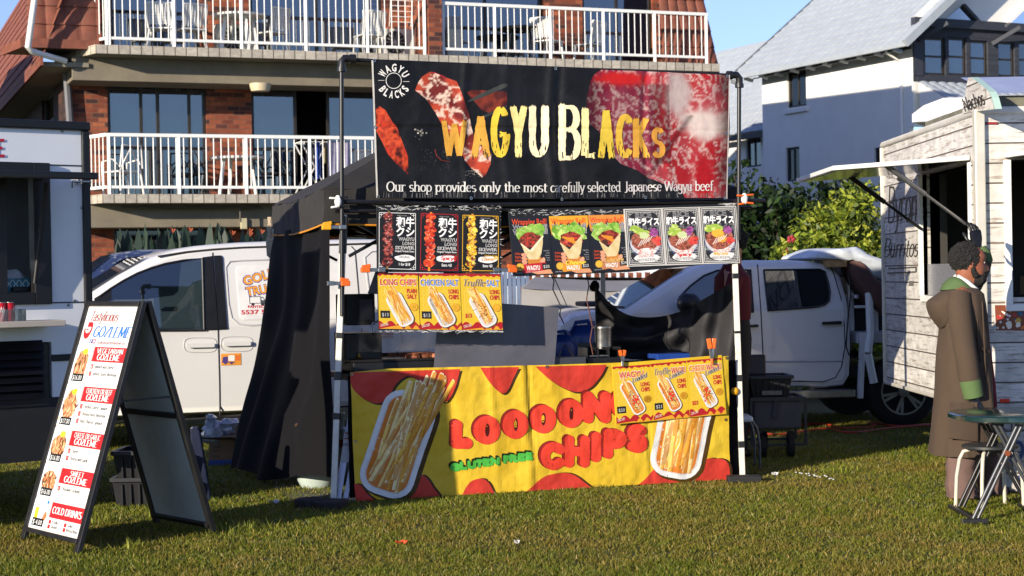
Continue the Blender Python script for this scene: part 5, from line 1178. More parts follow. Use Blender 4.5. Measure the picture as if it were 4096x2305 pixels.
def fry(t, u0, u1, z0, z1):
    m = MB(ST.M); m.path([(u0+.2, .5, z1), (u0+.21, .5, z1+.07), (u0+.27, .5, z1+.09), (u0+.32, .5, z1+.05), (u0+.32, .5, z1)], .008, 8); m.build('basket_handle', STL, t, smooth=True)
    m = MB(ST.M); m.lathe([(.01, 0), (.045, 0), (.04, .02), (.015, .035), (.012, .06)], (u0+.1, .48, z0+.02), 14); m.build('knob', mat('brass', '8a6c2c', .4, .7), t, smooth=True)
boxat('fryer', 'dark deep fryer with basket handle below the black food box', 'fryer', 1378, 1335, 1530, 1455, .5, .35, mat('greasy steel', '2e2c2c', .4, .5, var=.4), .01, fry)
(u, z) = sp_(2422, 1395, .45); t = thing('steel_pot', 'tall stainless steel pot on the counter before the black drape', 'pot', SL(u, .5, z)); m = MB(WM[t]); m.lathe([(.01, 0), (.065, 0), (.068, .16), (.07, .165), (.06, .165), (.055, .01)], (0, 0, 0), 24); m.build('body', STL, t, smooth=True); m = MB(WM[t]); m.lathe([(.074, .155), (.074, .168), (.06, .17)], (0, 0, 0), 24); m.build('rim', STL, t, smooth=True)
(u0, z1), (u1, z0) = sp_(2350, 1392, .3), sp_(2482, 1450, .3); t = thing('cutlery_caddy', 'black divided cutlery caddy on the counter', 'caddy', SL((u0+u1)/2, .35, z0)); m = MB(ST.M)
for x in (0, .33, .66, 1): m.box((u0+(u1-u0)*x-.004, .3, z0), (u0+(u1-u0)*x+.004, .5, z1))
m.box((u0, .5, z0), (u1, .508, z1+.03)); m.box((u0, .3, z0), (u1, .5, z0+.006)); m.box((u0, .296, z0), (u1, .302, z0+(z1-z0)*.35)); m.build('body', BKM, t, bevel=.002)
m = MB(ST.M); m.box((u0+.02, .31, z0+.05), (u1-.09, .42, z0+.058)); m.build('utensils', STL, t)
BLU = mat('blue plastic', '1c3f8c', .35)
def jug(px, py, label, sc=1, dd=1.1):
    u, z = sp_(px, py, dd); t = thing('water_jug', label, 'jug', SL(u, dd, z), R(18.5)); m = MB(WM[t])
    m.loft([[(sx*.13*a*sc, sy*.09*a*sc, h*sc) for sx, sy in ((-1, -.7), (-.7, -1), (.7, -1), (1, -.7), (1, .7), (.7, 1), (-.7, 1), (-1, .7))] for a, h in ((.9, 0), (1, .02), (1, .24), (.9, .29), (.6, .33), (.25, .34))]); m.build('body', BLU, t, smooth=True)
    m = MB(WM[t]); m.path([(-.09*sc, 0, .28*sc), (-.06*sc, 0, .36*sc), (.04*sc, 0, .37*sc), (.09*sc, 0, .28*sc)], .018*sc, 8); m.build('handle', BLU, t, smooth=True); m = MB(WM[t]); m.lathe([(.01, .33*sc), (.03*sc, .33*sc), (.03*sc, .37*sc), (.01, .37*sc)], (.07*sc, 0, 0), 12); m.build('cap', BLU, t)
jug(2335, 1470, 'blue plastic water jug beside the splash guard, seen against the white bonnet'); jug(2245, 1475, 'blue plastic jug half hidden by the splash guard edge', .8, 1.0)
boxat('blue_tray', 'blue plastic lid lying on the counter below the drape', 'tray', 2630, 1418, 2760, 1436, .5, .2, BLU, .004); boxat('foil_tray', 'shallow grey tray with black tongs on the counter', 'tray', 2215, 1432, 2345, 1458, .25, .25, mat('dull grey tray', '55565c', .4, .6), .004, lambda t, u0, u1, z0, z1: [(lambda m: (m.path([(u0+.06, .3, z1), (u0+.1, .3, z1+.1), (u0+.18, .3, z1)], .005, 6), m.build('tongs', BKM, t)))(MB(ST.M))])
# black drape tied behind the counter
dr = thing('black_drape', 'black cloth sagging from the rear post to the right leg of the stall', 'cloth', SL(2.5, 1.3, .9))
top = curve([(2378, 1140), (2440, 1212), (2520, 1262), (2630, 1268), (2740, 1240), (2800, 1205), (2870, 1165), (2935, 1128)], 8); bot = curve([(2385, 1420), (2450, 1430), (2560, 1440), (2680, 1445), (2760, 1445), (2830, 1445), (2900, 1445), (2950, 1445)], 8)
def drape(s, t):
    i = s*(len(top)-1); k = min(int(i), len(top)-2); f = i-k; a = [top[k][j]+(top[k+1][j]-top[k][j])*f for j in (0, 1)]; b = [bot[k][j]+(bot[k+1][j]-bot[k][j])*f for j in (0, 1)]
    off = -1.5+.98*s+.07*math.sin(t*11+s*6)*(1-s)+.05*math.sin(s*26+t*4)
    return ST.pp(a[0]+(b[0]-a[0])*t, a[1]+(b[1]-a[1])*t, off)
b = MB(); b.grid(drape, 60, 24); b.build('drape_cloth', mat('black drape', '2c2b2e', .75, var=.2, bump=.2), dr, smooth=True)
m = MB(); m.ell(ST.pp(2378, 1145, -1.5), (.04, .04, .05), 10, 6, 0, .3); m.build('knot', CLO, dr, smooth=True)
# gas cylinder, sack truck, ground sheet
def gas(px, py, label):
    c = gp(px, py); t = thing('gas_cylinder', label, 'gas cylinder', c); m = MB(WM[t]); m.lathe([(.01, .02), (.12, .0), (.15, .06), (.155, .12), (.155, .3), (.14, .36), (.09, .4), (.03, .42)], (0, 0, 0), 22); m.build('body', mat('pale green white enamel', 'aebcb6', .35), t, smooth=True)
    m = MB(WM[t]); m.lathe([(.1, .39), (.11, .5), (.1, .5), (.095, .4)], (0, 0, 0), 18); m.build('collar', mat('pale green white enamel', 'aebcb6', .35), t); m = MB(WM[t]); m.lathe([(.01, .42), (.02, .42), (.02, .47), (.01, .48)], (0, 0, 0), 10); m.build('valve', STL, t)
    m = MB(WM[t]); m.bar((.09, -.135, .24), (.09, -.135, .3), .05, .004, up=(0, 1, 0)); m.build('hazard_sticker', mat('red sticker', 'b8281c', .5), t)
gas(1270, 1950, 'pale gas cylinder poking out below the black cloth wall'); gas(1330, 1905, 'pale gas cylinder standing behind the left front leg')
sh = [gp(*p)+V((0, 0, .006)) for p in ((1066, 1930), (1110, 1962), (1164, 1998), (1200, 2046), (1260, 2012), (1360, 1985), (1330, 1900), (1150, 1890))]
m = MB(); m.face(sh); m2 = bmesh.new(); solo(m.build('ground_sheet', mat('dusty grey sheet', '6e685e', .9, var=.4, vs=7, bump=.4)), 'dusty grey ground sheet sticking out under the black cloth wall', 'sheet')
t = thing('sack_truck', 'folded aluminium sack truck leaning behind the left front leg, marked 150', 'trolley', gp(1348, 2004)); a, b_ = ST.pp(1349, 2006, -.05), ST.pp(1408, 1650, -.2)
m = MB(); m.bar(a, b_, .05, .02, up=(0, 1, 0)); m.build('rail', STL, t, bevel=.004); m = MB(); m.bar(a+V((.05, .08, 0)), b_+V((.07, .08, 0)), .04, .02, up=(0, 1, 0)); m.build('rail', STL, t, bevel=.004)
m = MB(); m.box(tuple(a+V((-.05, -.02, .0))), tuple(a+V((.2, .14, .012)))); m.build('toe_plate', STL, t)
P = Pr(lambda x, y, o: ST.p(x, y, .0+o-.13+.035), .002); P.x = lambda x, y: ST.hit(x, y, -.095)
P.poly([(1376, 1725), (1402, 1727), (1398, 1850), (1366, 1846)], '#c8c8cc'); P.l = 2; P.rect(1378, 1730, 1400, 1735, '#b83c2c'); P.rect(1376, 1752, 1398, 1757, '#b83c2c'); P.put(sans('150', .01), 1372, 1784, 12, '#2c2c38', 20); P.build('label', PRINTM, t)
# ------------------------------------------------------------------ sandwich board
FLb, FRb, RRb, RLb = gp(94, 2161), gp(309, 2217), gp(855, 2139), gp(629, 2095)
HT = 1.445; mid = lambda a, b: (a+b)/2
TLa, TRa = mid(FLb, RLb)+V((0, 0, HT)), mid(FRb, RRb)+V((0, 0, HT))
TLa, TRa = TLa+(TRa-TLa)*.03, TRa
af = thing('sandwich_board', 'black framed sandwich board with red and white food menu on the grass', 'menu board', mid(FLb, RRb))
DKF = mat('chipped black frame', '1c1c1e', .45, var=.3, vs=10, dirt=0)
fnn = (FRb-FLb).cross(TLa-FLb).normalized()
if fnn.y > 0: fnn = -fnn
def afr(Lb, Rb, Lt, Rt, nn, name):
    m = MB(); w = .055; lt, rt = Lt+(Rt-Lt).normalized()*.025, Rt-(Rt-Lt).normalized()*.025
    for a, b in ((Lt, Lb), (Rt, Rb)): m.bar(a, b, w, .03, up=nn)
    q = lambda t: (Lt+(Lb-Lt)*t, Rt+(Rb-Rt)*t)
    for t in (.015, .955): a, b = q(t); m.bar(a, b, .028, w, up=nn)
    o = m.build(name, DKF, af, bevel=.004); return q
qf = afr(FLb, FRb, TLa, TRa, fnn, 'front_frame')
bo = V((.02, .02, 0)); rn = V((-fnn.x, -fnn.y, fnn.z)); qr = afr(RLb, RRb, TLa+bo, TRa+bo, rn, 'rear_frame')
def panel(q, t0, t1, nn, off, m_, name):
    a, b = q(t0); c, d = q(t1); e = (b-a).normalized()*.02; m = MB(); P4 = [a+e+nn*off, b-e+nn*off, d-e+nn*off, c+e+nn*off]; B4 = [p-nn*.008 for p in P4]
    m.grid(lambda s, t: (P4[0]*(1-s)+P4[1]*s)*(1-t)+(P4[3]*(1-s)+P4[2]*s)*t, 10, 20)
    m.add(P4+B4, [[7, 6, 5, 4], [0, 4, 5, 1], [1, 5, 6, 2], [2, 6, 7, 3], [3, 7, 4, 0]]); m.build(name, m_, af); return P4
panel(qr, .02, .95, rn, .004, mat('grey board back', 'a8b0ac', .6), 'rear_panel'); P4 = panel(qf, .02, .945, fnn, .006, mat('white board', 'dcdcda', .35), 'front_panel')
m = MB(); a, b = qr(.48); m.bar(a-rn*.01, b-rn*.01, .03, .03, up=rn); a, b = qf(.40); c, d = qr(.40); m.bar(a-fnn*.02, b-fnn*.02, .03, .03, up=fnn); m.bar(b-fnn*.02, d, .012); m.bar(a-fnn*.02, c, .012); m.build('braces', DKF, af)
ASP = 1.33/.75
P = Pr(lambda a, b, o: (P4[0]*(1-a)+P4[1]*a)*(1-b)+(P4[3]*(1-a)+P4[2]*a)*b+fnn*o, .004); P.x = lambda x, y: (x, y)
gred = '#b81e26'
serif = lambda s, th=.2, sh=0: skel(s, th*.72, .065, True, sh)
P.put(skel('Tastylicious', .12, .05, False, .22), .10, .07, .045, '#8c1c28', .55); P.put(serif('GOZLEME', .22, .18), .24, .142, .048, '#2a6cc0', .72)
P.line(curve([(.10, .088), (.16, .086), (.19, .092), (.185, .115), (.15, .137), (.10, .14), (.065, .125), (.06, .105)]), .022, '#a81c24'); P.line(curve([(.09, .112), (.11, .108), (.13, .112)]), .006, '#a81c24'); P.line(curve([(.09, .124), (.115, .131), (.14, .122)]), .007, '#a81c24')
P.rect(.22, .152, .275, .172, '#2c3c84'); P.l = 1; P.put(sans('f', .03), .237, .17, .016, '#f0f0f0', .022); P.l = 0; P.rect(.285, .152, .335, .172, '#b04a7c'); P.l = 1; P.oval(.31, .162, .014, .006, '#f0e0e0', 10); P.put(serif('Tastyliciousgozleme@gmail.com', .16), .36, .172, .014, '#a88088', .55)
def gmap(x, y): return (x, y)
rows = [(.182, .352, ('VEGETARIAN', 'GOZLEME'), ('Spinach and Cheese', 'Spinach, Cheese, Mushroom'), '$16.00', 1), (.36, .548, ('CHICKEN OR BEEF', 'GOZLEME'), ('Chicken, Cheese, Spinach', 'Chicken,Cheese, Mushroom', 'Beef, Cheese, Spinach'), '$17.00', 3), (.556, .712, ('CHEESE OR GARLIC', 'GOZLEME'), ('Cheese', 'Cheese and Garlic'), '$16.00', 6), (.72, .862, ('SWEET', 'GOZLEME'), ('Chocolate Gozleme',), '$16.00', 8), (.87, .995, ('COLD DRINKS',), (), '$ 4.00', 9)]
for t0, t1, hd, its, pr, n0 in rows:
    h = t1-t0; P.l = 0; P.line([(.01, t1), (.99, t1)], .003, '#c89098'); P.rect(.01, t0, .34, t1-.004, lambda a, b: mixc(lin('c4d0dc'), lin('e4e8ec'), .5+fb(a, b*2, 6, n0))); P.line([(.345, t0), (.345, t1)], .006, '#d8b0b4')
    P.rect(.36, t0+.004, .99, t0+.07, gred); P.l = 1
    if n0 < 9:
        P.oval(.17, t0+h*.55, .15, h*.4, '#d8dadc', 22); P.l = 2; P.oval(.17, t0+h*.5, .13, h*.36, foodcol(['5a2c18', 'd0a070', 'b05a34', 'e8c898', '8c3c20'], 30, n0, 3.2), 20, .2, g=.008); P.l = 3
        for k in range(24): P.oval(random.gauss(.17, .06), t0+h*.5+random.gauss(0, h*.13), .022, .007, random.choice(['#5c3018', '#e4c49c', '#c4704c', '#4a4a20', '#d89c68']), 6, .5, rot=random.random()*3)
        if n0 != 8: P.oval(.2, t0+h*.16, .055, .014, '#e8c838', 12)
    else:
        P.poly([(.06, .91), (.13, .905), (.14, .97), (.07, .975)], '#d8b830'); P.line([(.18, .96), (.26, .885)], .05, '#dce6f0'); P.oval(.27, .88, .03, .008, '#3c74c4'); P.oval(.24, .94, .07, .022, '#d8744c'); P.rect(.12, .955, .2, .985, '#c02028')
    P.l = 4; P.rect(.06, t1-.042, .28, t1-.008, '#16181c'); P.l = 5; P.put(sans(pr, .0), .075, t1-.014, .022, '#e4e6e6', .18)
    if len(hd) == 2: P.put(serif(hd[0], .2), .675, t0+.032, .021, '#f2e8e8', .5 if len(hd[0]) > 9 else .26, mid=True); P.put(serif(hd[1], .22), .675, t0+.062, .026, '#f6eeee', .44, mid=True)
    else: P.put(serif(hd[0], .22), .675, t0+.05, .028, '#f6eeee', .56, mid=True)
    for i, s in enumerate(its): y = t0+.098+i*.032; P.rect(.38, y-.016, .42, y+.004, gred); P.l = 6; P.put(sans(str(n0+i)), .394, y, .011, '#f0e0e0', .013); P.l = 5; P.put(serif(s, .16), .45, y, .014, '#58585c', min(.46, .021*len(s)))
for i, s in enumerate(('Cola', 'Solo', 'Orange', 'Mineral Water')): x, y = (.38, .68)[i % 2], .962+.02*(i//2); P.rect(x, y-.012, x+.04, y+.004, gred); P.put(serif(s, .16), x+.06, y, .012, '#58585c', (.13, .1, .13, .22)[i])
P.build('printed_menu', PRINTM, af)
# ------------------------------------------------------------------ vehicles
WHC = mat('white car paint', 'd4d4d2', .3, var=.03, vs=2, coat=.5)
BKP = mat('black trim plastic', '121315', .45, var=.15)
CGL = glass('car glass', '0c1418', .12, .45); CGD = glass('tinted car glass', '06080c', .10, .15)
RUB = mat('tyre rubber', '121212', .8, var=.2, bump=.3)
SEAM = mat('panel gap', '2a2a2a', .8)
def clip_poly(poly, z, keep_low):
    out = []
    for i, p in enumerate(poly):
        r = poly[i-1]
        if (p[1] < z) != (r[1] < z): t = (z-r[1])/(p[1]-r[1]); out.append((r[0]+(p[0]-r[0])*t, z))
        if (p[1] < z) == keep_low: out.append(p)
    return out
class Car:
    """closed body lofted across its width: rounded shoulders, upper part leaning inwards above the belt line"""
    def __init__(s, name, label, cat, pl, prof, w, belt, lean, m, rnd=.09):
        s.pl, s.belt, s.lean = pl, belt, lean; u = sum(p[0] for p in prof)/len(prof); s.t = thing(name, label, cat, pl.p(u, 0, -w/2)); s.w = w
        n = len(prof); nr = []
        for i in range(n):
            a, b = prof[i-1], prof[(i+1) % n]; dx, dz = b[0]-a[0], b[1]-a[1]; l = math.hypot(dx, dz) or 1; nr.append((dz/l, -dx/l))
        ar = sum(prof[i-1][0]*prof[i][1]-prof[i][0]*prof[i-1][1] for i in range(n))
        sg = -1 if ar > 0 else 1
        mb = MB(pl.M); rings = []
        for d, ins in ((0, rnd), (rnd*.3, rnd*.3), (rnd, 0), (w-rnd, 0), (w-rnd*.3, rnd*.3), (w, rnd)):
            ring = []
            for (x, z), (nx, nz) in zip(prof, nr):
                x2, z2 = x+nx*ins*sg, z+nz*ins*sg; k = lean*max(0, z2-belt); ring.append((x2, d+(k if d < w/2 else -k), z2))
            rings.append(ring)
        mb.loft(rings, cap=False); s.in_ = [(p[0], p[2]) for p in rings[0]]
        for lo in (True, False):
            q = clip_poly(s.in_, belt, lo)
            if len(q) > 2: mb.face([(x, s.y(z), z) for x, z in q])
        mb.face([(x, w-lean*max(0, z-belt), z) for x, z in s.in_][::-1])
        s.body = mb.build('body', m, s.t, smooth=True)
    def y(s, z): return s.lean*max(0, z-s.belt)
    def side(s, poly, name, m, off=.004, par=None, split=True):
        mb = MB(s.pl.M)
        for lo in (True, False):
            q = clip_poly(poly, s.belt, lo) if split else poly
            if len(q) > 2: mb.prism(q, lambda x, z, d: (x, s.y(z)-off-.0+d, z), .02)
            if not split: break
        return mb.build(name, m, par or s.t)
    def strip(s, pts, r, name, m, off=.002, par=None):
        mb = MB(s.pl.M); mb.path([(x, s.y(z)-off, z) for x, z in pts], r, 6); return mb.build(name, m, par or s.t, smooth=True)
    def wheel(s, x, r, d0, wd=.22, rim=True, spokes=6):
        mb = MB(s.pl.M); ri = r*.66; mb.lathe([(ri, -.0), (r*.9, -.005), (r, -.03), (r, -wd+.03), (r*.9, -wd), (ri, -wd)], (x, d0, r), 32, 0, 'y')
        wl = mb.build('wheel', RUB, s.t, smooth=True)
        if rim:
            m = MB(s.pl.M); m.lathe([(ri+.005, .0), (ri+.004, -.012), (ri-.02, -.02), (ri-.03, -.09), (.01, -.10)], (x, d0-.0, r), 28, 0, 'y')
            m.build('rim_dish', mat('dark wheel well', '1c1e22', .5, .4), wl, smooth=True); m = MB(s.pl.M)
            for k in range(spokes):
                for e in (-.13, .13):
                    a = k*2*math.pi/spokes+.3; m.bar((x+.05*math.cos(a), d0+.012, r+.05*math.sin(a)), (x+ri*math.cos(a+e), d0+.012, r+ri*math.sin(a+e)), .028, .03, up=(0, 1, 0))
            m.lathe([(ri-.015, -.03), (ri-.012, .008), (ri+.004, .008), (ri+.004, -.03)], (x, d0+.0, r), 32, 0, 'y'); m.lathe([(.01, .02), (.055, .012), (.06, -.03)], (x, d0-.01, r), 16, 0, 'y'); m.build('rim', mat('alloy rim', '8a8e96', .35, .8), wl)
        return wl
# --- white delivery van
VP = Pl(at(650, 1000, 16.5), 20.0); v_ = lambda x, y: VP.hit(x, y)
kv = crop(300, 900, .5656); vh = lambda x, y: v_(*kv(x, y))
sill = .26
f0 = v_(345, 1188)
prof = [(f0[0]-1.0, .3), (f0[0]-1.08, .62), (f0[0]-.95, .98), (f0[0]-.5, 1.16), v_(352, 1183), v_(480, 1102), v_(600, 1036), v_(660, 1013), v_(719, 996), v_(790, 983), v_(860, 976), v_(960, 969), v_(1080, 964), v_(1400, 956), v_(1690, 955), v_(1770, 968), (v_(1800, 1100)[0], 1.5), (v_(1812, 1300)[0], .8), (v_(1812, 1300)[0], .3)]
van = Car('delivery_van', 'white delivery van with yellow and red lettered side sign, parked behind the black cloth wall', 'van', VP, prof, 1.75, vh(900, 742)[1]+.02, .16, WHC, .07)
belt = van.belt
far = van.side([vh(560, 300), vh(740, 270), vh(905, 250), vh(898, 735), vh(560, 735)], 'far_window_view', mat('pale van interior', '7c8f94', .8, var=.1), .003)
van.side([vh(268, 470), vh(450, 345), vh(650, 278), vh(760, 262), vh(735, 470), vh(700, 498), vh(500, 525), vh(268, 528)], 'far_door_glass', mat('dim van glass', '141c24', .4), .005)
m = van.side([vh(605, 600), vh(640, 580), vh(735, 578), vh(722, 612), vh(622, 612)], 'inner_handle', mat('dim van glass', '141c24', .4), .005)
fw_ = van.side([vh(180, 500), vh(258, 448), vh(350, 392), vh(450, 340), vh(550, 302), vh(650, 272), vh(780, 248), vh(912, 232), vh(912, 745), vh(500, 745), vh(180, 640)], 'front_window', CGL, .012)
van.strip([vh(180, 505), vh(258, 450), vh(350, 394), vh(450, 342), vh(550, 304), vh(650, 274), vh(780, 250), vh(912, 234), vh(912, 745), vh(400, 747)], .012, 'window_seal', BKP, .014)
van.side([vh(140, 520), vh(262, 448), vh(262, 530), vh(140, 560)], 'mirror_base', BKP, .016)
van.side([vh(914, 228), vh(986, 218), vh(1011, 742), vh(908, 745)], 'pillar_trim', BKP, .012); van.side([vh(997, 216), vh(1045, 214), vh(1056, 228), vh(1076, 738), vh(1014, 741)], 'pillar_trim', BKP, .012)
van.strip([vh(988, 195), vh(992, 300), vh(1012, 742), vh(1022, 1100), vh(1025, 1345)], .007, 'door_seam', SEAM, .0)
van.strip([vh(240, 1180), vh(700, 1378), vh(1025, 1362), vh(1500, 1310), vh(2600, 1240)], .008, 'sill_seam', SEAM, .0)
vs = [v_(1660, 968), v_(1672, 1100), v_(1690, 1300), v_(1700, 1640)]; van.strip([v_(1418, 985), v_(1432, 1000), v_(1440, 1180), v_(1448, 1330), v_(1450, 1640)], .006, 'door_seam', SEAM, .0)
for q in ([(1180, 252), (1110, 258), (1078, 300), (1090, 560), (1110, 660), (1165, 705), (1250, 712), (1500, 700)], [(1385, 245), (1180, 252)]): van.strip([vh(*p) for p in q], .012, 'panel_groove', mat('white car paint shade', 'b8b8b8', .3), -.004)
van.strip([v_(1600, 1003), v_(1500, 1005), v_(1470, 1030), v_(1480, 1150), v_(1500, 1240), v_(1600, 1260)], .012, 'panel_groove', mat('white car paint shade', 'b8b8b8', .3), -.004)
van.strip([vh(600, 222), vh(800, 190), vh(988, 172), vh(1200, 158), vh(2400, 120)], .01, 'roof_gutter', SEAM, .0)
sg = van.side([vh(1165, 292), vh(1900, 275), vh(1900, 665), vh(1190, 672), vh(1168, 650), vh(1152, 320)], 'side_sign', mat('white vinyl sign', 'dededc', .35), .006)
P = Pr(lambda a, z, o: VP.p(a, z, -van.y(z)+.007+o), .002); P.x = lambda x, y: vh(x, y)
for w, x, y, h, wd, dx in (('GOLD', 1208, 428, 62, 250, (.955, -.28)), ('TRUCK', 1222, 502, 60, 260, (.985, -.16))):
    P.l = 0; P.put(sans(w, .06), x-5, y+5, h+6, '#4a4496', wd+12, dx); P.l = 2; P.put(sans(w, .035), x, y, h, '#e09a2c', wd, dx)
P.l = 0; P.line([(1240, 510), (1318, 506), (1318, 553), (1240, 557), (1240, 510)], 4, '#2c2c30'); P.poly([(1318, 510), (1338, 510), (1350, 535), (1350, 562), (1318, 562)], '#4a4c50'); P.poly([(1324, 516), (1336, 516), (1342, 532), (1324, 532)], '#d8dcdc')
for x in (1262, 1330): P.oval(x, 562, 11, 11, '#26262a', 12)
P.put(sans('PANTECHS', .03), 1226, 587, 18, '#c0242c', 150); P.put(sans('5537 5512', .03), 1178, 633, 30, '#c0303a', 265, (1, -.03)); P.build('sign_lettering', PRINTM, sg)
for q in ([(786, 838), (980, 836), (984, 850), (980, 864), (800, 868), (786, 862)], [(1046, 828), (1236, 823), (1240, 838), (1236, 852), (1060, 857), (1046, 852)]):
    h = van.side([vh(*p) for p in q], 'door_handle', WHC, .035); cx = sum(p[0] for p in q)/6; w = max(p[0] for p in q)-min(p[0] for p in q)
    van.strip([vh(cx+(w*.58)*math.copysign(abs(math.cos(a))**.5, math.cos(a)), 850-(cx-880)*.03+52*math.copysign(abs(math.sin(a))**.6, math.sin(a))) for a in (i*math.pi/14 for i in range(29))], .005, 'handle_recess', mat('white car paint shade', 'b8b8b8', .3), .0, h)
st = van.side([vh(1032, 912), vh(1172, 907), vh(1174, 990), vh(1034, 995)], 'orange_sticker', mat('orange vinyl', 'e09436', .4), .004)
P = Pr(lambda a, z, o: VP.p(a, z, .005+o), .001); P.x = lambda x, y: vh(x, y); P.l = 1; P.rect(1084, 922, 1128, 962, '#e8e6e0'); P.poly([(1040, 975), (1046, 935), (1078, 930), (1080, 975)], '#4a3c84'); P.poly([(1050, 950), (1054, 938), (1072, 936), (1072, 948)], '#e09436'); P.rect(1040, 968, 1130, 974, '#4a3c84')
for x in (1062, 1106): P.oval(x, 977, 9, 9, '#3c3078', 12)
for y in (924, 937, 950): P.rect(1134, y, 1166, y+8, '#d85a34')
P.build('sticker_print', PRINTM, st)
van.strip([v_(1548+60*math.cos(a), 1360+62*math.sin(a)) for a in (i*math.pi/12 for i in range(25))], .005, 'fuel_flap', mat('white car paint shade', 'b8b8b8', .3), .0)
P = Pr(lambda a, z, o: VP.p(a, z, .004+o), .001); P.x = lambda x, y: v_(x, y); P.rect(1524, 1332, 1572, 1339, '#b83030'); P.put(sans('DIESEL FUEL', .02), 1526, 1351, 7, '#b83030', 48); P.l = 1; P.put(sans('CAUTION', .01), 1528, 1338, 5, '#f0e0e0', 40); P.build('fuel_label', PRINTM, van.t)
xr = v_(1600, 1300)[0]
for x in (f0[0]-.35, xr+.15): van.wheel(x, .33, .02); m = MB(VP.M); m.lathe([(.40, .012), (.40, -.03), (.01, -.03)], (x, .0, .34), 28, 0, 'y'); m.build('wheel_arch', BKP, van.t)
m = MB(VP.M); pq = [(v_(352, 1178)[0], v_(352, 1178)[1]), v_(600, 1030)]; m.face([(pq[0][0]-.012, .14, pq[0][1]+.012), (pq[0][0]-.012, 1.6, pq[0][1]+.012), (pq[1][0]-.012, 1.5, pq[1][1]+.012), (pq[1][0]-.012, .22, pq[1][1]+.012)]); m.build('windscreen', CGD, van.t)
# --- silver van behind it
VP2 = Pl(at(560, 1000, 19.6), 20.0); w_ = lambda x, y: VP2.hit(*kv(x, y))
g0_ = w_(95, 360)
v2 = Car('silver_van', 'silver grey vehicle parked behind the white delivery van, only its roof and windscreen showing', 'van', VP2, [(g0_[0]-1.0, .3), (g0_[0]-1.05, .8), (g0_[0]-.3, 1.1), w_(95, 365), w_(180, 300), w_(305, 208), w_(380, 185), w_(500, 172), w_(760, 168), w_(1400, 172), (w_(1700, 190)[0], 1.75), (w_(1720, 600)[0], .9), (w_(1720, 600)[0], .3)], 1.7, 1.0, .2, mat('silver car paint', '9aa0a8', .3, .4, var=.03, vs=2, coat=.5))
m = MB(VP2.M); a, b = w_(98, 355), w_(300, 214); m.face([(a[0]-.015, .2, a[1]+.015), (a[0]-.015, 1.5, a[1]+.015), (b[0]-.015, 1.35, b[1]+.015), (b[0]-.015, .3, b[1]+.015)]); m.build('windscreen', CGD, v2.t)
v2.side([w_(200, 375), w_(330, 258), w_(380, 240), w_(560, 225), w_(900, 225), w_(900, 400), w_(200, 400)], 'side_window', CGD, .006); v2.strip([w_(200, 375), w_(330, 258), w_(400, 236), w_(560, 222), w_(900, 222)], .016, 'window_trim', BKP, .008)
for x in (g0_[0]-.4, g0_[0]+2.4): v2.wheel(x, .33, .02)
# --- white dual cab ute
UP = Pl(at(3625, 1200, 17.35), 8.0); ku = crop(2696, 750, .5516); u_ = lambda x, y: UP.hit(x, y); uh = lambda x, y: u_(*ku(x, y)); k3b = crop(2600, 950, .6897); ub = lambda x, y: u_(*k3b(x, y))
pu = [(u_(2222, 1500)[0], .38), (u_(2215, 1450)[0], .55), (u_(2222, 1360)[0], .85), u_(2240, 1300), u_(2290, 1262), u_(2380, 1243), u_(2510, 1238), u_(2600, 1182), u_(2700, 1118), u_(2770, 1082), u_(2820, 1062), u_(2880, 1048), u_(3000, 1041), u_(3180, 1041), u_(3300, 1048), u_(3350, 1064), u_(3378, 1105), u_(3398, 1200), u_(3410, 1350), u_(3406, 1500), u_(3380, 1545), u_(3300, 1555), (u_(3200, 1560)[0], .42), (u_(2600, 1560)[0], .40)]
ute = Car('dual_cab_ute', 'white dual cab ute parked between the stall and the plank trailer', 'ute', UP, pu, 1.72, uh(900, 890)[1], .22, WHC, .07)
ute.side([uh(668, 598), uh(1075, 594), uh(1112, 612), uh(1130, 690), uh(1138, 760), uh(1128, 820), uh(1095, 850), uh(1040, 866), uh(680, 895)], 'rear_window', CGD, .010); ute.strip([uh(668, 598), uh(1075, 594), uh(1112, 612), uh(1130, 690), uh(1138, 760), uh(1128, 820), uh(1095, 850), uh(1040, 866), uh(680, 895), uh(668, 598)], .010, 'window_seal', BKP, .012)
ute.side([uh(40, 800), uh(130, 712), uh(230, 640), uh(330, 602), uh(572, 598), uh(572, 903), uh(60, 915), uh(20, 850)], 'front_window', CGL, .010); ute.strip([uh(40, 800), uh(130, 712), uh(230, 640), uh(330, 602), uh(572, 598), uh(572, 903), uh(60, 915)], .010, 'window_seal', BKP, .012)
ute.side([uh(540, 600), uh(577, 598), uh(580, 902), uh(560, 903)], 'pillar_trim', BKP, .012)
ute.strip([uh(626, 560), uh(630, 900), uh(640, 1100), uh(650, 1300), uh(672, 1400), uh(1080, 1410)], .006, 'door_seam', SEAM, 0); ute.strip([uh(1155, 560), uh(1180, 640), uh(1215, 800), uh(1235, 1000), uh(1240, 1150), uh(1215, 1300), uh(1170, 1380), uh(1080, 1410)], .006, 'door_seam', SEAM, 0)
ute.strip([uh(500, 1265), uh(900, 1262), uh(1230, 1258)], .012, 'body_crease', mat('white car paint shade', 'b8b8b8', .3), -.004)
for q in ([(1070, 975), (1205, 968), (1214, 982), (1205, 993), (1072, 996)], [(480, 1000), (600, 992), (612, 1004), (600, 1014), (480, 1020)]): ute.side([uh(*p) for p in q], 'door_handle', BKP, .03)
m = MB(UP.M); a, b = u_(2514, 1234), u_(2775, 1078); m.face([(a[0]-.015, .1, a[1]+.015), (a[0]-.015, 1.62, a[1]+.015), (b[0]-.015, 1.42, b[1]+.015), (b[0]-.015, .28, b[1]+.015)]); m.build('windscreen', CGL, ute.t)
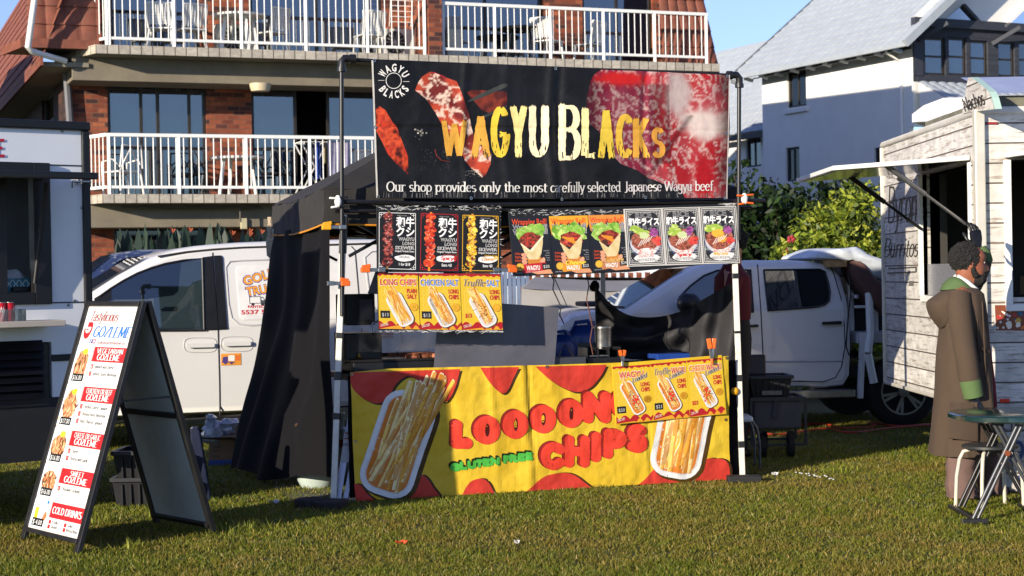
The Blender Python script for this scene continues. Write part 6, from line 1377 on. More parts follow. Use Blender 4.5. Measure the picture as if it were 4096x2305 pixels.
m = MB(UP.M); m.bar((a[0]-.03, .1, a[1]+.01), (a[0]-.03, 1.6, a[1]+.01), .02); m.build('wiper_cowl', BKP, ute.t)
c = uh(75, 840); m = MB(UP.M); m.ell((c[0], -.18, c[1]), (.12, .1, .105), 14, 8, 0, .06); m.bar((c[0]+.08, -.1, c[1]-.06), (c[0]+.16, .02, c[1]-.08), .06); m.build('wing_mirror', BKP, ute.t, smooth=True)
ute.side([u_(2228, 1340), u_(2250, 1318), u_(2340, 1325), u_(2345, 1332), u_(2310, 1370), u_(2260, 1395), u_(2232, 1390)], 'headlight', mat('headlight lens', 'a8b0b8', .1, .3), .02); m = MB(UP.M); q = u_(2224, 1345); m.box((q[0]-.05, .1, q[1]-.12), (q[0]-.01, 1.6, q[1]+.03)); m.build('grille', BKP, ute.t)
m = MB(UP.M); c = u_(2440, 1230); m.box((c[0]-.15, .55, c[1]+.0), (c[0]+.12, 1.1, c[1]+.05)); m.build('bonnet_scoop', BKP, ute.t, bevel=.02)
m = MB(UP.M); s0, s1 = u_(2700, 1595), u_(3412, 1595); m.box((s0[0], -.08, s0[1]-.03), (s1[0], .1, s0[1]+.05)); m.build('side_step', STL, ute.t, bevel=.01)
xw = u_(3622, 1577)[0]
for x in (xw, xw-3.05): ute.wheel(x, .35, .05, .25)
m = MB(UP.M); m.lathe([(.35, -.0), (.35, -.22), (.01, -.22)], (xw, 1.6, .35), 24, 0, 'y'); m.build('wheel', RUB, ute.t)
m = MB(UP.M); m.lathe([(.43, .01), (.43, -.03), (.01, -.03)], (xw-3.05, .02, .38), 28, 0, 'y'); m.build('wheel_arch', BKP, ute.t)
m = MB(UP.M); m.box((u_(3415, 1400)[0], .1, .5), (xw+1.1, 1.6, .62)); m.build('chassis', BKP, ute.t)
td = (u_(3425, 1400)[0], xw+1.1); m = MB(UP.M); m.box((td[0], -.02, .84), (td[1], 1.74, .95)); m.build('tray_deck', mat('dull aluminium tray', 'b4b6b8', .5, .3), ute.t, bevel=.01)
m = MB(UP.M)
for d in (.3, 1.6): m.bar((td[0]+.05, d, .95), (td[0]+.05, d, 1.62), .06)
m.bar((td[0]+.05, .1, 1.62), (td[0]+.05, 1.6, 1.62), .06); m.bar((td[0]+.05, .1, 1.3), (td[0]+.05, 1.6, 1.3), .04)
for d in (.05,): m.bar((td[0]+.22, d, .95), (td[0]+.22, d, 1.45), .05); m.bar((td[0]+.0, d, 1.2), (td[0]+.5, d, 1.2), .03)
m.build('headboard', WHC, ute.t, bevel=.01); m = MB(UP.M); m.box((td[0]+.1, .45, .95), (td[1], 1.6, 1.5)); m.build('dark_fill_box', BKP, ute.t, bevel=.02)  # black box added behind the cab to keep that gap dark
m = MB(UP.M); m.path([(td[0]+.12, -.05, 1.4), (td[0]+.13, -.05, .95), (td[0]+.1, -.06, .75)], .04, 12); m.path([(td[0]+.1, -.05, .74), (td[0]+.16, -.04, .45)], .042, 12); m.bar((td[0]+.02, -.03, .3), (td[0]+.06, -.03, .95), .05); m.build('white_downtube', WHC, ute.t, smooth=True)
m = MB(UP.M); m.lathe([(.01, 0), (.07, 0), (.07, .22), (.05, .26), (.01, .26)], (td[0]+.34, -.02, 1.0), 16); m.build('clear_bottle', mat('cloudy plastic', 'b8b4ac', .3), ute.t, smooth=True)
m = MB(UP.M); m.path([uh(1262, 640)[:1]+(-.02,)+uh(1262, 640)[1:], *[(uh(x, y)[0], -.03, uh(x, y)[1]) for x, y in ((1275, 760), (1250, 1000), (1240, 1150), (1262, 1215), (1320, 1245), (1400, 1240), (1450, 1190))]], .007, 6); m.build('hanging_cable', BKP, ute.t, smooth=True)
# load on the tray: white canvas over a rolled brown carpet
def lump(pts, d0, d1, name, label, cat, m_, jit=.05):
    q = [ (u_(*k4b(*p))) for p in pts]; n = len(q); b = MB(UP.M); c = (sum(p[0] for p in q)/n, sum(p[1] for p in q)/n)
    rings = []
    for i, (d, s) in enumerate(((d0, .7), (d0+.04, .94), (d0+.12, 1.0), ((d0+d1)/2, 1.03), (d1-.1, 1), (d1, .75))):
        rings.append([(c[0]+(p[0]-c[0])*s+jit*mno.noise(V((p[0]*5, d*4, p[1]*5))), d+jit*mno.noise(V((p[0]*5+4, d*3, p[1]*5))), c[1]+(p[1]-c[1])*s+jit*mno.noise(V((p[0]*5, d*4+7, p[1]*5)))) for p in q])
    b.loft(rings); o = b.build(name, m_, None, smooth=True); solo(o, label, cat)
    s = o.modifiers.new('s', 'SUBSURF'); s.levels = s.render_levels = 1
    return o
k4b = crop(3200, 950, .5516)
CNV = mat('white canvas', 'c4ccd4', .85, var=.2, vs=5, bump=.4, bs=14)
lump([(75, 150), (90, 110), (160, 90), (260, 76), (350, 80), (440, 74), (520, 110), (585, 160), (700, 200), (700, 300), (560, 315), (500, 250), (455, 165), (400, 152), (340, 170), (300, 160), (200, 158), (100, 165)], -.04, 1.3, 'white_canvas', 'crumpled white canvas sheet heaped on the back of the white ute', 'canvas', CNV, .085)
lump([(340, 175), (400, 152), (455, 165), (500, 250), (560, 315), (640, 330), (640, 570), (590, 570), (520, 500), (430, 380), (375, 280)], -.10, .4, 'rolled_carpet', 'rolled brown carpet slumped under the white canvas behind the ute cab', 'carpet', mat('brown carpet', '5e423a', .95, var=.25, bump=.4), .03)
m = MB(UP.M); q = u_(*k4b(200, 160)), u_(*k4b(345, 215)); m.box((q[0][0], .0, q[1][1]), (q[1][0], .3, q[0][1])); solo(m.build('wooden_crate', mat('pale chipboard', 'b08c5c', .8, var=.3, vs=20), bevel=.01), 'pale chipboard crate on the ute tray under the white canvas', 'crate')
# ------------------------------------------------------------------ food truck at the left
TP = Pl(at(345, 800, 11.9), 38.0); kt = crop(0, 500, .8282); t_ = lambda x, y, o=0: TP.hit(*kt(x, y), o)
TWH = mat('white truck panel', 'e2e6ea', .35, var=.05, vs=1.5)
ft = thing('food_truck', 'white food truck with black framed serving window and red letter at the left edge', 'food truck', TP.p(-1.5, 0, -1))
top = t_(410, 30)[1]; ul = -3.4; wl = [t_(232, 178), t_(232, 872)]; wu1 = wl[0][0]; wz1_ = t_(120, 182)[1]; wz0_ = t_(120, 868)[1]; bz = t_(300, 1312)[1]; lu = t_(232, 1048)
WL = -1.9
m = MB(TP.M)
for x0, x1, z0, z1 in ((ul, wu1, wz1_, top), (wu1, -.02, bz, top), (ul, WL, wz0_, wz1_), (ul, wu1, lu[1], wz0_)): m.box((x0, 0, z0), (x1, .05, z1))
m.build('front_panel', TWH, ft)
m = MB(TP.M); m.box((ul, 2.0, bz), (WL, 2.05, top)); m.box((WL, 2.0, bz), (-.0, 2.05, 1.0)); m.box((WL, 2.0, wz1_), (0, 2.05, top)); m.box((-.3, 2.0, 1.0), (0, 2.05, wz1_)); m.box((-.05, .05, .35), (0, 2.0, top)); m.box((ul, .05, .35), (ul+.05, 2.0, top)); m.box((ul, 0.0, top), (0, 2.05, top+.05)); m.box((ul, .05, .4), (0, 2, .5)); m.build('body_shell', mat('dark truck interior', '2c2c30', .7), ft)
m = MB(TP.M); m.box((ul, -.03, top), (.03, .06, top+.06)); m.box((-.03, -.025, .35), (.025, .05, top)); m.build('edge_trim', BKP, ft, bevel=.01)
m = MB(TP.M); w = .12; m.box((wu1-w, -.035, wz0_), (wu1, .06, wz1_)); m.box((WL, -.035, wz1_-.09), (wu1-w, .06, wz1_)); m.box((WL, -.035, wz0_), (wu1-w, .06, wz0_+.08)); m.box((WL, -.034, wz0_+.08), (WL+.07, .06, wz1_-.09)); fr = m.build('window_frame', BKP, ft, bevel=.006)
x0 = t_(18, 500)[0]; m = MB(TP.M); m.box((x0-.05, .0, wz0_+.08), (x0+.02, .05, wz1_-.09)); m.build('mullion', BKP, fr)
m = MB(TP.M); m.box((WL+.07, .02, wz0_+.08), (x0-.05, .025, wz1_-.09)); m.build('pane', glass('smoked glass', '0a0b0d', .08, .55), fr)
# lifted hatch seen edge on with its gas strut
hz = t_(240, 240)[1]; hx = t_(476, 250, .9)
hx = t_(477, 250, .85)
m = MB(); m.prism([(WL-.6, .0), (hx[0], .0), (hx[0], -.045), (WL-.6, -.045)], lambda u, z, d: TP.p(u, hx[1]+.075+z-.06*d, .03+d), .82); m.build('hatch', BKP, ft, bevel=.008)
m = MB(); s0, s1 = t_(215, 280, .08), t_(165, 765, .04); m.path([TP.p(s0[0], s0[1], .12), TP.p(s1[0], s1[1], .05)], .012, 8); m.path([TP.p(s0[0], s0[1], .12), TP.p((s0[0]+s1[0])/2, (s0[1]+s1[1])/2, .085)], .018, 8); m.build('gas_strut', BKP, ft, smooth=True)
m = MB(); a, b = t_(350, 305, .05), t_(440, 275, .05); m.path([TP.p(a[0], a[1], .05), TP.p(a[0], b[1], .05), TP.p(b[0], b[1], .05)], .008, 8); m.path([TP.p(t_(385, 275, .05)[0], b[1]-.02, .03), TP.p(t_(385, 275, .05)[0], b[1]+.03, .03)], .014, 8); m.build('latch_pin', STL, ft, smooth=True)
m = MB(TP.M)
for y in (858, 195): z = t_(300, y)[1]; m.box((wu1, -.004, z-.004), (-.03, .004, z+.004))
z = t_(300, 1122)[1]; m.box((wu1-.0, -.012, z-.025), (-.03, .01, z+.02)); m.build('panel_seams', SEAM, ft)
m = MB(TP.M)
for x, y in ((238, 848), (360, 850), (300, 30), (395, 400), (330, 870)): u, z = t_(x, y); m.lathe([(.001, .006), (.01, .004), (.012, 0)], (u, -.0, z), 8, 0, 'y')
m.build('rivets', STL, ft)
m = MB(TP.M); g1, g2 = t_(228, 1055), t_(228, 1318); m.box((ul, -.012, g2[1]-.05), (g1[0], .0, g1[1]))
for k in range(7): z = g1[1]-(g1[1]-g2[1])*(k+.5)/7; m.add([(ul, -.012, z+.05), (g1[0]-.04, -.012, z+.05), (g1[0]-.04, -.05, z-.02), (ul, -.05, z-.02)], [[0, 1, 2, 3], [3, 2, 1, 0]])
m.build('louvre_grille', BKP, ft); m = MB(TP.M); m.box((ul, .0, .38), (-.02, .05, bz)); m.box((ul, .05, .38), (-.1, .1, lu[1])); m.build('skirt', mat('dark grey skirt', '1c1d20', .6, var=.2), ft)
m = MB(TP.M); shz = t_(150, 957)[1]; sx = t_(303, 955, .25)[0]; m.box((ul, -.3, shz-.02), (sx, -.0, shz+.02)); m.build('counter_shelf', mat('pale shelf', 'b8b0a4', .5, var=.1), ft, bevel=.005)
P = Pr(lambda a, z, o: TP.p(a, z, .004+o), .002); P.x = lambda x, y: t_(x, y); P.put(skel('E', .34, .17, True), -40, 152, 80, '#b81e34', 66); P.build('lettering', PRINTM, ft)
for x in (-1.2, -2.6): m = MB(TP.M); m.lathe([(.01, .0), (.3, 0), (.32, -.03), (.32, -.2), (.01, -.2)], (x, .05, .32), 24, 0, 'y'); m.build('wheel', RUB, ft, smooth=True)
def can(x, label, tn):
    u, z = t_(x, 940, .2); t = thing('drink_can', label, 'can', TP.p(u, shz+.021, .2), 0, 'drink cans on the truck shelf'); m = MB(WM[t]); m.lathe([(.01, .0), (.026, 0), (.033, .012), (.033, .105), (.027, .12), (.025, .122)], (0, 0, 0), 24); m.build('body', mat('red can', 'b8141c', .25, .2, var=.03), t, smooth=True)
    m = MB(WM[t]); m.lathe([(.025, .121), (.028, .119), (.028, .124), (.001, .119)], (0, 0, 0), 20); m.build('lid', STL, t); m = MB(WM[t])
    for k in range(14): a0 = -1.9+.09*k+tn; m.face([(.0336*math.cos(a0+da), .0336*math.sin(a0+da), .065+.012*math.sin(k*1.3)+dz) for da, dz in ((0, 0), (.09, .004), (.09, .02), (0, .016))])
    m.build('script_band', mat('white print', 'd8d4d0', .4), t)
can(8, 'red drink can with white script, left of the pair on the truck shelf', .0); can(48, 'plainer red drink can, right of the pair on the truck shelf', 1.3)
a, b = t_(-20, 892, .22), t_(112, 943, .22); t = thing('clear_tray', 'clear acrylic tray around the drink cans on the truck shelf', 'tray', TP.p((a[0]+b[0])/2, shz+.02, .2)); m = MB(TP.M); z1 = a[1]
for q in (((a[0], -.27, shz+.021), (b[0], -.266, z1)), ((b[0]-.004, -.266, shz+.021), (b[0], -.12, z1)), ((a[0], -.12, shz+.021), (b[0], -.116, z1))): m.box(*q)
m.build('walls', glass('clear acrylic', 'a0a8b0', .08, .8), t)
a, b = t_(10, 742, -.15), t_(160, 800, -.15); t = thing('tissue_box', 'blue patterned tissue box inside the truck window', 'box', TP.p((a[0]+b[0])/2, b[1], -.2)); m = MB(TP.M); m.box((a[0], .12, wz0_+.085), (b[0], .26, a[1])); m.build('carton', mat('teal carton', '3c8496', .5, var=.35, vs=18), t); m = MB(TP.M); c = ((a[0]+b[0])/2-.03, .18, a[1]); m.ell(c, (.09, .05, .06), 12, 7, 0, .5); m.build('tissue', mat('tissue paper', 'c8d0dc', .9), t, smooth=True)
P = Pr(lambda u, z, o: TP.p(u, z, -.118+o), .002); P.x = lambda x, y: t_(x, y, -.118)
for k in range(4): P.line([(30+32*k, 748), (42+32*k, 768), (30+32*k, 790)], 5, '#c0d8dc'); P.line([(58+32*k, 748), (46+32*k, 768), (58+32*k, 790)], 5, '#c0d8dc')
P.build('pattern', PRINTM, t)
a, b = t_(62, 782, -.08), t_(168, 838, -.08); m = MB(TP.M); m.box((a[0], .07, wz0_+.085), (b[0], .115, a[1])); solo(m.build('card_reader', BKP, bevel=.006), 'small black box standing before the tissue box in the truck window', 'box')
# ------------------------------------------------------------------ plank clad trailer at the right
X0, D0, D1, X1 = 3.42, 12.72, 16.05, 6.6; zt_ = 2.68; kr = crop(3450, 250, 1/1.611)
PLK = brickmat('peeling white planks', 'bcb9b2', 'd4d1ca', '4a423a', bw=9, bh=.145, ms=.006, rough=.6, bump=.3, off=.3)
nt = PLK.node_tree; L = nt.links.new; bs_ = nt.nodes['Principled BSDF']; src = bs_.inputs[0].links[0].from_socket; uvn = nd(nt, 'ShaderNodeUVMap', uv_map='UV'); mp = nd(nt, 'ShaderNodeMapping'); mp.inputs['Scale'].default_value = (2.2, 22, 1); L(uvn.outputs[0], mp.inputs[0])
nn = nd(nt, 'ShaderNodeTexNoise', Scale=1.6, Detail=9.0, Roughness=.72); L(mp.outputs[0], nn.inputs[0]); mr = nd(nt, 'ShaderNodeMapRange'); L(nn.outputs[0], mr.inputs[0]); mr.inputs[1].default_value = .52; mr.inputs[2].default_value = .60; mr.inputs[4].default_value = .7
mx = nd(nt, 'ShaderNodeMix', data_type='RGBA'); L(mr.outputs[0], mx.inputs[0]); L(src, mx.inputs[6]); mx.inputs[7].default_value = (*lin('7a6a5c'), 1); L(mx.outputs[2], bs_.inputs[0])
tr = thing('food_trailer', 'white plank clad food trailer with black script lettering and lifted hatches', 'food trailer', ((X0+X1)/2, (D0+D1)/2, 0))
TS = Pl((X0, D0), 90.0, flip=True); TS.n = V((-1, 0, 0)); TS.M = Matrix(((0, 1, 0, X0), (1, 0, 0, D0), (0, 0, 1, 0), (0, 0, 0, 1)))
TF = Pl((X0, D0), 0.0)
ts = lambda x, y, o=0: TS.hit(*kr(x, y), o); tf = lambda x, y, o=0: TF.hit(*kr(x, y), o)
zb = .53; hs = (ts(690, 700)[0], ts(388, 900)[0], ts(560, 1800/1)[1] if False else 1.05, ts(690, 645)[1]); hs = (hs[0], hs[1], TS.hit(3735, 1185)[1], hs[3]); hs = (min(hs[0], hs[1]), max(hs[0], hs[1]), hs[2], hs[3])
wall(0, D1-D0, zb, zt_, [hs], 0, TS).build('side_wall', PLK, tr)
hf = (tf(952, 700)[0], tf(952, 700)[0]+1.9, TF.hit(4060, 1190)[1], tf(960, 628)[1]); wall(0, X1-X0, zb, zt_, [hf], 0, TF).build('front_wall', PLK, tr)
m = MB(); m.box((X0+.02, D1-.03, zb), (X1, D1, zt_)); m.box((X1-.03, D0+.02, zb), (X1, D1-.03, 1.0)); m.box((X1-.03, D0+.02, 1.9), (X1, D1-.03, zt_)); m.box((X0+.01, D0+.01, zb), (X1, D1, zb+.06)); m.build('body_shell', mat('trailer interior', '34322e', .7), tr)
m = MB(); m.box((X0-.02, D0-.02, zt_), (X1, D1, zt_+.05)); m.build('roof', mat('off white roof', 'c4c2ba', .5), tr, bevel=.01)
m = MB(); m.bar((X0-.015, D0-.015, zb), (X0-.015, D0-.015, zt_+.03), .075, .075, up=(0, 1, 0)); m.bar((X0-.012, D0+.02, zt_+.02), (X0-.012, D1, zt_+.02), .03); m.bar((X0-.012, D1-.01, zb), (X0-.012, D1-.01, zt_), .035); m.bar((X0-.012, D0, zb), (X0-.012, D1, zb), .03); m.build('corner_trim', mat('pale alloy trim', 'c8c4b8', .4, .2), tr, bevel=.008)
m = MB(TS.M); d0, d1, z0, z1 = hs; w = .05
for q in (((d1, -.03, z0), (d1+.07, .04, z1)), ((d0-.02, -.02, z0-.05), (d1+.07, .04, z0)), ((d0-.03, -.02, z0), (d0, .04, z1))): m.box(*q)
m.build('window_frame', WHP, tr, bevel=.005)
m = MB(TS.M); m.box((d0+.02, .02, z0), (d1-.05, .03, z0+.26)); m.build('screen', mat('perforated screen', '9a9a9e', .3, .5, var=.3, vs=60), tr)
m = MB(TS.M); m.box((d0, .8, z0), (d1, 1.1, z0+.15)); m.build('bench', BKP, tr)
def hatch(pl, a0, a1, z, L_, dz, name):
    m = MB(); m.prism([(a0, 0), (a1, 0), (a1, -.035), (a0, -.035)], lambda u, q, d: pl.p(u, z+q+dz*d/L_, .01+d), L_); o = m.build(name, WHP, tr, bevel=.006)
    m = MB(); m.face([pl.p(a0+.04, z-.038, .05), pl.p(a1-.04, z-.038, .05), pl.p(a1-.04, z-.038+dz*.97, L_-.03), pl.p(a0+.04, z-.038+dz*.97, L_-.03)]); m.build('hatch_lining', mat('mirror lining', '8a8c88', .12, .9), tr); return o
for T_, h_l, a_, b_e in ((TS, hs, 0, D1-D0), (TF, hf, 0, X1-X0)): wall(a_+.03, b_e-.03, zb, zt_, [h_l], -.06, T_).build('inner_lining', mat('trailer interior', '34322e', .7), tr)
hatch(TS, d0-.05, d1+.1, z1+.05, 1.02, -.06, 'hatch'); hatch(TF, hf[0]-.05, hf[1]+.1, hf[3]+.05, .9, -.03, 'hatch')
m = MB(TF.M)
for q in (((hf[0]-.05, -.03, hf[2]-.05), (hf[0], .03, hf[3])), ((hf[0]-.05, -.03, hf[2]-.1), (hf[1], .03, hf[2]-.05))): m.box(*q)
m.build('window_frame', WHP, tr, bevel=.005)
for da, zz in ((d0+.05, .0), (d1-.03, .0)):
    m = MB(); p0, p1 = TS.p(da, z0+.55, .02), TS.p(da, z1+.0, .62); m.path([p0, p1], .012, 8); m.path([(p0+p1)/2, p1], .02, 8); m.build('gas_strut', BKP if da > d0+.5 else STL, tr, smooth=True)
m = MB(); m.path([TF.p(hf[0]+.1, hf[2]+.5, .03), TF.p(hf[0]+.14, hf[3]+.1, .5)], .014, 8); m.build('gas_strut', BKP, tr, smooth=True)
# lettering along the side
P = Pr(lambda a, z, o: TS.p(a, z, .003+o), .002); P.x = lambda x, y: TS.hit(*kr(x, y), .003)
bl_ = lambda s: skel(s, .09, .05, False, .3)
P.put(bl_('Byron'), 160, 1035, 235, '#26241f', 190, (1, -.06)); P.put(bl_('Burritos'), 132, 1255, 120, '#26241f', 222, (1, -.02)); P.line([(200, 1030), (330, 985)], 5, '#26241f'); P.line([(165, 1330), (345, 1320), (345, 1350), (160, 1358)], 9, '#4a463e')
P.oval(240, 752, 20, 14, '#26241f', 14); P.line([(235, 745), (262, 702)], 5, '#26241f')
for k in range(3): P.line([(150+16*k, 712), (160+16*k, 742), (178+14*k, 748)], 4, '#4a463e')
P.rect(300, 1408, 328, 1440, '#6a6660'); P.build('script_lettering', PRINTM, tr)
P = Pr(lambda a, z, o: TF.p(a, z, .003+o), .002); P.x = lambda x, y: TF.hit(*kr(x, y), .003); P.rect(792, 384, 876, 402, '#3a3430'); P.l = 1; P.rect(800, 386, 868, 399, '#8c1c24'); P.build('marker_lamp', PRINTM, tr)
k9 = crop(2696, 1505, .5516); a, b = TF.hit(*k9(2362, 165)), TF.hit(*k9(2430, 190)); m = MB(TF.M); m.box((a[0], -.02, b[1]), (b[0], .01, a[1])); m.build('reflector', mat('red reflector', 'd83018', .25), tr, bevel=.003)
# food photograph poster on the front wall
k6 = crop(2696, 750, .5516); q = [TF.hit(*k6(*p)) for p in ((2322, 850), (2540, 845), (2540, 1045), (2330, 1040))]; q[1] = (q[1][0]+.25, q[1][1]); q[2] = (q[2][0]+.25, q[2][1])
P = Pr(lambda a, z, o: TF.p(a, z, .004+o), .002); P.x = lambda x, y: TF.hit(*k6(x, y), .004); P.poly([(2318, 846), (2720, 842), (2720, 1050), (2326, 1046)], '#c8c4bc'); P.l = 1; P.poly([(2326, 854), (2712, 850), (2712, 1042), (2334, 1038)], '#7a3c20'); P.l = 2
for k in range(22): x, y = random.uniform(2335, 2700), random.uniform(860, 1030); P.oval(x, y, random.uniform(12, 34), random.uniform(8, 22), random.choice(['#2c5a7c', '#c87028', '#a83028', '#d8b080', '#e8dccc', '#8c2c3c', '#c8a030']), 9, .5, rot=random.random()*3); P.l = 2+k % 5
for k in range(7): P.oval(random.uniform(2340, 2480), random.uniform(870, 1020), 9, 9, '#d8d8d8', 9)
P.build('food_poster', PRINTM, tr)
BP = Pl((X0, 12.05), 0.0); k9 = crop(2696, 1505, .5516); pb = thing('plank_board', 'low white plank board with blue flourish standing behind the green table', 'sign', BP.p(.9, 0, 0))
b0 = BP.hit(4012, 1700)[0]; m = MB(); q = [(b0, .02), (b0+1.4, .02), (b0+1.4, .5), (b0, .5)]; m.face([BP.p(u, z, .02) for u, z in q], 0, None, q); m.build('face', PLK, pb); m = MB(); m.prism(q, lambda u, z, d: BP.p(u, z, .018-d), .03); m.build('backing', WHP, pb)
P = Pr(lambda a, z, o: BP.p(a, z, .023+o), .002); P.x = lambda x, y: BP.hit(*k9(x, y), .023); P.line(curve([(2385, 375), (2395, 450), (2440, 500), (2500, 480), (2530, 530), (2500, 600), (2430, 610)]), 28, '#3c4a7c'); P.line(curve([(2500, 720), (2530, 790), (2600, 830)]), 28, '#3c4a7c'); P.build('blue_flourish', PRINTM, pb)
# sign board on the roof
sgn = thing('roof_sign', 'plank sign with black script Nachos standing on the trailer roof', 'sign', (X0+.05, 13, zt_+.05)); S2 = Pl((X0-.035, D0-.3), 90.0, flip=True); S2.n = V((-1, 0, 0))
sp2 = [S2.hit(*kr(*p)) for p in ((642, 330), (660, 215), (680, 100), (700, 96), (760, 142), (815, 190), (832, 230), (850, 300))]; sp2 = [(a, z) for i, (a, z) in enumerate(sp2)]
m = MB(); cu_ = 0; m.face([S2.p(*p) for p in sp2], 0, None, sp2); m.build('sign_face', PLK, sgn); m = MB(); m.prism(sp2, lambda u, z, d: S2.p(u, z, -.003-d), .05); m.build('sign_body', mat('pale mint edge', 'a8c4b8', .5), sgn)
P = Pr(lambda a, z, o: S2.p(a, z, .003+o), .002); P.x = lambda x, y: S2.hit(*kr(x, y), .003); P.put(skel('Nachos', .14, .10, False, .2), 660, 318, 88, '#241f1c', 142, (.93, -.36)); P.build('script_lettering', PRINTM, sgn)
vb = thing('roof_vent_box', 'weathered roof box with blue scrawl on the trailer roof', 'box', (5, 13.4, zt_+.05)); S3 = Pl((X0, D0+.5), 0.0); q0, q1 = S3.hit(*kr(850, 215)), S3.hit(*kr(1040, 300)); m = MB(); m.box((X0+q0[0], D0+.5, zt_+.05), (X1-.4, D1-.6, q0[1])); m.build('housing', mat('mossy grey board', '6a6858', .8, var=.4, vs=6), vb, bevel=.01)
q2 = S3.hit(*kr(775, 125)); m = MB(); m.face([(X0+q0[0]-.03, D0+.42, q0[1]+.01), (X1-.3, D0+.42, q0[1]+.01), (X1-.3, D0+1.1, q2[1]+.1), (X0+q0[0]-.1, D0+1.1, q2[1]+.1)]); m.build('sloped_lid', mat('pale blue lid', '9aa4bc', .4, var=.15), vb)
for w_x in (X0+1.0, X1-.4): m = MB(); m.lathe([(.01, 0), (.3, 0), (.31, .03), (.31, .2), (.01, .2)], (w_x, 14.6, .31), 24, 0, 'x'); m.build('wheel', RUB, tr, smooth=True)
m = MB(); m.bar((X0+.8, D0+.3, 0), (X0+.8, D0+.3, zb), .06); m.bar((X1-.4, D0+.3, 0), (X1-.4, D0+.3, zb), .06); m.bar((X1-.4, D1-.4, 0), (X1-.4, D1-.4, zb), .06); m.build('jack_legs', STL, tr)
# ------------------------------------------------------------------ people
SKIN = mat('brown skin', '8c543c', .5, var=.12, vs=12, bump=.1, bs=80)
HAIR = mat('black hair', '151210', .8, var=.4, vs=40, bump=1, bs=120)
WOOL = mat('brown wool coat', '46382b', .95, var=.12, vs=6, bump=.35, bs=140)
GRN = mat('green lining', '4c6238', .9, var=.12, bump=.2); GLV = mat('black leather', '131316', .4, var=.2, bump=.4, bs=60)
def skinned(nodes, edges, sub=1):
    me = bpy.data.meshes.new('s'); me.from_pydata([n[:3] for n in nodes], edges, []); o = bpy.data.objects.new('s', me); COL.objects.link(o)
    sm = o.modifiers.new('skin', 'SKIN'); ss = o.modifiers.new('sub', 'SUBSURF'); ss.levels = ss.render_levels = sub
    if not me.skin_vertices: 
        bm = bmesh.new(); bm.from_mesh(me); bm.verts.layers.skin.verify(); bm.to_mesh(me); bm.free()
    for v, n in zip(me.skin_vertices[0].data, nodes): v.radius = (n[3], n[4] if len(n) > 4 else n[3])
    me.skin_vertices[0].data[0].use_root = True
    bpy.context.view_layer.update(); dg = bpy.context.evaluated_depsgraph_get(); ev = o.evaluated_get(dg); m2 = ev.to_mesh()
    r = [tuple(v.co) for v in m2.vertices], [list(p.vertices) for p in m2.polygons]; ev.to_mesh_clear(); bpy.data.objects.remove(o); return r
def head(mb, T, n=22):
    """skull, jaw, nose, lips and ears; x forward, z up from the chin"""
    rows = [(-.10, .02, -.075, .05), (-.05, .03, -.08, .052), (-.01, .045, -.082, .054), (.0, .078, -.08, .05), (.02, .094, -.08, .056), (.038, .098, -.082, .062), (.05, .095, -.085, .065), (.06, .101, -.088, .067), (.072, .097, -.09, .069), (.085, .1, -.094, .071), (.11, .097, -.098, .074), (.135, .089, -.1, .076), (.152, .1, -.1, .077), (.18, .096, -.1, .077), (.205, .08, -.092, .07), (.225, .052, -.07, .052), (.237, .01, -.03, .02)]
    rings = []
    for z, f, b, h in rows:
        ring = []
        for k in range(n):
            t = 2*math.pi*k/n; c, s = math.cos(t), math.sin(t); x = (f+b)/2+(f-b)/2*math.copysign(abs(c)**.85, c); y = h*math.copysign(abs(s)**.9, s)
            if abs(s) < .3 and c > 0: x += (.032*math.exp(-((z-.092)/.014)**2)+.020*math.exp(-((z-.115)/.022)**2))*(1-abs(s)/.3)
            ring.append(T @ V((x, y, z)))
        rings.append(ring)
    mb.loft(rings)
    for sy in (-1, 1): mb.ell(T @ V((-.012, sy*.078, .115)), (.02, .009, .032), 10, 6)
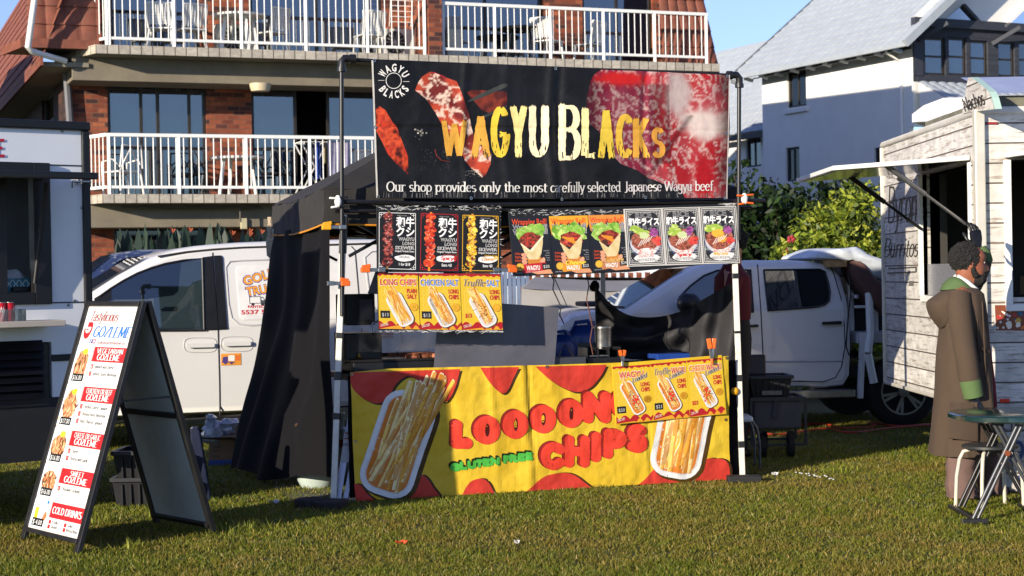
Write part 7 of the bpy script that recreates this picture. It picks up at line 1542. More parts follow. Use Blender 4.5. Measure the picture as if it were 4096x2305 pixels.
def face_bits(par, T, beard=True, hair_r=(.110, .098, .102)):
    m = MB()
    for sy in (-1, 1): m.ell(T @ V((.083, sy*.032, .132)), (.008, .014, .007), 8, 6)
    m.build('eyes', mat('eye white', 'b8b0a8', .3), par, smooth=True); m = MB()
    for sy in (-1, 1): m.ell(T @ V((.0925, sy*.032, .132)), (.005, .007, .007), 8, 6); m.path([T @ V((.094, sy*.015, .15)), T @ V((.092, sy*.035, .155)), T @ V((.08, sy*.055, .15))], .006, 6)
    m.build('brows_and_irises', HAIR, par); m = MB()
    def frizz(c, r, n, k=.16):
        m.ell(T @ V(c), r, n, n//2, 0, .0)
    rr = MB(); N = 64; rings = []
    for j in range(1, 36):
        a = math.pi*j/36-math.pi/2; ring = []
        for q in range(N):
            t = 2*math.pi*q/N; d = V((math.cos(a)*math.cos(t), math.cos(a)*math.sin(t), math.sin(a))); w = 1+.06*mno.noise(d*6)+.07*mno.noise(d*19)+.10*(random.random()-.5)
            p = V((d.x*hair_r[0]*w-.034, d.y*hair_r[1]*w, d.z*hair_r[2]*w+.155))
            if p.x > .02 and p.z < .19: p.x = min(p.x, .035+max(0, (p.z-.16))*.9)
            if p.z < .1 and p.x > -.03: p.x = min(p.x, -.03); p.y *= .8
            ring.append(T @ p)
        rings.append(ring)
    rr.loft(rings); rr.build('hair', HAIR, par, smooth=False)
    if beard:
        b = MB(); rings = []
        for j in range(1, 12):
            a = math.pi*j/12-math.pi/2; ring = []
            for q in range(26):
                t = 2*math.pi*q/26; d = V((math.cos(a)*math.cos(t), math.cos(a)*math.sin(t), math.sin(a))); w = 1+.1*mno.noise(d*6)+.1*(random.random()-.5); ring.append(T @ V((d.x*.058*w+.055, d.y*.068*w, d.z*.052*w+.022)))
            rings.append(ring)
        b.loft(rings)
        for sy in (-1, 1): b.path([T @ V((.0, sy*.072, .11)), T @ V((.008, sy*.07, .07)), T @ V((.03, sy*.062, .04))], [.012, .018, .024], 8)
        b.path([T @ V((.085, -.035, .058)), T @ V((.104, 0, .072)), T @ V((.085, .035, .058))], .011, 8); b.build('beard', HAIR, par)
def hand(mb, T, curl=.5, spread=.1, th=1):
    """x along the fingers, y across the palm, thumb on +y*th"""
    mb.loft([[T @ V((x, y*w, z*h)) for y, z in ((-1, -.6), (-.6, -1), (.6, -1), (1, -.6), (1, .6), (.6, 1), (-.6, 1), (-1, .6))] for x, w, h in ((-.03, .024, .018), (.0, .028, .018), (.04, .04, .016), (.08, .042, .014), (.095, .038, .011))])
    for i, (y, L_) in enumerate(((.031, .072), (.011, .08), (-.01, .074), (-.03, .058))):
        y *= th; p = V((.085, y, 0)); a = .15; pts = [p]
        for f in (.45, .32, .25): a += curl*(.8+.25*i*.4); p = p+V((math.cos(a)*L_*f, spread*y*6*L_*f, -math.sin(a)*L_*f)); pts.append(p)
        mb.path([T @ q for q in pts], [.0095, .009, .008, .006], 8)
    mb.path([T @ V((.01, .028*th, -.004)), T @ V((.04, .055*th, -.016)), T @ V((.07, .062*th, -.03)), T @ V((.09, .06*th, -.042))], [.013, .011, .01, .007], 8)
def frame_to(p, d, up):
    d = V(d).normalized(); u = V(up); y = u.cross(d).normalized(); z = d.cross(y); M = Matrix(((d.x, y.x, z.x, p[0]), (d.y, y.y, z.y, p[1]), (d.z, y.z, z.z, p[2]), (0, 0, 0, 1))); return M
# the man in the long coat, seen from his right, left hand up on the trailer corner
ms = .00151; o_ = gp(3859, 1992); man = thing('person', 'bearded person in long brown hooded coat with green cuffs, one arm raised to the trailer', 'person', o_, 0); MM = WM[man]
c_ = lambda x, y, d=0: MM @ V(((x-300)*ms+.014*(1262-y)*ms, d, (1262-y)*ms))
hT = Matrix.Translation(c_(318, 290, 0)-V((.0, 0, .0))) @ Matrix.Rotation(R(6), 4, 'Y') @ Matrix.Scale(1.04, 4)
b = MB()
nodes = [(0, 0, 0, .12, .15)]; L3 = lambda x, y, d: tuple(MM.inverted() @ c_(x, y, d))
nd_ = [(285, 760, 0, .11, .12), (285, 620, 0, .10, .12), (285, 470, 0, .10, .13), (285, 360, 0, .09, .14), (300, 310, 0, .055), (262, 365, -.19, .065), (256, 560, -.24, .05), (284, 740, -.25, .037), (296, 800, -.25, .03), (320, 350, .19, .06), (415, 250, .27, .05), (432, 180, .3, .04), (418, 132, .31, .03), (270, 950, -.10, .085), (268, 1080, -.1, .07), (262, 1235, -.1, .05), (400, 950, .12, .085), (425, 1080, .14, .065), (455, 1238, .16, .05)]
ns = [(*L3(x, y, d), *r) for x, y, d, *r in nd_]
vs, fs = skinned(ns, [(0, 1), (1, 2), (2, 3), (3, 4), (3, 5), (5, 6), (6, 7), (7, 8), (3, 9), (9, 10), (10, 11), (11, 12), (0, 13), (13, 14), (14, 15), (0, 16), (16, 17), (17, 18)])
b.add([MM @ V(v) for v in vs], fs); head(b, hT)
b.build('body', SKIN, man, smooth=True); face_bits(man, hT)
g1 = MB(); hand(g1, frame_to(c_(298, 802, -.25), (.35, -.05, -1), (.6, -1, .2)) @ Matrix.Scale(1.05, 4), .45, .1, -1); g1.path([c_(290, 780, -.25), c_(300, 806, -.25)], [.04, .034], 12); g1.build('glove', GLV, man, smooth=True)
g2 = MB(); hand(g2, frame_to(c_(412, 124, .31), (-.12, .05, 1), (.5, -1, 0)) @ Matrix.Scale(1.12, 4), .25, .16, 1); g2.build('glove', GLV, man, smooth=True)
def rings_(rows, n=32, fold=.0, seed=0):
    out = []
    for y, x0, x1, h, *dc in rows:
        ring = []; dc = dc[0] if dc else 0
        for k in range(n):
            t = 2*math.pi*k/n; c, s = math.cos(t), math.sin(t); f = 1+fold*mno.noise(V((c*3+seed, s*3, y*.004)))
            ring.append(c_((x0+x1)/2+(x1-x0)/2*f*math.copysign(abs(c)**.8, c), y, dc+h*f*math.copysign(abs(s)**.8, s)))
        out.append(ring)
    return out
m = MB(); m.loft(rings_([(312, 245, 330, .08), (322, 225, 352, .14), (345, 205, 372, .20), (390, 198, 380, .225), (450, 195, 387, .225), (520, 195, 394, .222), (600, 186, 401, .225), (700, 178, 409, .235), (800, 172, 418, .25), (900, 164, 425, .262), (980, 156, 432, .275), (1060, 147, 440, .29), (1063, 160, 428, .27), (1000, 190, 400, .2)], 44, .10)); m.build('coat', WOOL, man, smooth=True)
m = MB(); m.path([c_(250, 348, -.17), c_(240, 400, -.215), c_(244, 470, -.24), c_(254, 560, -.255), c_(266, 640, -.262), c_(278, 722, -.262)], [.075, .082, .078, .074, .072, .07], 20); m.build('sleeve', WOOL, man, smooth=True)
m = MB(); m.path([c_(277, 712, -.262), c_(281, 730, -.262), c_(296, 796, -.258), c_(297, 799, -.258)], [.066, .071, .066, .05], 20); m.build('cuff', GRN, man, smooth=True)
m = MB(); m.path([c_(325, 345, .16), c_(368, 300, .22), c_(408, 245, .27), c_(430, 200, .29)], [.08, .08, .075, .07], 18); m.build('sleeve', WOOL, man, smooth=True)
m = MB(); m.path([c_(424, 222, .28), c_(438, 190, .3), c_(432, 160, .305), c_(422, 138, .31)], [.06, .066, .06, .045], 18); m.build('cuff', GRN, man, smooth=True)
def puff(poly, d0, d1, name, m_, jit=.012, dc=0):
    n = len(poly); c = (sum(p[0] for p in poly)/n, sum(p[1] for p in poly)/n); rings = []; b = MB()
    for t in (0, .05, .18, .5, .82, .95, 1):
        s = (1-(2*t-1)**4)**.5*.9+.12; rings.append([c_(c[0]+(p[0]-c[0])*s, c[1]+(p[1]-c[1])*s, d0+(d1-d0)*t)+V((jit*mno.noise(V((p[0]*.02, t*3, 1))), 0, jit*mno.noise(V((p[1]*.02, t*3, 5))))) for p in poly])
    b.loft(rings); o = b.build(name, m_, man, smooth=True, sub=1); return o
puff(curve([(318, 318), (270, 312), (215, 322), (165, 352), (135, 386), (150, 440), (172, 478), (196, 500), (206, 440), (222, 380), (262, 345), (318, 334), (318, 318)], 3)[:-1], -.17, .17, 'hood', WOOL)
puff(curve([(188, 330), (210, 295), (250, 266), (290, 285), (340, 330), (372, 372), (352, 366), (312, 322), (250, 318), (188, 330)], 3)[:-1], -.12, .12, 'hood_lining', GRN)
m = MB()
for d in (-.07, .06): m.path([c_(262, 264, d*.6), c_(300, 292, d*1.1), c_(340, 325, d), c_(365, 372, d*.7)], [.014, .017, .016, .012], 8)
m.build('shirt_collar', mat('white shirt', 'cfd2cc', .8), man, smooth=True)
m = MB(); m.path([c_(372, 372, -.06), c_(388, 440, -.07), c_(396, 540, -.07), c_(398, 580, -.07)], .007, 8); m.path([c_(398, 560, -.04), c_(404, 660, -.05), c_(414, 760, -.05), c_(424, 860, -.05)], [.012, .022, .026, .022], 8); m.build('red_lining', mat('crimson cloth', '6e1420', .85), man, smooth=True)
pk = [(186, 818), (308, 818), (306, 990), (180, 972)]; m = MB(); m.grid(lambda s, t: c_(186-6*t+(122)*s, 818+(154+18*s)*t, -.262-.028*t-.012-.01*math.sin(math.pi*s)), 8, 8); m.grid(lambda s, t: c_(186+122*s, 818+22*t, -.280-.003*t), 6, 2); m.path([c_(238, 824, -.283), c_(236, 980, -.302)], .005, 6); m.path([c_(308, 818, -.268), c_(306, 990, -.292), c_(180, 972, -.292), c_(186, 818, -.268)], .007, 6); m.build('pocket', WOOL, man, smooth=True)
m = MB(); m.path([c_(335, 585, -.215), c_(378, 602, -.17)], .011, 6); m.path([c_(316, 410, -.222), c_(322, 560, -.226), c_(336, 640, -.23)], .006, 6); m.path([c_(345, 380, -.2), c_(352, 600, -.215), c_(362, 860, -.22), c_(366, 1055, -.25)], .005, 6); m.build('seam', WOOL, man, smooth=True)
PNK = mat('dusty pink check wool', '66504a', .9, var=.22, vs=11, bump=.2)
m = MB(); m.loft(rings_([(1040, 205, 338, .1, -.12), (1080, 200, 335, .1, -.12), (1110, 196, 326, .095, -.12), (1150, 200, 330, .1, -.12), (1185, 194, 322, .095, -.12), (1215, 198, 336, .105, -.12), (1232, 204, 330, .1, -.12), (1246, 202, 338, .105, -.12), (1250, 220, 320, .08, -.12)], 24, .16)); m.build('trouser_leg', PNK, man, smooth=True)
m = MB(); m.loft(rings_([(1030, 350, 470, .1, .13), (1090, 368, 480, .1, .13), (1160, 372, 492, .1, .14), (1220, 385, 512, .1, .15), (1256, 398, 526, .1, .16), (1262, 410, 512, .08, .16)], 24, .1, 4)); m.build('trouser_leg', PNK, man, smooth=True)
SHO = mat('black leather', '131316', .4)
for x0, x1, dc in ((225, 372, -.12), (410, 560, .16)):
    m = MB(); rg = []
    for t, w, h in ((0, .03, .05), (.04, .042, .075), (.25, .045, .085), (.45, .047, .07), (.7, .052, .05), (.92, .042, .035), (1, .02, .022)): x = x0+(x1-x0)*t; rg.append([c_(x, 1262, dc)+V((0, w*math.cos(a), .004+max(0, h*(math.sin(a)*.5+.5)))) for a in (2*math.pi*k/14 for k in range(14))])
    m.loft(rg); m.build('shoe', SHO, man, smooth=True)
# the stall keeper, mostly behind the menu board and the right leg
o_ = SL(ST.hit(2930, 1150, -1.42)[0], 1.42, 0); kp = thing('person', 'person in dark red jumper holding the black drape behind the stall right leg', 'person', o_, R(18.5)); KM = WM[kp]
kq = lambda x, d, z: KM @ V((x, d, z))
nk = [(0, 0, 1.08, .1, .1), (0, 0, 1.3, .1, .1), (0, 0, 1.5, .1, .1), (0, 0, 1.62, .055), (-.08, -.12, 1.52, .045), (-.16, -.24, 1.33, .045), (-.30, -.38, 1.24, .035), (.08, .14, 1.52, .045), (.16, .14, 1.28, .045), (.10, .0, 1.1, .035), (0, -.085, .95, .07), (0, -.09, .5, .055), (0, -.09, .06, .04), (0, .085, .95, .07), (0, .09, .5, .055), (0, .09, .06, .04)]
vs, fs = skinned(nk, [(0, 1), (1, 2), (2, 3), (2, 4), (4, 5), (5, 6), (2, 7), (7, 8), (8, 9), (0, 10), (10, 11), (11, 12), (0, 13), (13, 14), (14, 15)])
b = MB(); b.add([KM @ V(v) for v in vs], fs); kT = KM @ Matrix.Translation((0, 0, 1.68)) @ Matrix.Rotation(math.pi, 4, 'Z'); head(b, kT); b.build('body', mat('light skin', 'b88468', .5), kp, smooth=True); face_bits(kp, kT, False, (.108, .09, .105))
REDJ = mat('dark red jumper', '5c1420', .9, var=.15, bump=.3, bs=90)
m = MB(); m.loft([[kq(a*math.cos(t), b_*math.sin(t), z) for t in (2*math.pi*k/24 for k in range(24))] for z, a, b_ in ((1.14, .125, .14), (1.17, .145, .16), (1.3, .15, .17), (1.42, .15, .19), (1.52, .14, .19), (1.58, .10, .11), (1.63, .075, .075))]); m.path([kq(-.04, -.15, 1.52), kq(-.11, -.2, 1.40), kq(-.17, -.25, 1.32), kq(-.26, -.34, 1.26), kq(-.31, -.39, 1.235)], [.07, .068, .062, .052, .046], 14); m.path([kq(.05, .17, 1.52), kq(.13, .18, 1.35), kq(.13, .1, 1.2), kq(.1, .02, 1.12)], [.07, .065, .055, .045], 14); m.build('jumper', REDJ, kp, smooth=True)
m = MB(); m.loft([[kq(a*math.cos(t)-.0, b_*math.sin(t), z) for t in (2*math.pi*k/24 for k in range(24))] for z, a, b_ in ((1.2, .13, .15), (1.0, .15, .17), (.85, .14, .17), (.83, .1, .1))])
for s in (-1, 1): m.path([kq(0, s*.085, .95), kq(0, s*.09, .5), kq(0, s*.09, .08)], [.1, .08, .065], 14)
m.build('trousers', mat('black trousers', '121215', .8), kp, smooth=True)
m = MB(); hand(m, frame_to(kq(-.32, -.40, 1.23), KM.to_3x3() @ V((-.8, -.5, -.25)), (0, 0, 1)), .7, .05, 1); m.build('glove', GLV, kp, smooth=True)
m = MB(); hand(m, frame_to(kq(.09, -.01, 1.1), KM.to_3x3() @ V((-.6, -.4, -.6)), (0, 0, 1)), .7, .05, -1); m.build('glove', GLV, kp, smooth=True)
m = MB()
for s in (-1, 1): m.loft([[kq(x, s*.09+w*math.cos(a), .004+h*(math.sin(a)*.5+.5)) for a in (2*math.pi*k/12 for k in range(12))] for x, w, h in ((.08, .03, .06), (.02, .045, .09), (-.1, .05, .06), (-.19, .03, .03))])
m.build('shoes', SHO, kp, smooth=True)
# ------------------------------------------------------------------ table, stool, carts, tubs and litter
tc = V((3.95, 10.95, 0)); TZ = .655; tt = thing('folding_table', 'dark green round topped folding table with crossed steel legs', 'table', tc)
GTP = mat('dark green enamel', '18302f', .2, var=.1, coat=.3)
m = MB(WM[tt]); tl = at(3808, 1655, 10.95).x-tc.x; rT = .62; ex = -tl
pts = []
for k in range(48):
    t = 2*math.pi*k/48; c, s = math.cos(t), math.sin(t); pts.append((math.copysign(abs(c)**.45, c)*ex, math.copysign(abs(s)**.6, s)*.42))
m.loft([[(x*k_, y*k_, z) for x, y in pts] for k_, z in ((.97, TZ-.045), (1.0, TZ-.035), (1.0, TZ-.01), (.985, TZ), (.5, TZ+.001))]); m.build('tabletop', GTP, tt, smooth=True)
lp = lambda x, y, d: at(*k9(x, y), d)
for dd, dx in ((10.68, 0), (11.22, .05)):
    for (x0, y0, x1, y1) in ((2170, 1055, 2500, 360), (2205, 1060, 2535, 360), (2700, 1010, 2320, 365), (2735, 1010, 2355, 365)):
        a, b_ = lp(x0, y0, 10.68), lp(x1, y1, 10.68); a.z = .03; a.y = b_.y = dd+(.03 if x0 > 2600 else 0); b_.z = TZ-.04; m = MB(); m.tube(a+V((dx, 0, 0)), b_+V((dx, 0, 0)), .0115, 10); m.build('leg', mat('dull table steel', '5c5e62', .45, .7) if dd < 11 else BKM, tt, smooth=True)
for x, y in ((2185, 1055), (2715, 1010)):
    a = lp(x, y, 10.68); m = MB(); m.bar((a.x-.09*0, 10.6, .02), (a.x, 11.3, .02), .03, .03); m.bar((a.x-.1, 10.62, .022), (a.x+.06, 10.6, .022), .03, .03); m.build('foot', BKM, tt, bevel=.006)
p = lp(2412, 558, 10.68); m = MB(); m.tube((p.x, 10.655, p.z), (p.x, 10.72, p.z), .018, 10); m.build('hinge_bolt', mat('rusty bolt', '8a4a2c', .6, .5), tt)
sc = V((at(3963, 1950, 11.35).x, 11.35, 0)); sl_ = thing('stool', 'stool with dark round seat and cream tube legs beside the green table', 'stool', sc); SZ = .415
m = MB(WM[sl_]); m.lathe([(.01, SZ-.03), (.165, SZ-.03), (.18, SZ-.02), (.18, SZ-.005), (.165, SZ), (.01, SZ)], (0, 0, 0), 30); m.build('seat', mat('dark grey seat', '2a2e30', .45, var=.15), sl_, smooth=True)
for a in (2.75, 4.2, 5.6, .9):
    m = MB(WM[sl_]); c, s = math.cos(a), math.sin(a); m.path([(c*.12, s*.12, SZ-.035), (c*.17, s*.17, SZ-.05), (c*.195, s*.195, SZ-.10), (c*.215, s*.215, .2), (c*.225, s*.225, .0)], .0125, 10); m.build('leg', mat('cream tube', 'c8c0ac', .4, var=.08), sl_, smooth=True)
# wagon, crates, plastic stool at the right of the stall
cg = gp(3050, 1830); wg = thing('folding_wagon', 'grey cloth folding wagon on small black wheels right of the stall', 'wagon', cg, R(8)); k3c = k3b
WD = cg.y; wp = lambda x, y, d=0: at(*k3c(x, y), WD+d)
GRC = mat('grey wagon cloth', '4c4c4e', .9, var=.2, bump=.3)
a, b_ = wp(598, 945), wp(880, 1110); m = MB(); m.box((a.x, WD, b_.z), (b_.x, WD+.5, a.z)); m.build('cloth_tub', GRC, wg, bevel=.02)
m = MB()
for d in (-.02, .52):
    m.bar((a.x-.02, WD+d, a.z+.01), (b_.x+.03, WD+d, a.z+.01), .03); m.bar((a.x-.02, WD+d, b_.z-.13), (b_.x+.03, WD+d, b_.z-.13), .02)
    for x in (a.x-.02, b_.x+.03): m.bar((x, WD+d, a.z), (x, WD+d, b_.z-.13), .022)
for x in (a.x-.02, b_.x+.03): m.bar((x, WD-.03, a.z+.01), (x, WD+.53, a.z+.01), .022)
m.build('frame', BKM, wg); m = MB(); m.bar(wp(735, 950, -.01), wp(725, 1050, -.012), .05, .01, up=(0, 1, 0)); m.build('strap', BKM, wg)
for x, d in ((a.x+.07, -.02), (b_.x-.1, -.02), (a.x+.15, .48), (b_.x-.02, .48)): m = MB(); m.lathe([(.01, 0), (.085, 0), (.09, .015), (.09, .05), (.01, .05)], (x-.025, WD+d, .09), 18, 0, 'x'); m.bar((x, WD+d, .09), (x, WD+d, b_.z-.13), .025); m.build('wheel', RUB, wg)
def crate(name, label, p0, p1, d0, d1, m_, lid=False):
    t = thing(name, label, 'crate', ((p0.x+p1.x)/2, (d0+d1)/2, p1.z)); m = MB(); tp_ = .03; x0, x1, z0, z1 = p0.x, p1.x, p1.z, p0.z
    o = [(x0+tp_, d0+tp_), (x1-tp_, d0+tp_), (x1-tp_, d1-tp_), (x0+tp_, d1-tp_)]; q = [(x0, d0), (x1, d0), (x1, d1), (x0, d1)]; s = lambda P_, e: [(x+(e if i in (0, 3) else -e), y+(e if i < 2 else -e)) for i, (x, y) in enumerate(P_)]
    m.loft([[(*p, z0) for p in o], [(*p, z1) for p in q], [(*p, z1) for p in s(q, .012)], [(*p, z0+.02) for p in s(o, .012)]]); m.build('body', m_, t)
    r = MB(); w = .02
    for i in range(4): a, b = q[i], q[(i+1) % 4]; r.bar((*a, z1), (*b, z1), .035, .03)
    r.build('rim', m_, t, bevel=.004); r = MB()
    for k in range(5): x = x0+(x1-x0)*(.18+.16*k); r.bar((x, d0+.012, z0+.02), (x, d0-.004, z1-.03), .012, .012)
    r.build('ribs', m_, t); return t
BKT = mat('black tub plastic', '17181c', .45, var=.2)
ct = crate('storage_crate', 'black ribbed crate standing on the grey wagon', wp(580, 815, -.02), wp(825, 932, 0), WD+.0, WD+.4, BKT)
m = MB(); p0, p1 = wp(650, 890, -.005), wp(765, 912, -.005); m.box((p0.x, WD-.012, p1.z), (p1.x, WD+.0, p0.z)); m.build('label', mat('scuffed label', '6c6c6a', .6, var=.4, vs=30), ct)
p0, p1 = wp(545, 680, .15), wp(670, 800, .15); t = thing('cooler_box', 'open black cooler box lid behind the wagon crate', 'box', ((p0.x+p1.x)/2, WD+.3, p1.z)); m = MB(); m.box((p0.x, WD+.12, p1.z), (p1.x, WD+.16, p0.z)); m.build('lid', BKT, t, bevel=.015); m = MB(); m.box((p0.x+.02, WD+.112, p1.z+.03), (p1.x-.03, WD+.118, p0.z-.02)); m.build('lid_lining', mat('dark grey foam', '3a3a3e', .7), t)
m = MB(); m.box((p0.x-.1, WD+.16, p1.z-.3), (p1.x-.02, WD+.5, p1.z)); m.build('box_body', BKT, t, bevel=.01)
sg_ = gp(3030, 1882); t = thing('plastic_stool', 'small white seat with grey bent leg between the stall leg and the wagon', 'stool', V((sg_.x-.1, sg_.y, 0))); yy = sg_.y; q = lambda x, y: at(*k3c(x, y), yy); a, b_ = q(528, 1048), q(600, 1072)
m = MB(); m.box((a.x-.2, yy, b_.z), (b_.x, yy+.32, a.z+.01)); m.build('seat', PLA, t, bevel=.015)
for d in (0.02, .3):
    m = MB(); m.path([q(595, 1065)+V((0, d, 0)), q(622, 1110)+V((0, d, 0)), q(638, 1200)+V((0, d, 0)), q(640, 1362)+V((0, d, 0))], .011, 8); m.build('leg', mat('grey tube', '5a5e62', .4, .5), t, smooth=True); m = MB(); m.path([q(460, 1065)+V((0, d, 0)), q(440, 1362)+V((0, d, 0))], .011, 8); m.build('leg', mat('grey tube', '5a5e62', .4, .5), t, smooth=True)
m = MB(); m.grid(lambda s, t: ST.pp(2918+34*s+6*t, 1440+480*t, -.05-.1*s+.01*math.sin(s*9+t*5)), 10, 12); solo(m.build('black_cloth_strip', CLO, smooth=True), 'black cloth hanging beside the right front leg of the stall', 'cloth')
# left: tubs behind the sandwich board, blue lid, carton with plastic
TD = gp(560, 2055).y+.35; tq = lambda x, y, d=0: at(*crop(0, 1505, .5516)(x, y), TD+d)
crate('storage_tub', 'lower of two black tubs stacked behind the sandwich board', tq(812, 755), tq(1210, 985), TD, TD+.4, BKT); crate('storage_tub', 'upper of two black tubs stacked behind the sandwich board', tq(818, 562), tq(1190, 762), TD, TD+.4, BKT)
m = MB(); a, b_ = tq(1385, 365, .25), tq(1545, 990, .25); pts = [tq(x, y, .25+.05*(y-365)/600) for x, y in ((1375, 375), (1395, 365), (1430, 368), (1448, 400), (1545, 985), (1420, 990))]; m.add(pts+[p+V((.0, .05, 0)) for p in pts], [list(range(6)), [11, 10, 9, 8, 7, 6]]+[[i, i+6, (i+1) % 6+6, (i+1) % 6] for i in range(6)]); solo(m.build('navy_panel', mat('navy plastic', '141c34', .35), bevel=.01), 'navy blue plastic panel leaning behind the rear of the sandwich board', 'panel')
kx = crop(800, 1300, .5516); CD = gp(860, 1862).y; cq_ = lambda x, y, d=0: at(*kx(x, y), CD+d); bx_ = thing('cardboard_box', 'open brown carton with blue base by the edge of the black cloth', 'box', gp(870, 1855))
a, b_ = cq_(65, 832), cq_(330, 1000); m = MB(); m.box((a.x, CD, .04), (b_.x, CD+.4, a.z)); m.build('carton', mat('brown cardboard', '7c6248', .85, var=.15), bx_); m = MB(); m.box((a.x-.004, CD-.004, .0), (b_.x+.004, CD+.404, .045)); m.build('blue_base', BLU, bx_); m = MB(); m.add([(a.x, CD, a.z), (b_.x, CD, a.z), (b_.x-.1, CD-.14, a.z+.03), (a.x-.12, CD-.12, a.z+.03)], [[0, 1, 2, 3], [3, 2, 1, 0]]); m.build('flap', mat('brown cardboard', '7c6248', .85), bx_); m = MB(); m.add([(a.x, CD+.4, a.z), (b_.x, CD+.4, a.z), (b_.x, CD+.44, a.z+.16), (a.x, CD+.44, a.z+.16)], [[0, 1, 2, 3]]); m.build('flap', mat('brown cardboard', '7c6248', .85), bx_)
P = Pr(lambda u, z, o: V((u, CD-.004-o, z)), .001); P.x = lambda x, y: (lambda p: (p.x, p.z))(cq_(x, y)); 
for y in (880, 905, 945): P.rect(95, y, 140+(y % 7)*4, y+14, '#5c4a3c')
P.build('printing', PRINTM, bx_)
m = MB(); c = cq_(110, 760, .15)
for k in range(6): m.ell(c+V((random.uniform(-.08, .14), random.uniform(-.1, .1), random.uniform(-.06, .06))), (.09, .08, .07), 12, 8, 0, .7)
m.ell(cq_(75, 690, .1), (.05, .05, .07), 10, 7, 0, .8); solo(m.build('plastic_bag', glass('thin plastic', 'b8bcc4', .12, .35, .25), smooth=True), 'crumpled clear plastic bag stuffed in the open carton', 'bag')
def scrap(px, py, w, label, c, n=1):
    p = gp(px, py); m = MB()
    m.grid(lambda s, t: p+V(((s-.5)*w, (t-.5)*w*.6, .02+.012*math.sin(s*7+t*4))), 5, 3); solo(m.build('litter', mat('litter '+c, c, .6), smooth=True), label, 'litter')
scrap(1607, 2182, .07, 'orange wrapper scrap lying on the sunny lawn', 'd8542c'); scrap(2068, 2181, .035, 'tiny pale scrap on the lawn in front of the yellow banner', 'b8b4b0'); scrap(1098, 2018, .08, 'white paper scrap in the shade near the dusty ground sheet', 'c4c8d0'); scrap(3100, 1905, .05, 'white scrap on the grass right of the stall weight', 'd0d0d0')
m = MB()
for k in range(0, 30, 2): p = gp(3190+k*5.2+random.uniform(-6, 6), 1905+k*.9+random.uniform(-5, 5)); m.ell(p+V((0, 0, .03)), (.008, .008, .005), 6, 4)
tag(m.build('spilled_ice', mat('white crumbs', 'c8ccd0', .5), None), 'scatter of white crumbs on the lawn right of the stall', 'litter', None, 'stuff')
CRD = mat('orange extension cord', 'a8301c', .5)
def cord(pts, label): m = MB(); m.path([gp(x, y)+V((0, 0, .018)) for x, y in curve(pts, 6)], .011, 6); solo(m.build('extension_cord', CRD, smooth=True), label, 'cord')
cord([(2985, 1735), (3120, 1745), (3300, 1722), (3400, 1738), (3560, 1720), (3740, 1706)], 'orange extension cord running along the shaded grass in front'); cord([(3000, 1722), (3180, 1708), (3290, 1703), (3380, 1720), (3500, 1712), (3480, 1698), (3600, 1712), (3760, 1700)], 'looped orange extension cord lying behind the straighter one')
m = MB(); q0 = TP.p(-1.45, 0, .35); m.box((-1.75, -.3, 0), (-1.3, 0.05, .3)); m.M = TP.M; mm = MB(TP.M); mm.box((-1.7, -.35, 0), (-1.2, .0, .28)); solo(mm.build('cool_box', mat('dark red cool box', '4a1418', .5), bevel=.02), 'dark red cool box in the shade under the food truck counter', 'box')
# ------------------------------------------------------------------ lawn
gm_ = bpy.data.materials.new('lawn soil'); gm_.use_nodes = True; nt = gm_.node_tree; L = nt.links.new; bs_ = nt.nodes['Principled BSDF']; bs_.inputs['Roughness'].default_value = .95
tcn = nd(nt, 'ShaderNodeTexCoord'); n1 = nd(nt, 'ShaderNodeTexNoise', Scale=1.3, Detail=6.0); L(tcn.outputs['Object'], n1.inputs[0]); n2 = nd(nt, 'ShaderNodeTexNoise', Scale=40.0, Detail=5.0); L(tcn.outputs['Object'], n2.inputs[0])
cr = nd(nt, 'ShaderNodeValToRGB'); L(n1.outputs[0], cr.inputs[0]); cr.color_ramp.elements[0].position = .35; cr.color_ramp.elements[1].position = .65; cr.color_ramp.elements[0].color = (.075, .090, .022, 1); cr.color_ramp.elements[1].color = (.11, .095, .034, 1)
mr = nd(nt, 'ShaderNodeMapRange'); L(n2.outputs[0], mr.inputs[0]); mr.inputs[1].default_value = .3; mr.inputs[2].default_value = .7; mr.inputs[3].default_value = .55; mr.inputs[4].default_value = 1.35
mx = nd(nt, 'ShaderNodeMix', data_type='RGBA', blend_type='MULTIPLY'); mx.inputs[0].default_value = 1; L(cr.outputs[0], mx.inputs[6]); L(mr.outputs[0], mx.inputs[7]); L(mx.outputs[2], bs_.inputs[0])
bp = nd(nt, 'ShaderNodeBump', Strength=1.0, Distance=.03); L(n2.outputs[0], bp.inputs['Height']); L(bp.outputs[0], bs_.inputs['Normal'])
m = MB(); m.face([(-300, -60, 0), (300, -60, 0), (300, 500, 0), (-300, 500, 0)]); tag(m.build('ground', gm_), kind='structure')
def fast(name, V4, C, m_, parent=None, nv=3):
    """many small faces: V4 (n, nv, 3), C (n, 3) linear colours"""
    n = len(V4); me = bpy.data.meshes.new(name)
    if parent is not None: Mi = np.array(WM[parent].inverted()); V4 = V4 @ Mi[:3, :3].T+Mi[:3, 3]
    me.vertices.add(n*nv); me.vertices.foreach_set('co', V4.reshape(-1).astype(np.float32)); me.loops.add(n*nv); me.loops.foreach_set('vertex_index', np.arange(n*nv, dtype=np.int32))
    me.polygons.add(n); me.polygons.foreach_set('loop_start', np.arange(0, n*nv, nv, dtype=np.int32)); me.polygons.foreach_set('loop_total', np.full(n, nv, dtype=np.int32))
    me.materials.append(m_); ca = me.color_attributes.new('Col', 'FLOAT_COLOR', 'POINT'); c4_ = np.ones((n, nv, 4), np.float32); c4_[:, :, :3] = C[:, None, :]; ca.data.foreach_set('color', c4_.reshape(-1)); me.update(calc_edges=True); me.validate()
    o = bpy.data.objects.new(name, me); COL.objects.link(o)
    if parent is not None: o.parent = parent
    return o
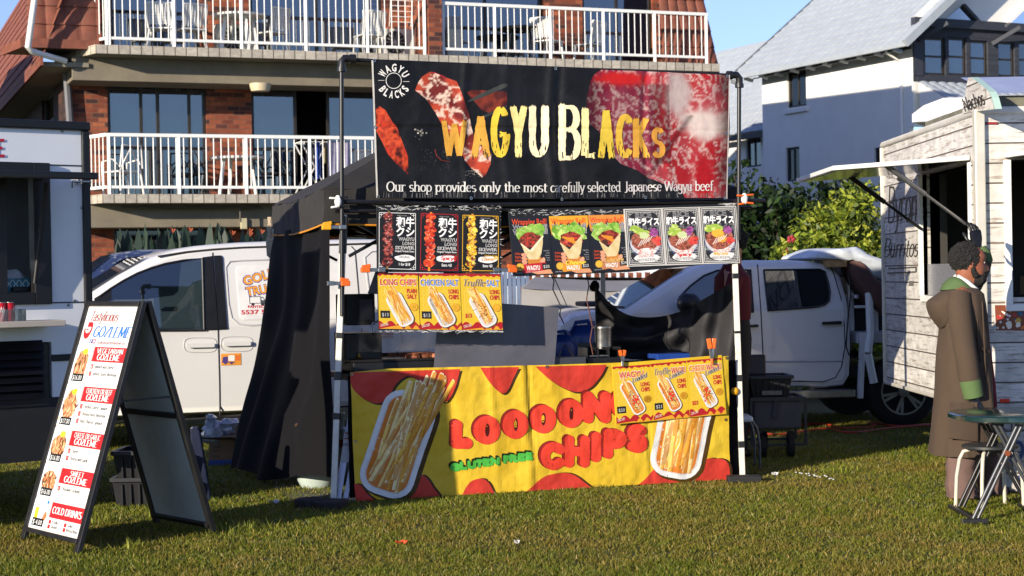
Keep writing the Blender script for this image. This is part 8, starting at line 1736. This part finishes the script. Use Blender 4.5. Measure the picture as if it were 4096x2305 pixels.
def leafmat(name, tr, rough=.5):
    m_ = mat(name, attr=True, rough=rough, var=.1, vs=3, spec=.35); nt = m_.node_tree; b = nt.nodes['Principled BSDF']; o = nt.nodes['Material Output']; col = b.inputs['Base Color'].links[0].from_socket
    t = nd(nt, 'ShaderNodeBsdfTranslucent'); nt.links.new(col, t.inputs[0]); x = nd(nt, 'ShaderNodeMixShader'); x.inputs[0].default_value = tr; nt.links.new(b.outputs[0], x.inputs[1]); nt.links.new(t.outputs[0], x.inputs[2]); nt.links.new(x.outputs[0], o.inputs[0]); return m_
rg = np.random.default_rng(11)
def vnoise(x, y, s, seed):
    g = np.random.default_rng(seed).random((64, 64)); X, Y = x/s, y/s; i, j = np.floor(X).astype(int), np.floor(Y).astype(int); f, h = X-i, Y-j; f = f*f*(3-2*f); h = h*h*(3-2*h); G = lambda a, b: g[a % 64, b % 64]
    return (G(i, j)*(1-f)+G(i+1, j)*f)*(1-h)+(G(i, j+1)*(1-f)+G(i+1, j+1)*f)*h
N = 420000
yy = 8.7+(rg.random(N)**1.25)*10.5; xx = (rg.random(N)*2-1)*(yy*.305+.15)
No = 170000; yo = 5+rg.random(No)*15; xo = (rg.random(No)*2-1)*(yo*.6+2); ou = (np.abs(xo) > yo*.305+.15) | (yo < 8.7); yy = np.concatenate([yy, yo[ou]]); xx = np.concatenate([xx, xo[ou]]); N = len(xx)
d = vnoise(xx, yy*1.6, 1.7, 9)*.35+vnoise(xx, yy, .8, 1)*.25+vnoise(xx, yy, .25, 2)*.25+vnoise(xx, yy, .09, 3)*.15
keep = rg.random(N) < (.45+.75*vnoise(xx, yy, .16, 7)); xx, yy, d = xx[keep], yy[keep], d[keep]; N = len(xx)
hgt = (.014+.02*rg.random(N)**2)*(.7+.6*vnoise(xx, yy, .3, 5)); a = rg.random(N)*6.283; w = .0028+.003*rg.random(N); ln = rg.normal(0, 1.0, N)*hgt; la = rg.random(N)*6.283
V3 = np.zeros((N, 3, 3)); V3[:, 0] = np.stack([xx-w*np.cos(a), yy-w*np.sin(a), np.zeros(N)], 1); V3[:, 1] = np.stack([xx+w*np.cos(a), yy+w*np.sin(a), np.zeros(N)], 1); V3[:, 2] = np.stack([xx+ln*np.cos(la), yy+ln*np.sin(la), hgt], 1)
t = np.clip((d-.38)/.26+rg.normal(0, .22, N)-.10*np.clip((xx-.0)/3, -1, 1), 0, 1)[:, None]
C = np.array(lin('6e761e'))*(1-t)+np.array(lin('82742e'))*t; dry = rg.random(N) < .09; C[dry] = np.array(lin('a8904c')); dk = rg.random(N) < .15; C[dk] = np.array(lin('4c5a14')); C *= (.84+.32*rg.random(N))[:, None]
tag(fast('grass', V3, C, leafmat('grass blade', .3)), 'short green and straw coloured lawn grass', 'grass', None, 'stuff')
# taller tufts
def tuft(px, py, n, h):
    p = gp(px, py); x = p.x+rg.normal(0, .05, n); y = p.y+rg.normal(0, .05, n); a = rg.random(n)*6.28; V3 = np.zeros((n, 3, 3)); w = .004; hh = h*(.4+.6*rg.random(n)); V3[:, 0] = np.stack([x-w*np.cos(a), y-w*np.sin(a), 0*x], 1); V3[:, 1] = np.stack([x+w*np.cos(a), y+w*np.sin(a), 0*x], 1); V3[:, 2] = np.stack([x+rg.normal(0, .04, n), y+rg.normal(0, .04, n), hh], 1); return V3
TT = np.concatenate([tuft(x, y, 30, h) for x, y, h in ((412, 2095, .13), (985, 2125, .1), (940, 2130, .09), (1030, 2118, .08), (515, 2195, .08), (560, 2190, .07), (3370, 1890, .09), (3345, 1888, .07), (610, 2080, .08), (720, 2190, .06), (2300, 1985, .05), (1750, 2030, .05), (1500, 2045, .06), (2700, 1965, .05))]); tag(fast('grass_tufts', TT, np.tile(np.array(lin('8c9238')), (len(TT), 1))*(.7+.6*rg.random((len(TT), 1))), MATS['grass blade']), 'longer grass tufts at the shade edge', 'grass', None, 'stuff')
# ------------------------------------------------------------------ shrubs
LF = leafmat('shrub leaf', .3)
def shrub(name, label, base, clumps, n, size, cols, group=None, stems=5, flowers=None, cat='shrub', twig=True):
    t = thing(name, label, cat, base, 0, group); P_, C_l = [], []; tot = sum(r[0]*r[1]*r[2] for _, r in clumps)**1
    for c, r in clumps:
        k = int(n*(r[0]*r[1]*r[2])/tot); q = rg.normal(size=(k, 3)); q /= np.linalg.norm(q, axis=1)[:, None]; rad = rg.random(k)**.38*(1+.35*(vnoise(q[:, 0]*3+c[0], q[:, 2]*3+c[2], .9, 21)-.5)); p = np.array(c)+q*rad[:, None]*np.array(r); p[:, 2] = np.maximum(p[:, 2], .05); P_.append(p); C_l.append(np.full(k, rg.random()))
    p = np.concatenate(P_); cv = np.concatenate(C_l); k = len(p); u = rg.normal(size=(k, 3)); u /= np.linalg.norm(u, axis=1)[:, None]; v = np.cross(u, rg.normal(size=(k, 3))); v /= np.linalg.norm(v, axis=1)[:, None]; s = size*(.6+.8*rg.random(k))[:, None]
    Q = np.stack([p-u*s, p+v*s*.42, p+u*s, p-v*s*.42], 1); cs = np.array([lin(c) for c in cols]); i = np.clip(((cv*.5+rg.random(k)*.7)*len(cs)).astype(int), 0, len(cs)-1); C = cs[i]*(.8+.4*rg.random(k))[:, None]
    fast('foliage', Q, C, LF, t, 4)
    if twig:
        b = MB()
        for c, r in clumps[:12]: b.path([V(base)+V((random.uniform(-.1, .1), random.uniform(-.1, .1), 0)), (V(base)+V(c))/2+V((random.uniform(-.15, .15), 0, .1)), V(c)], [.03, .02, .01], 6)
        b.build('stems', mat('bark', '4a3c2e', .9, bump=.4), t, smooth=True)
    if flowers:
        for fp, fc in flowers:
            f = MB()
            for k2 in range(5): a = k2*1.257; f.ell(V(fp)+V((.028*math.cos(a), -.02, .028*math.sin(a))), (.026, .015, .026), 8, 5)
            f.build('flower', mat('flower '+fc, fc, .6), t, smooth=True)
    return t
def blob(px0, py0, px1, py1, d, n, r, dep=.6, seed=0, taper=0):
    q = random.Random(seed); out = []
    for _ in range(n):
        fy = q.random(); fx = q.random(); fx = .5+(fx-.5)*(1-taper*(1-fy)**1.5); c = at(px0+(px1-px0)*fx, py0+(py1-py0)*fy, d+q.uniform(-dep, dep)); rr = r*q.uniform(.6, 1.2); out.append(((c.x, c.y, max(c.z, rr*.5)), (rr, rr, rr*.85)))
    return out
b0 = at(3330, 1500, 21); b0.z = 0
shrub('flowering_shrub', 'bright sunlit green shrub with red flowers behind the white ute', b0, blob(3180, 800, 3560, 1180, 21, 34, .30, .6, 3, .55)+blob(3200, 1000, 3600, 1500, 21.2, 16, .45, .6, 4), 15000, .050, ('64741a', '80902a', '98a234', '50601a', '405216', 'a4a840'), flowers=[(tuple(at(x, y, 20.4)), c) for x, y, c in ((3158, 1008, '8c1420'), (3144, 1016, '8c1420'), (3152, 1022, '801018'), (3164, 958, '8c1c28'))])
for i, (x0, x1, y0, n) in enumerate(((2880, 3060, 700, 16), (3030, 3260, 740, 18), (3230, 3480, 720, 18))):
    b0 = at((x0+x1)/2, 1500, 27); b0.z = 0
    shrub('garden_shrub', ('dark shrub below the white house next to the banner pole', 'dark shrub in the middle of the hedge below the white house', 'dark shrub below the white house above the bright flowering shrub')[i], b0, blob(x0, y0+random.uniform(0, 60), x1, 1060, 27, n, .42, .6, 10+i, .5)+blob(x0, 1000, x1, 1500, 27, 8, .8, .5, 20+i), 6500, .085, ('1c2c12', '26381a', '30461c', '18240e'), 'dark shrubs below the white house')
b0 = at(4090, 1500, 19); b0.z = 0; shrub('garden_shrub', 'leafy shrub seen through and beside the trailer front window', b0, blob(3990, 760, 4300, 1120, 19, 22, .35, .5, 31)+blob(3990, 1000, 4300, 1500, 19, 10, .5, .5, 32), 7000, .06, ('4c5c1c', '64741f', '34481a', '7c8830'))
b0 = at(60, 1500, 18.5); b0.z = 0; shrub('garden_shrub', 'dark shrub seen through the food truck window', b0, blob(-120, 930, 170, 1120, 18.5, 18, .35, .5, 41)+blob(-120, 1000, 170, 1500, 18.5, 10, .5, .5, 42), 6000, .05, ('2c4422', '1c3018', '3c5830', '24381c'))
# bird of paradise plants along the flats
for i, (x0, x1, n) in enumerate(((470, 700, 34), (690, 900, 44), (880, 1060, 34))):
    b0 = at((x0+x1)/2, 1400, 27); b0.z = 0; t = thing('strelitzia', ('bird of paradise plant nearest the brick corner, low leaves', 'bird of paradise plant with orange flowers in front of the flat window', 'bird of paradise plant by the number panel')[i], 'plant', b0, 0, 'bird of paradise plants along the flats'); b = MB(); st = MB()
    for k in range(n):
        x = random.uniform(x0-15, x1+15); y = 885+85*random.random()**.7; tip = at(x, y, 27+random.uniform(-.5, .5)); bs2 = V((b0.x+(tip.x-b0.x)*random.uniform(.1, .9), tip.y+random.uniform(-.2, .2), .05)); dv = (tip-bs2).normalized(); sd_ = dv.cross(V((random.uniform(-1, 1), random.uniform(-1, 1), .2))).normalized()*random.uniform(.04, .09); l = random.uniform(.3, .6)
        pts = [tip-dv*l, tip-dv*l*.6+sd_, tip-dv*.12+sd_*.6, tip, tip-dv*.12-sd_*.6, tip-dv*l*.6-sd_]; b.face(pts, 0, mixc(lin('1e2e26'), lin('35483a'), random.random())); st.path([bs2, tip-dv*l], .012, 5)
    b.build('leaves', LF, t); st.build('stalks', mat('green stalk', '3c4c34', .6), t)
    for k in range((0, 4, 2)[i]):
        f = MB(); p = at(random.choice((645, 690, 738, 760, 850, 900, 1000)) if i == 1 else random.uniform(x0, x1), random.uniform(925, 950), 26.6)
        for e in range(3): f.face([p, p+V((.04*e-.05, 0, .11-.02*e)), p+V((.04*e-.03, 0, .06))])
        f.build('flower', mat('orange petal', 'a8481c', .6), t)
# ------------------------------------------------------------------ fence and covered marquee behind the stall
FNC = mat('white fence paint', 'c4c8cc', .5, var=.1)
fe = thing('picket_fence', 'white picket fence behind the covered grey marquee', 'fence', (1.5, 26, 0)); x0, x1 = at(1960, 1100, 26).x, at(2900, 1100, 26).x; m = MB()
for z in (1.62, .3): m.box((x0, 25.97, z-.03), (x1, 26.03, z+.03))
m.build('rails', FNC, fe); m = MB(); k = 0; x = x0
while x < x1: m.box((x, 25.93, .1), (x+.045, 25.965, 1.6)); x += .125
m.build('pickets', FNC, fe)
MQ = mat('grey marquee canvas', '8c8a88', .85, var=.15, vs=2, bump=.2, bs=8)
mq = thing('covered_marquee', 'low grey canvas covered marquee seen through the stall above the ute bonnet', 'marquee', at(2400, 1400, 21.5)*1); mq.location.z = 0; WM[mq] = Matrix.Translation(mq.location)
e = lambda x, y, dd=0: at(x, y, 21.2+dd)
def mg(a, b_, c, d_): return lambda s, t: (a*(1-s)+b_*s)*(1-t)+(d_*(1-s)+c*s)*t+V((0, -.04*math.sin(s*17)*t, -.04*math.sin(math.pi*s)))
gA, gB = e(2088, 1155), e(2800, 1150); gA0, gB0 = V((gA.x-.05, gA.y-.1, 0)), V((gB.x, gB.y-.1, 0)); rA, rB = e(2140, 1108, .9), e(2740, 1112, .9)
for nm, q in (('front_wall', (gA, gB, gB0, gA0)), ('roof_slope', (rA, rB, gB, gA))): m = MB(); m.grid(mg(*q), 40, 8); m.build(nm, MQ, mq, smooth=True)
m = MB(); bk_ = V((0, 2.2, 0)); m.add([gA, gA+bk_, gA0+bk_, gA0, rA], [[0, 1, 2, 3], [0, 1, 4]]); m.add([gB, gB+bk_, gB0+bk_, gB0, rB], [[3, 2, 1, 0]]); m.add([rA, rB, gB+bk_, gA+bk_], [[0, 1, 2, 3]]); m.build('end_wall', MQ, mq)
bs_p = thing('screen_fence', 'blue grey slatted screen panel left of the covered marquee', 'fence', at(2050, 1300, 23)); bs_p.location.z = 0; WM[bs_p] = Matrix.Translation(bs_p.location); m = MB(); a, b_ = at(1960, 1085, 23), at(2110, 1085, 23)
x = a.x
while x < b_.x: m.box((x, 22.98, .05), (x+.05, 23.0, a.z)); x += .058
m.box((a.x, 23.0, .1), (b_.x, 23.03, .2)); m.box((a.x, 23.0, a.z-.2), (b_.x, 23.03, a.z-.1)); m.build('slats', mat('blue grey slat', '5a6a84', .6), bs_p)

# ------------------------------------------------------------------ steam over the hotplate
sm = bpy.data.materials.new('steam'); sm.use_nodes = True; nt = sm.node_tree; L = nt.links.new; nt.nodes.remove(nt.nodes['Principled BSDF']); pv = nd(nt, 'ShaderNodeVolumePrincipled'); pv.inputs['Color'].default_value = (.9, .9, .92, 1); pv.inputs['Anisotropy'].default_value = .2
tcn = nd(nt, 'ShaderNodeTexCoord'); mp = nd(nt, 'ShaderNodeMapping'); mp.inputs['Scale'].default_value = (3, 3, 2); L(tcn.outputs['Object'], mp.inputs[0]); n1 = nd(nt, 'ShaderNodeTexNoise', Scale=1.6, Detail=5.0, Distortion=1.2); L(mp.outputs[0], n1.inputs[0])
mr = nd(nt, 'ShaderNodeMapRange'); L(n1.outputs[0], mr.inputs[0]); mr.inputs[1].default_value = .5; mr.inputs[2].default_value = .8; mr.inputs[4].default_value = 5.0
ps = nd(nt, 'ShaderNodeSeparateXYZ'); L(tcn.outputs['Generated'], ps.inputs[0]); ml = nd(nt, 'ShaderNodeMath', operation='MULTIPLY'); iv = nd(nt, 'ShaderNodeMath', operation='SUBTRACT'); iv.inputs[0].default_value = 1; L(ps.outputs[2], iv.inputs[1]); L(iv.outputs[0], ml.inputs[0]); L(mr.outputs[0], ml.inputs[1]); L(ml.outputs[0], pv.inputs['Density']); L(pv.outputs[0], nt.nodes['Material Output'].inputs['Volume'])
m = MB(ST.M); m.box((.25, .22, 1.03), (1.5, .7, 1.4)); tag(m.build('steam', sm, None), 'thin pale steam drifting over the black hotplate', 'steam', None, 'stuff')
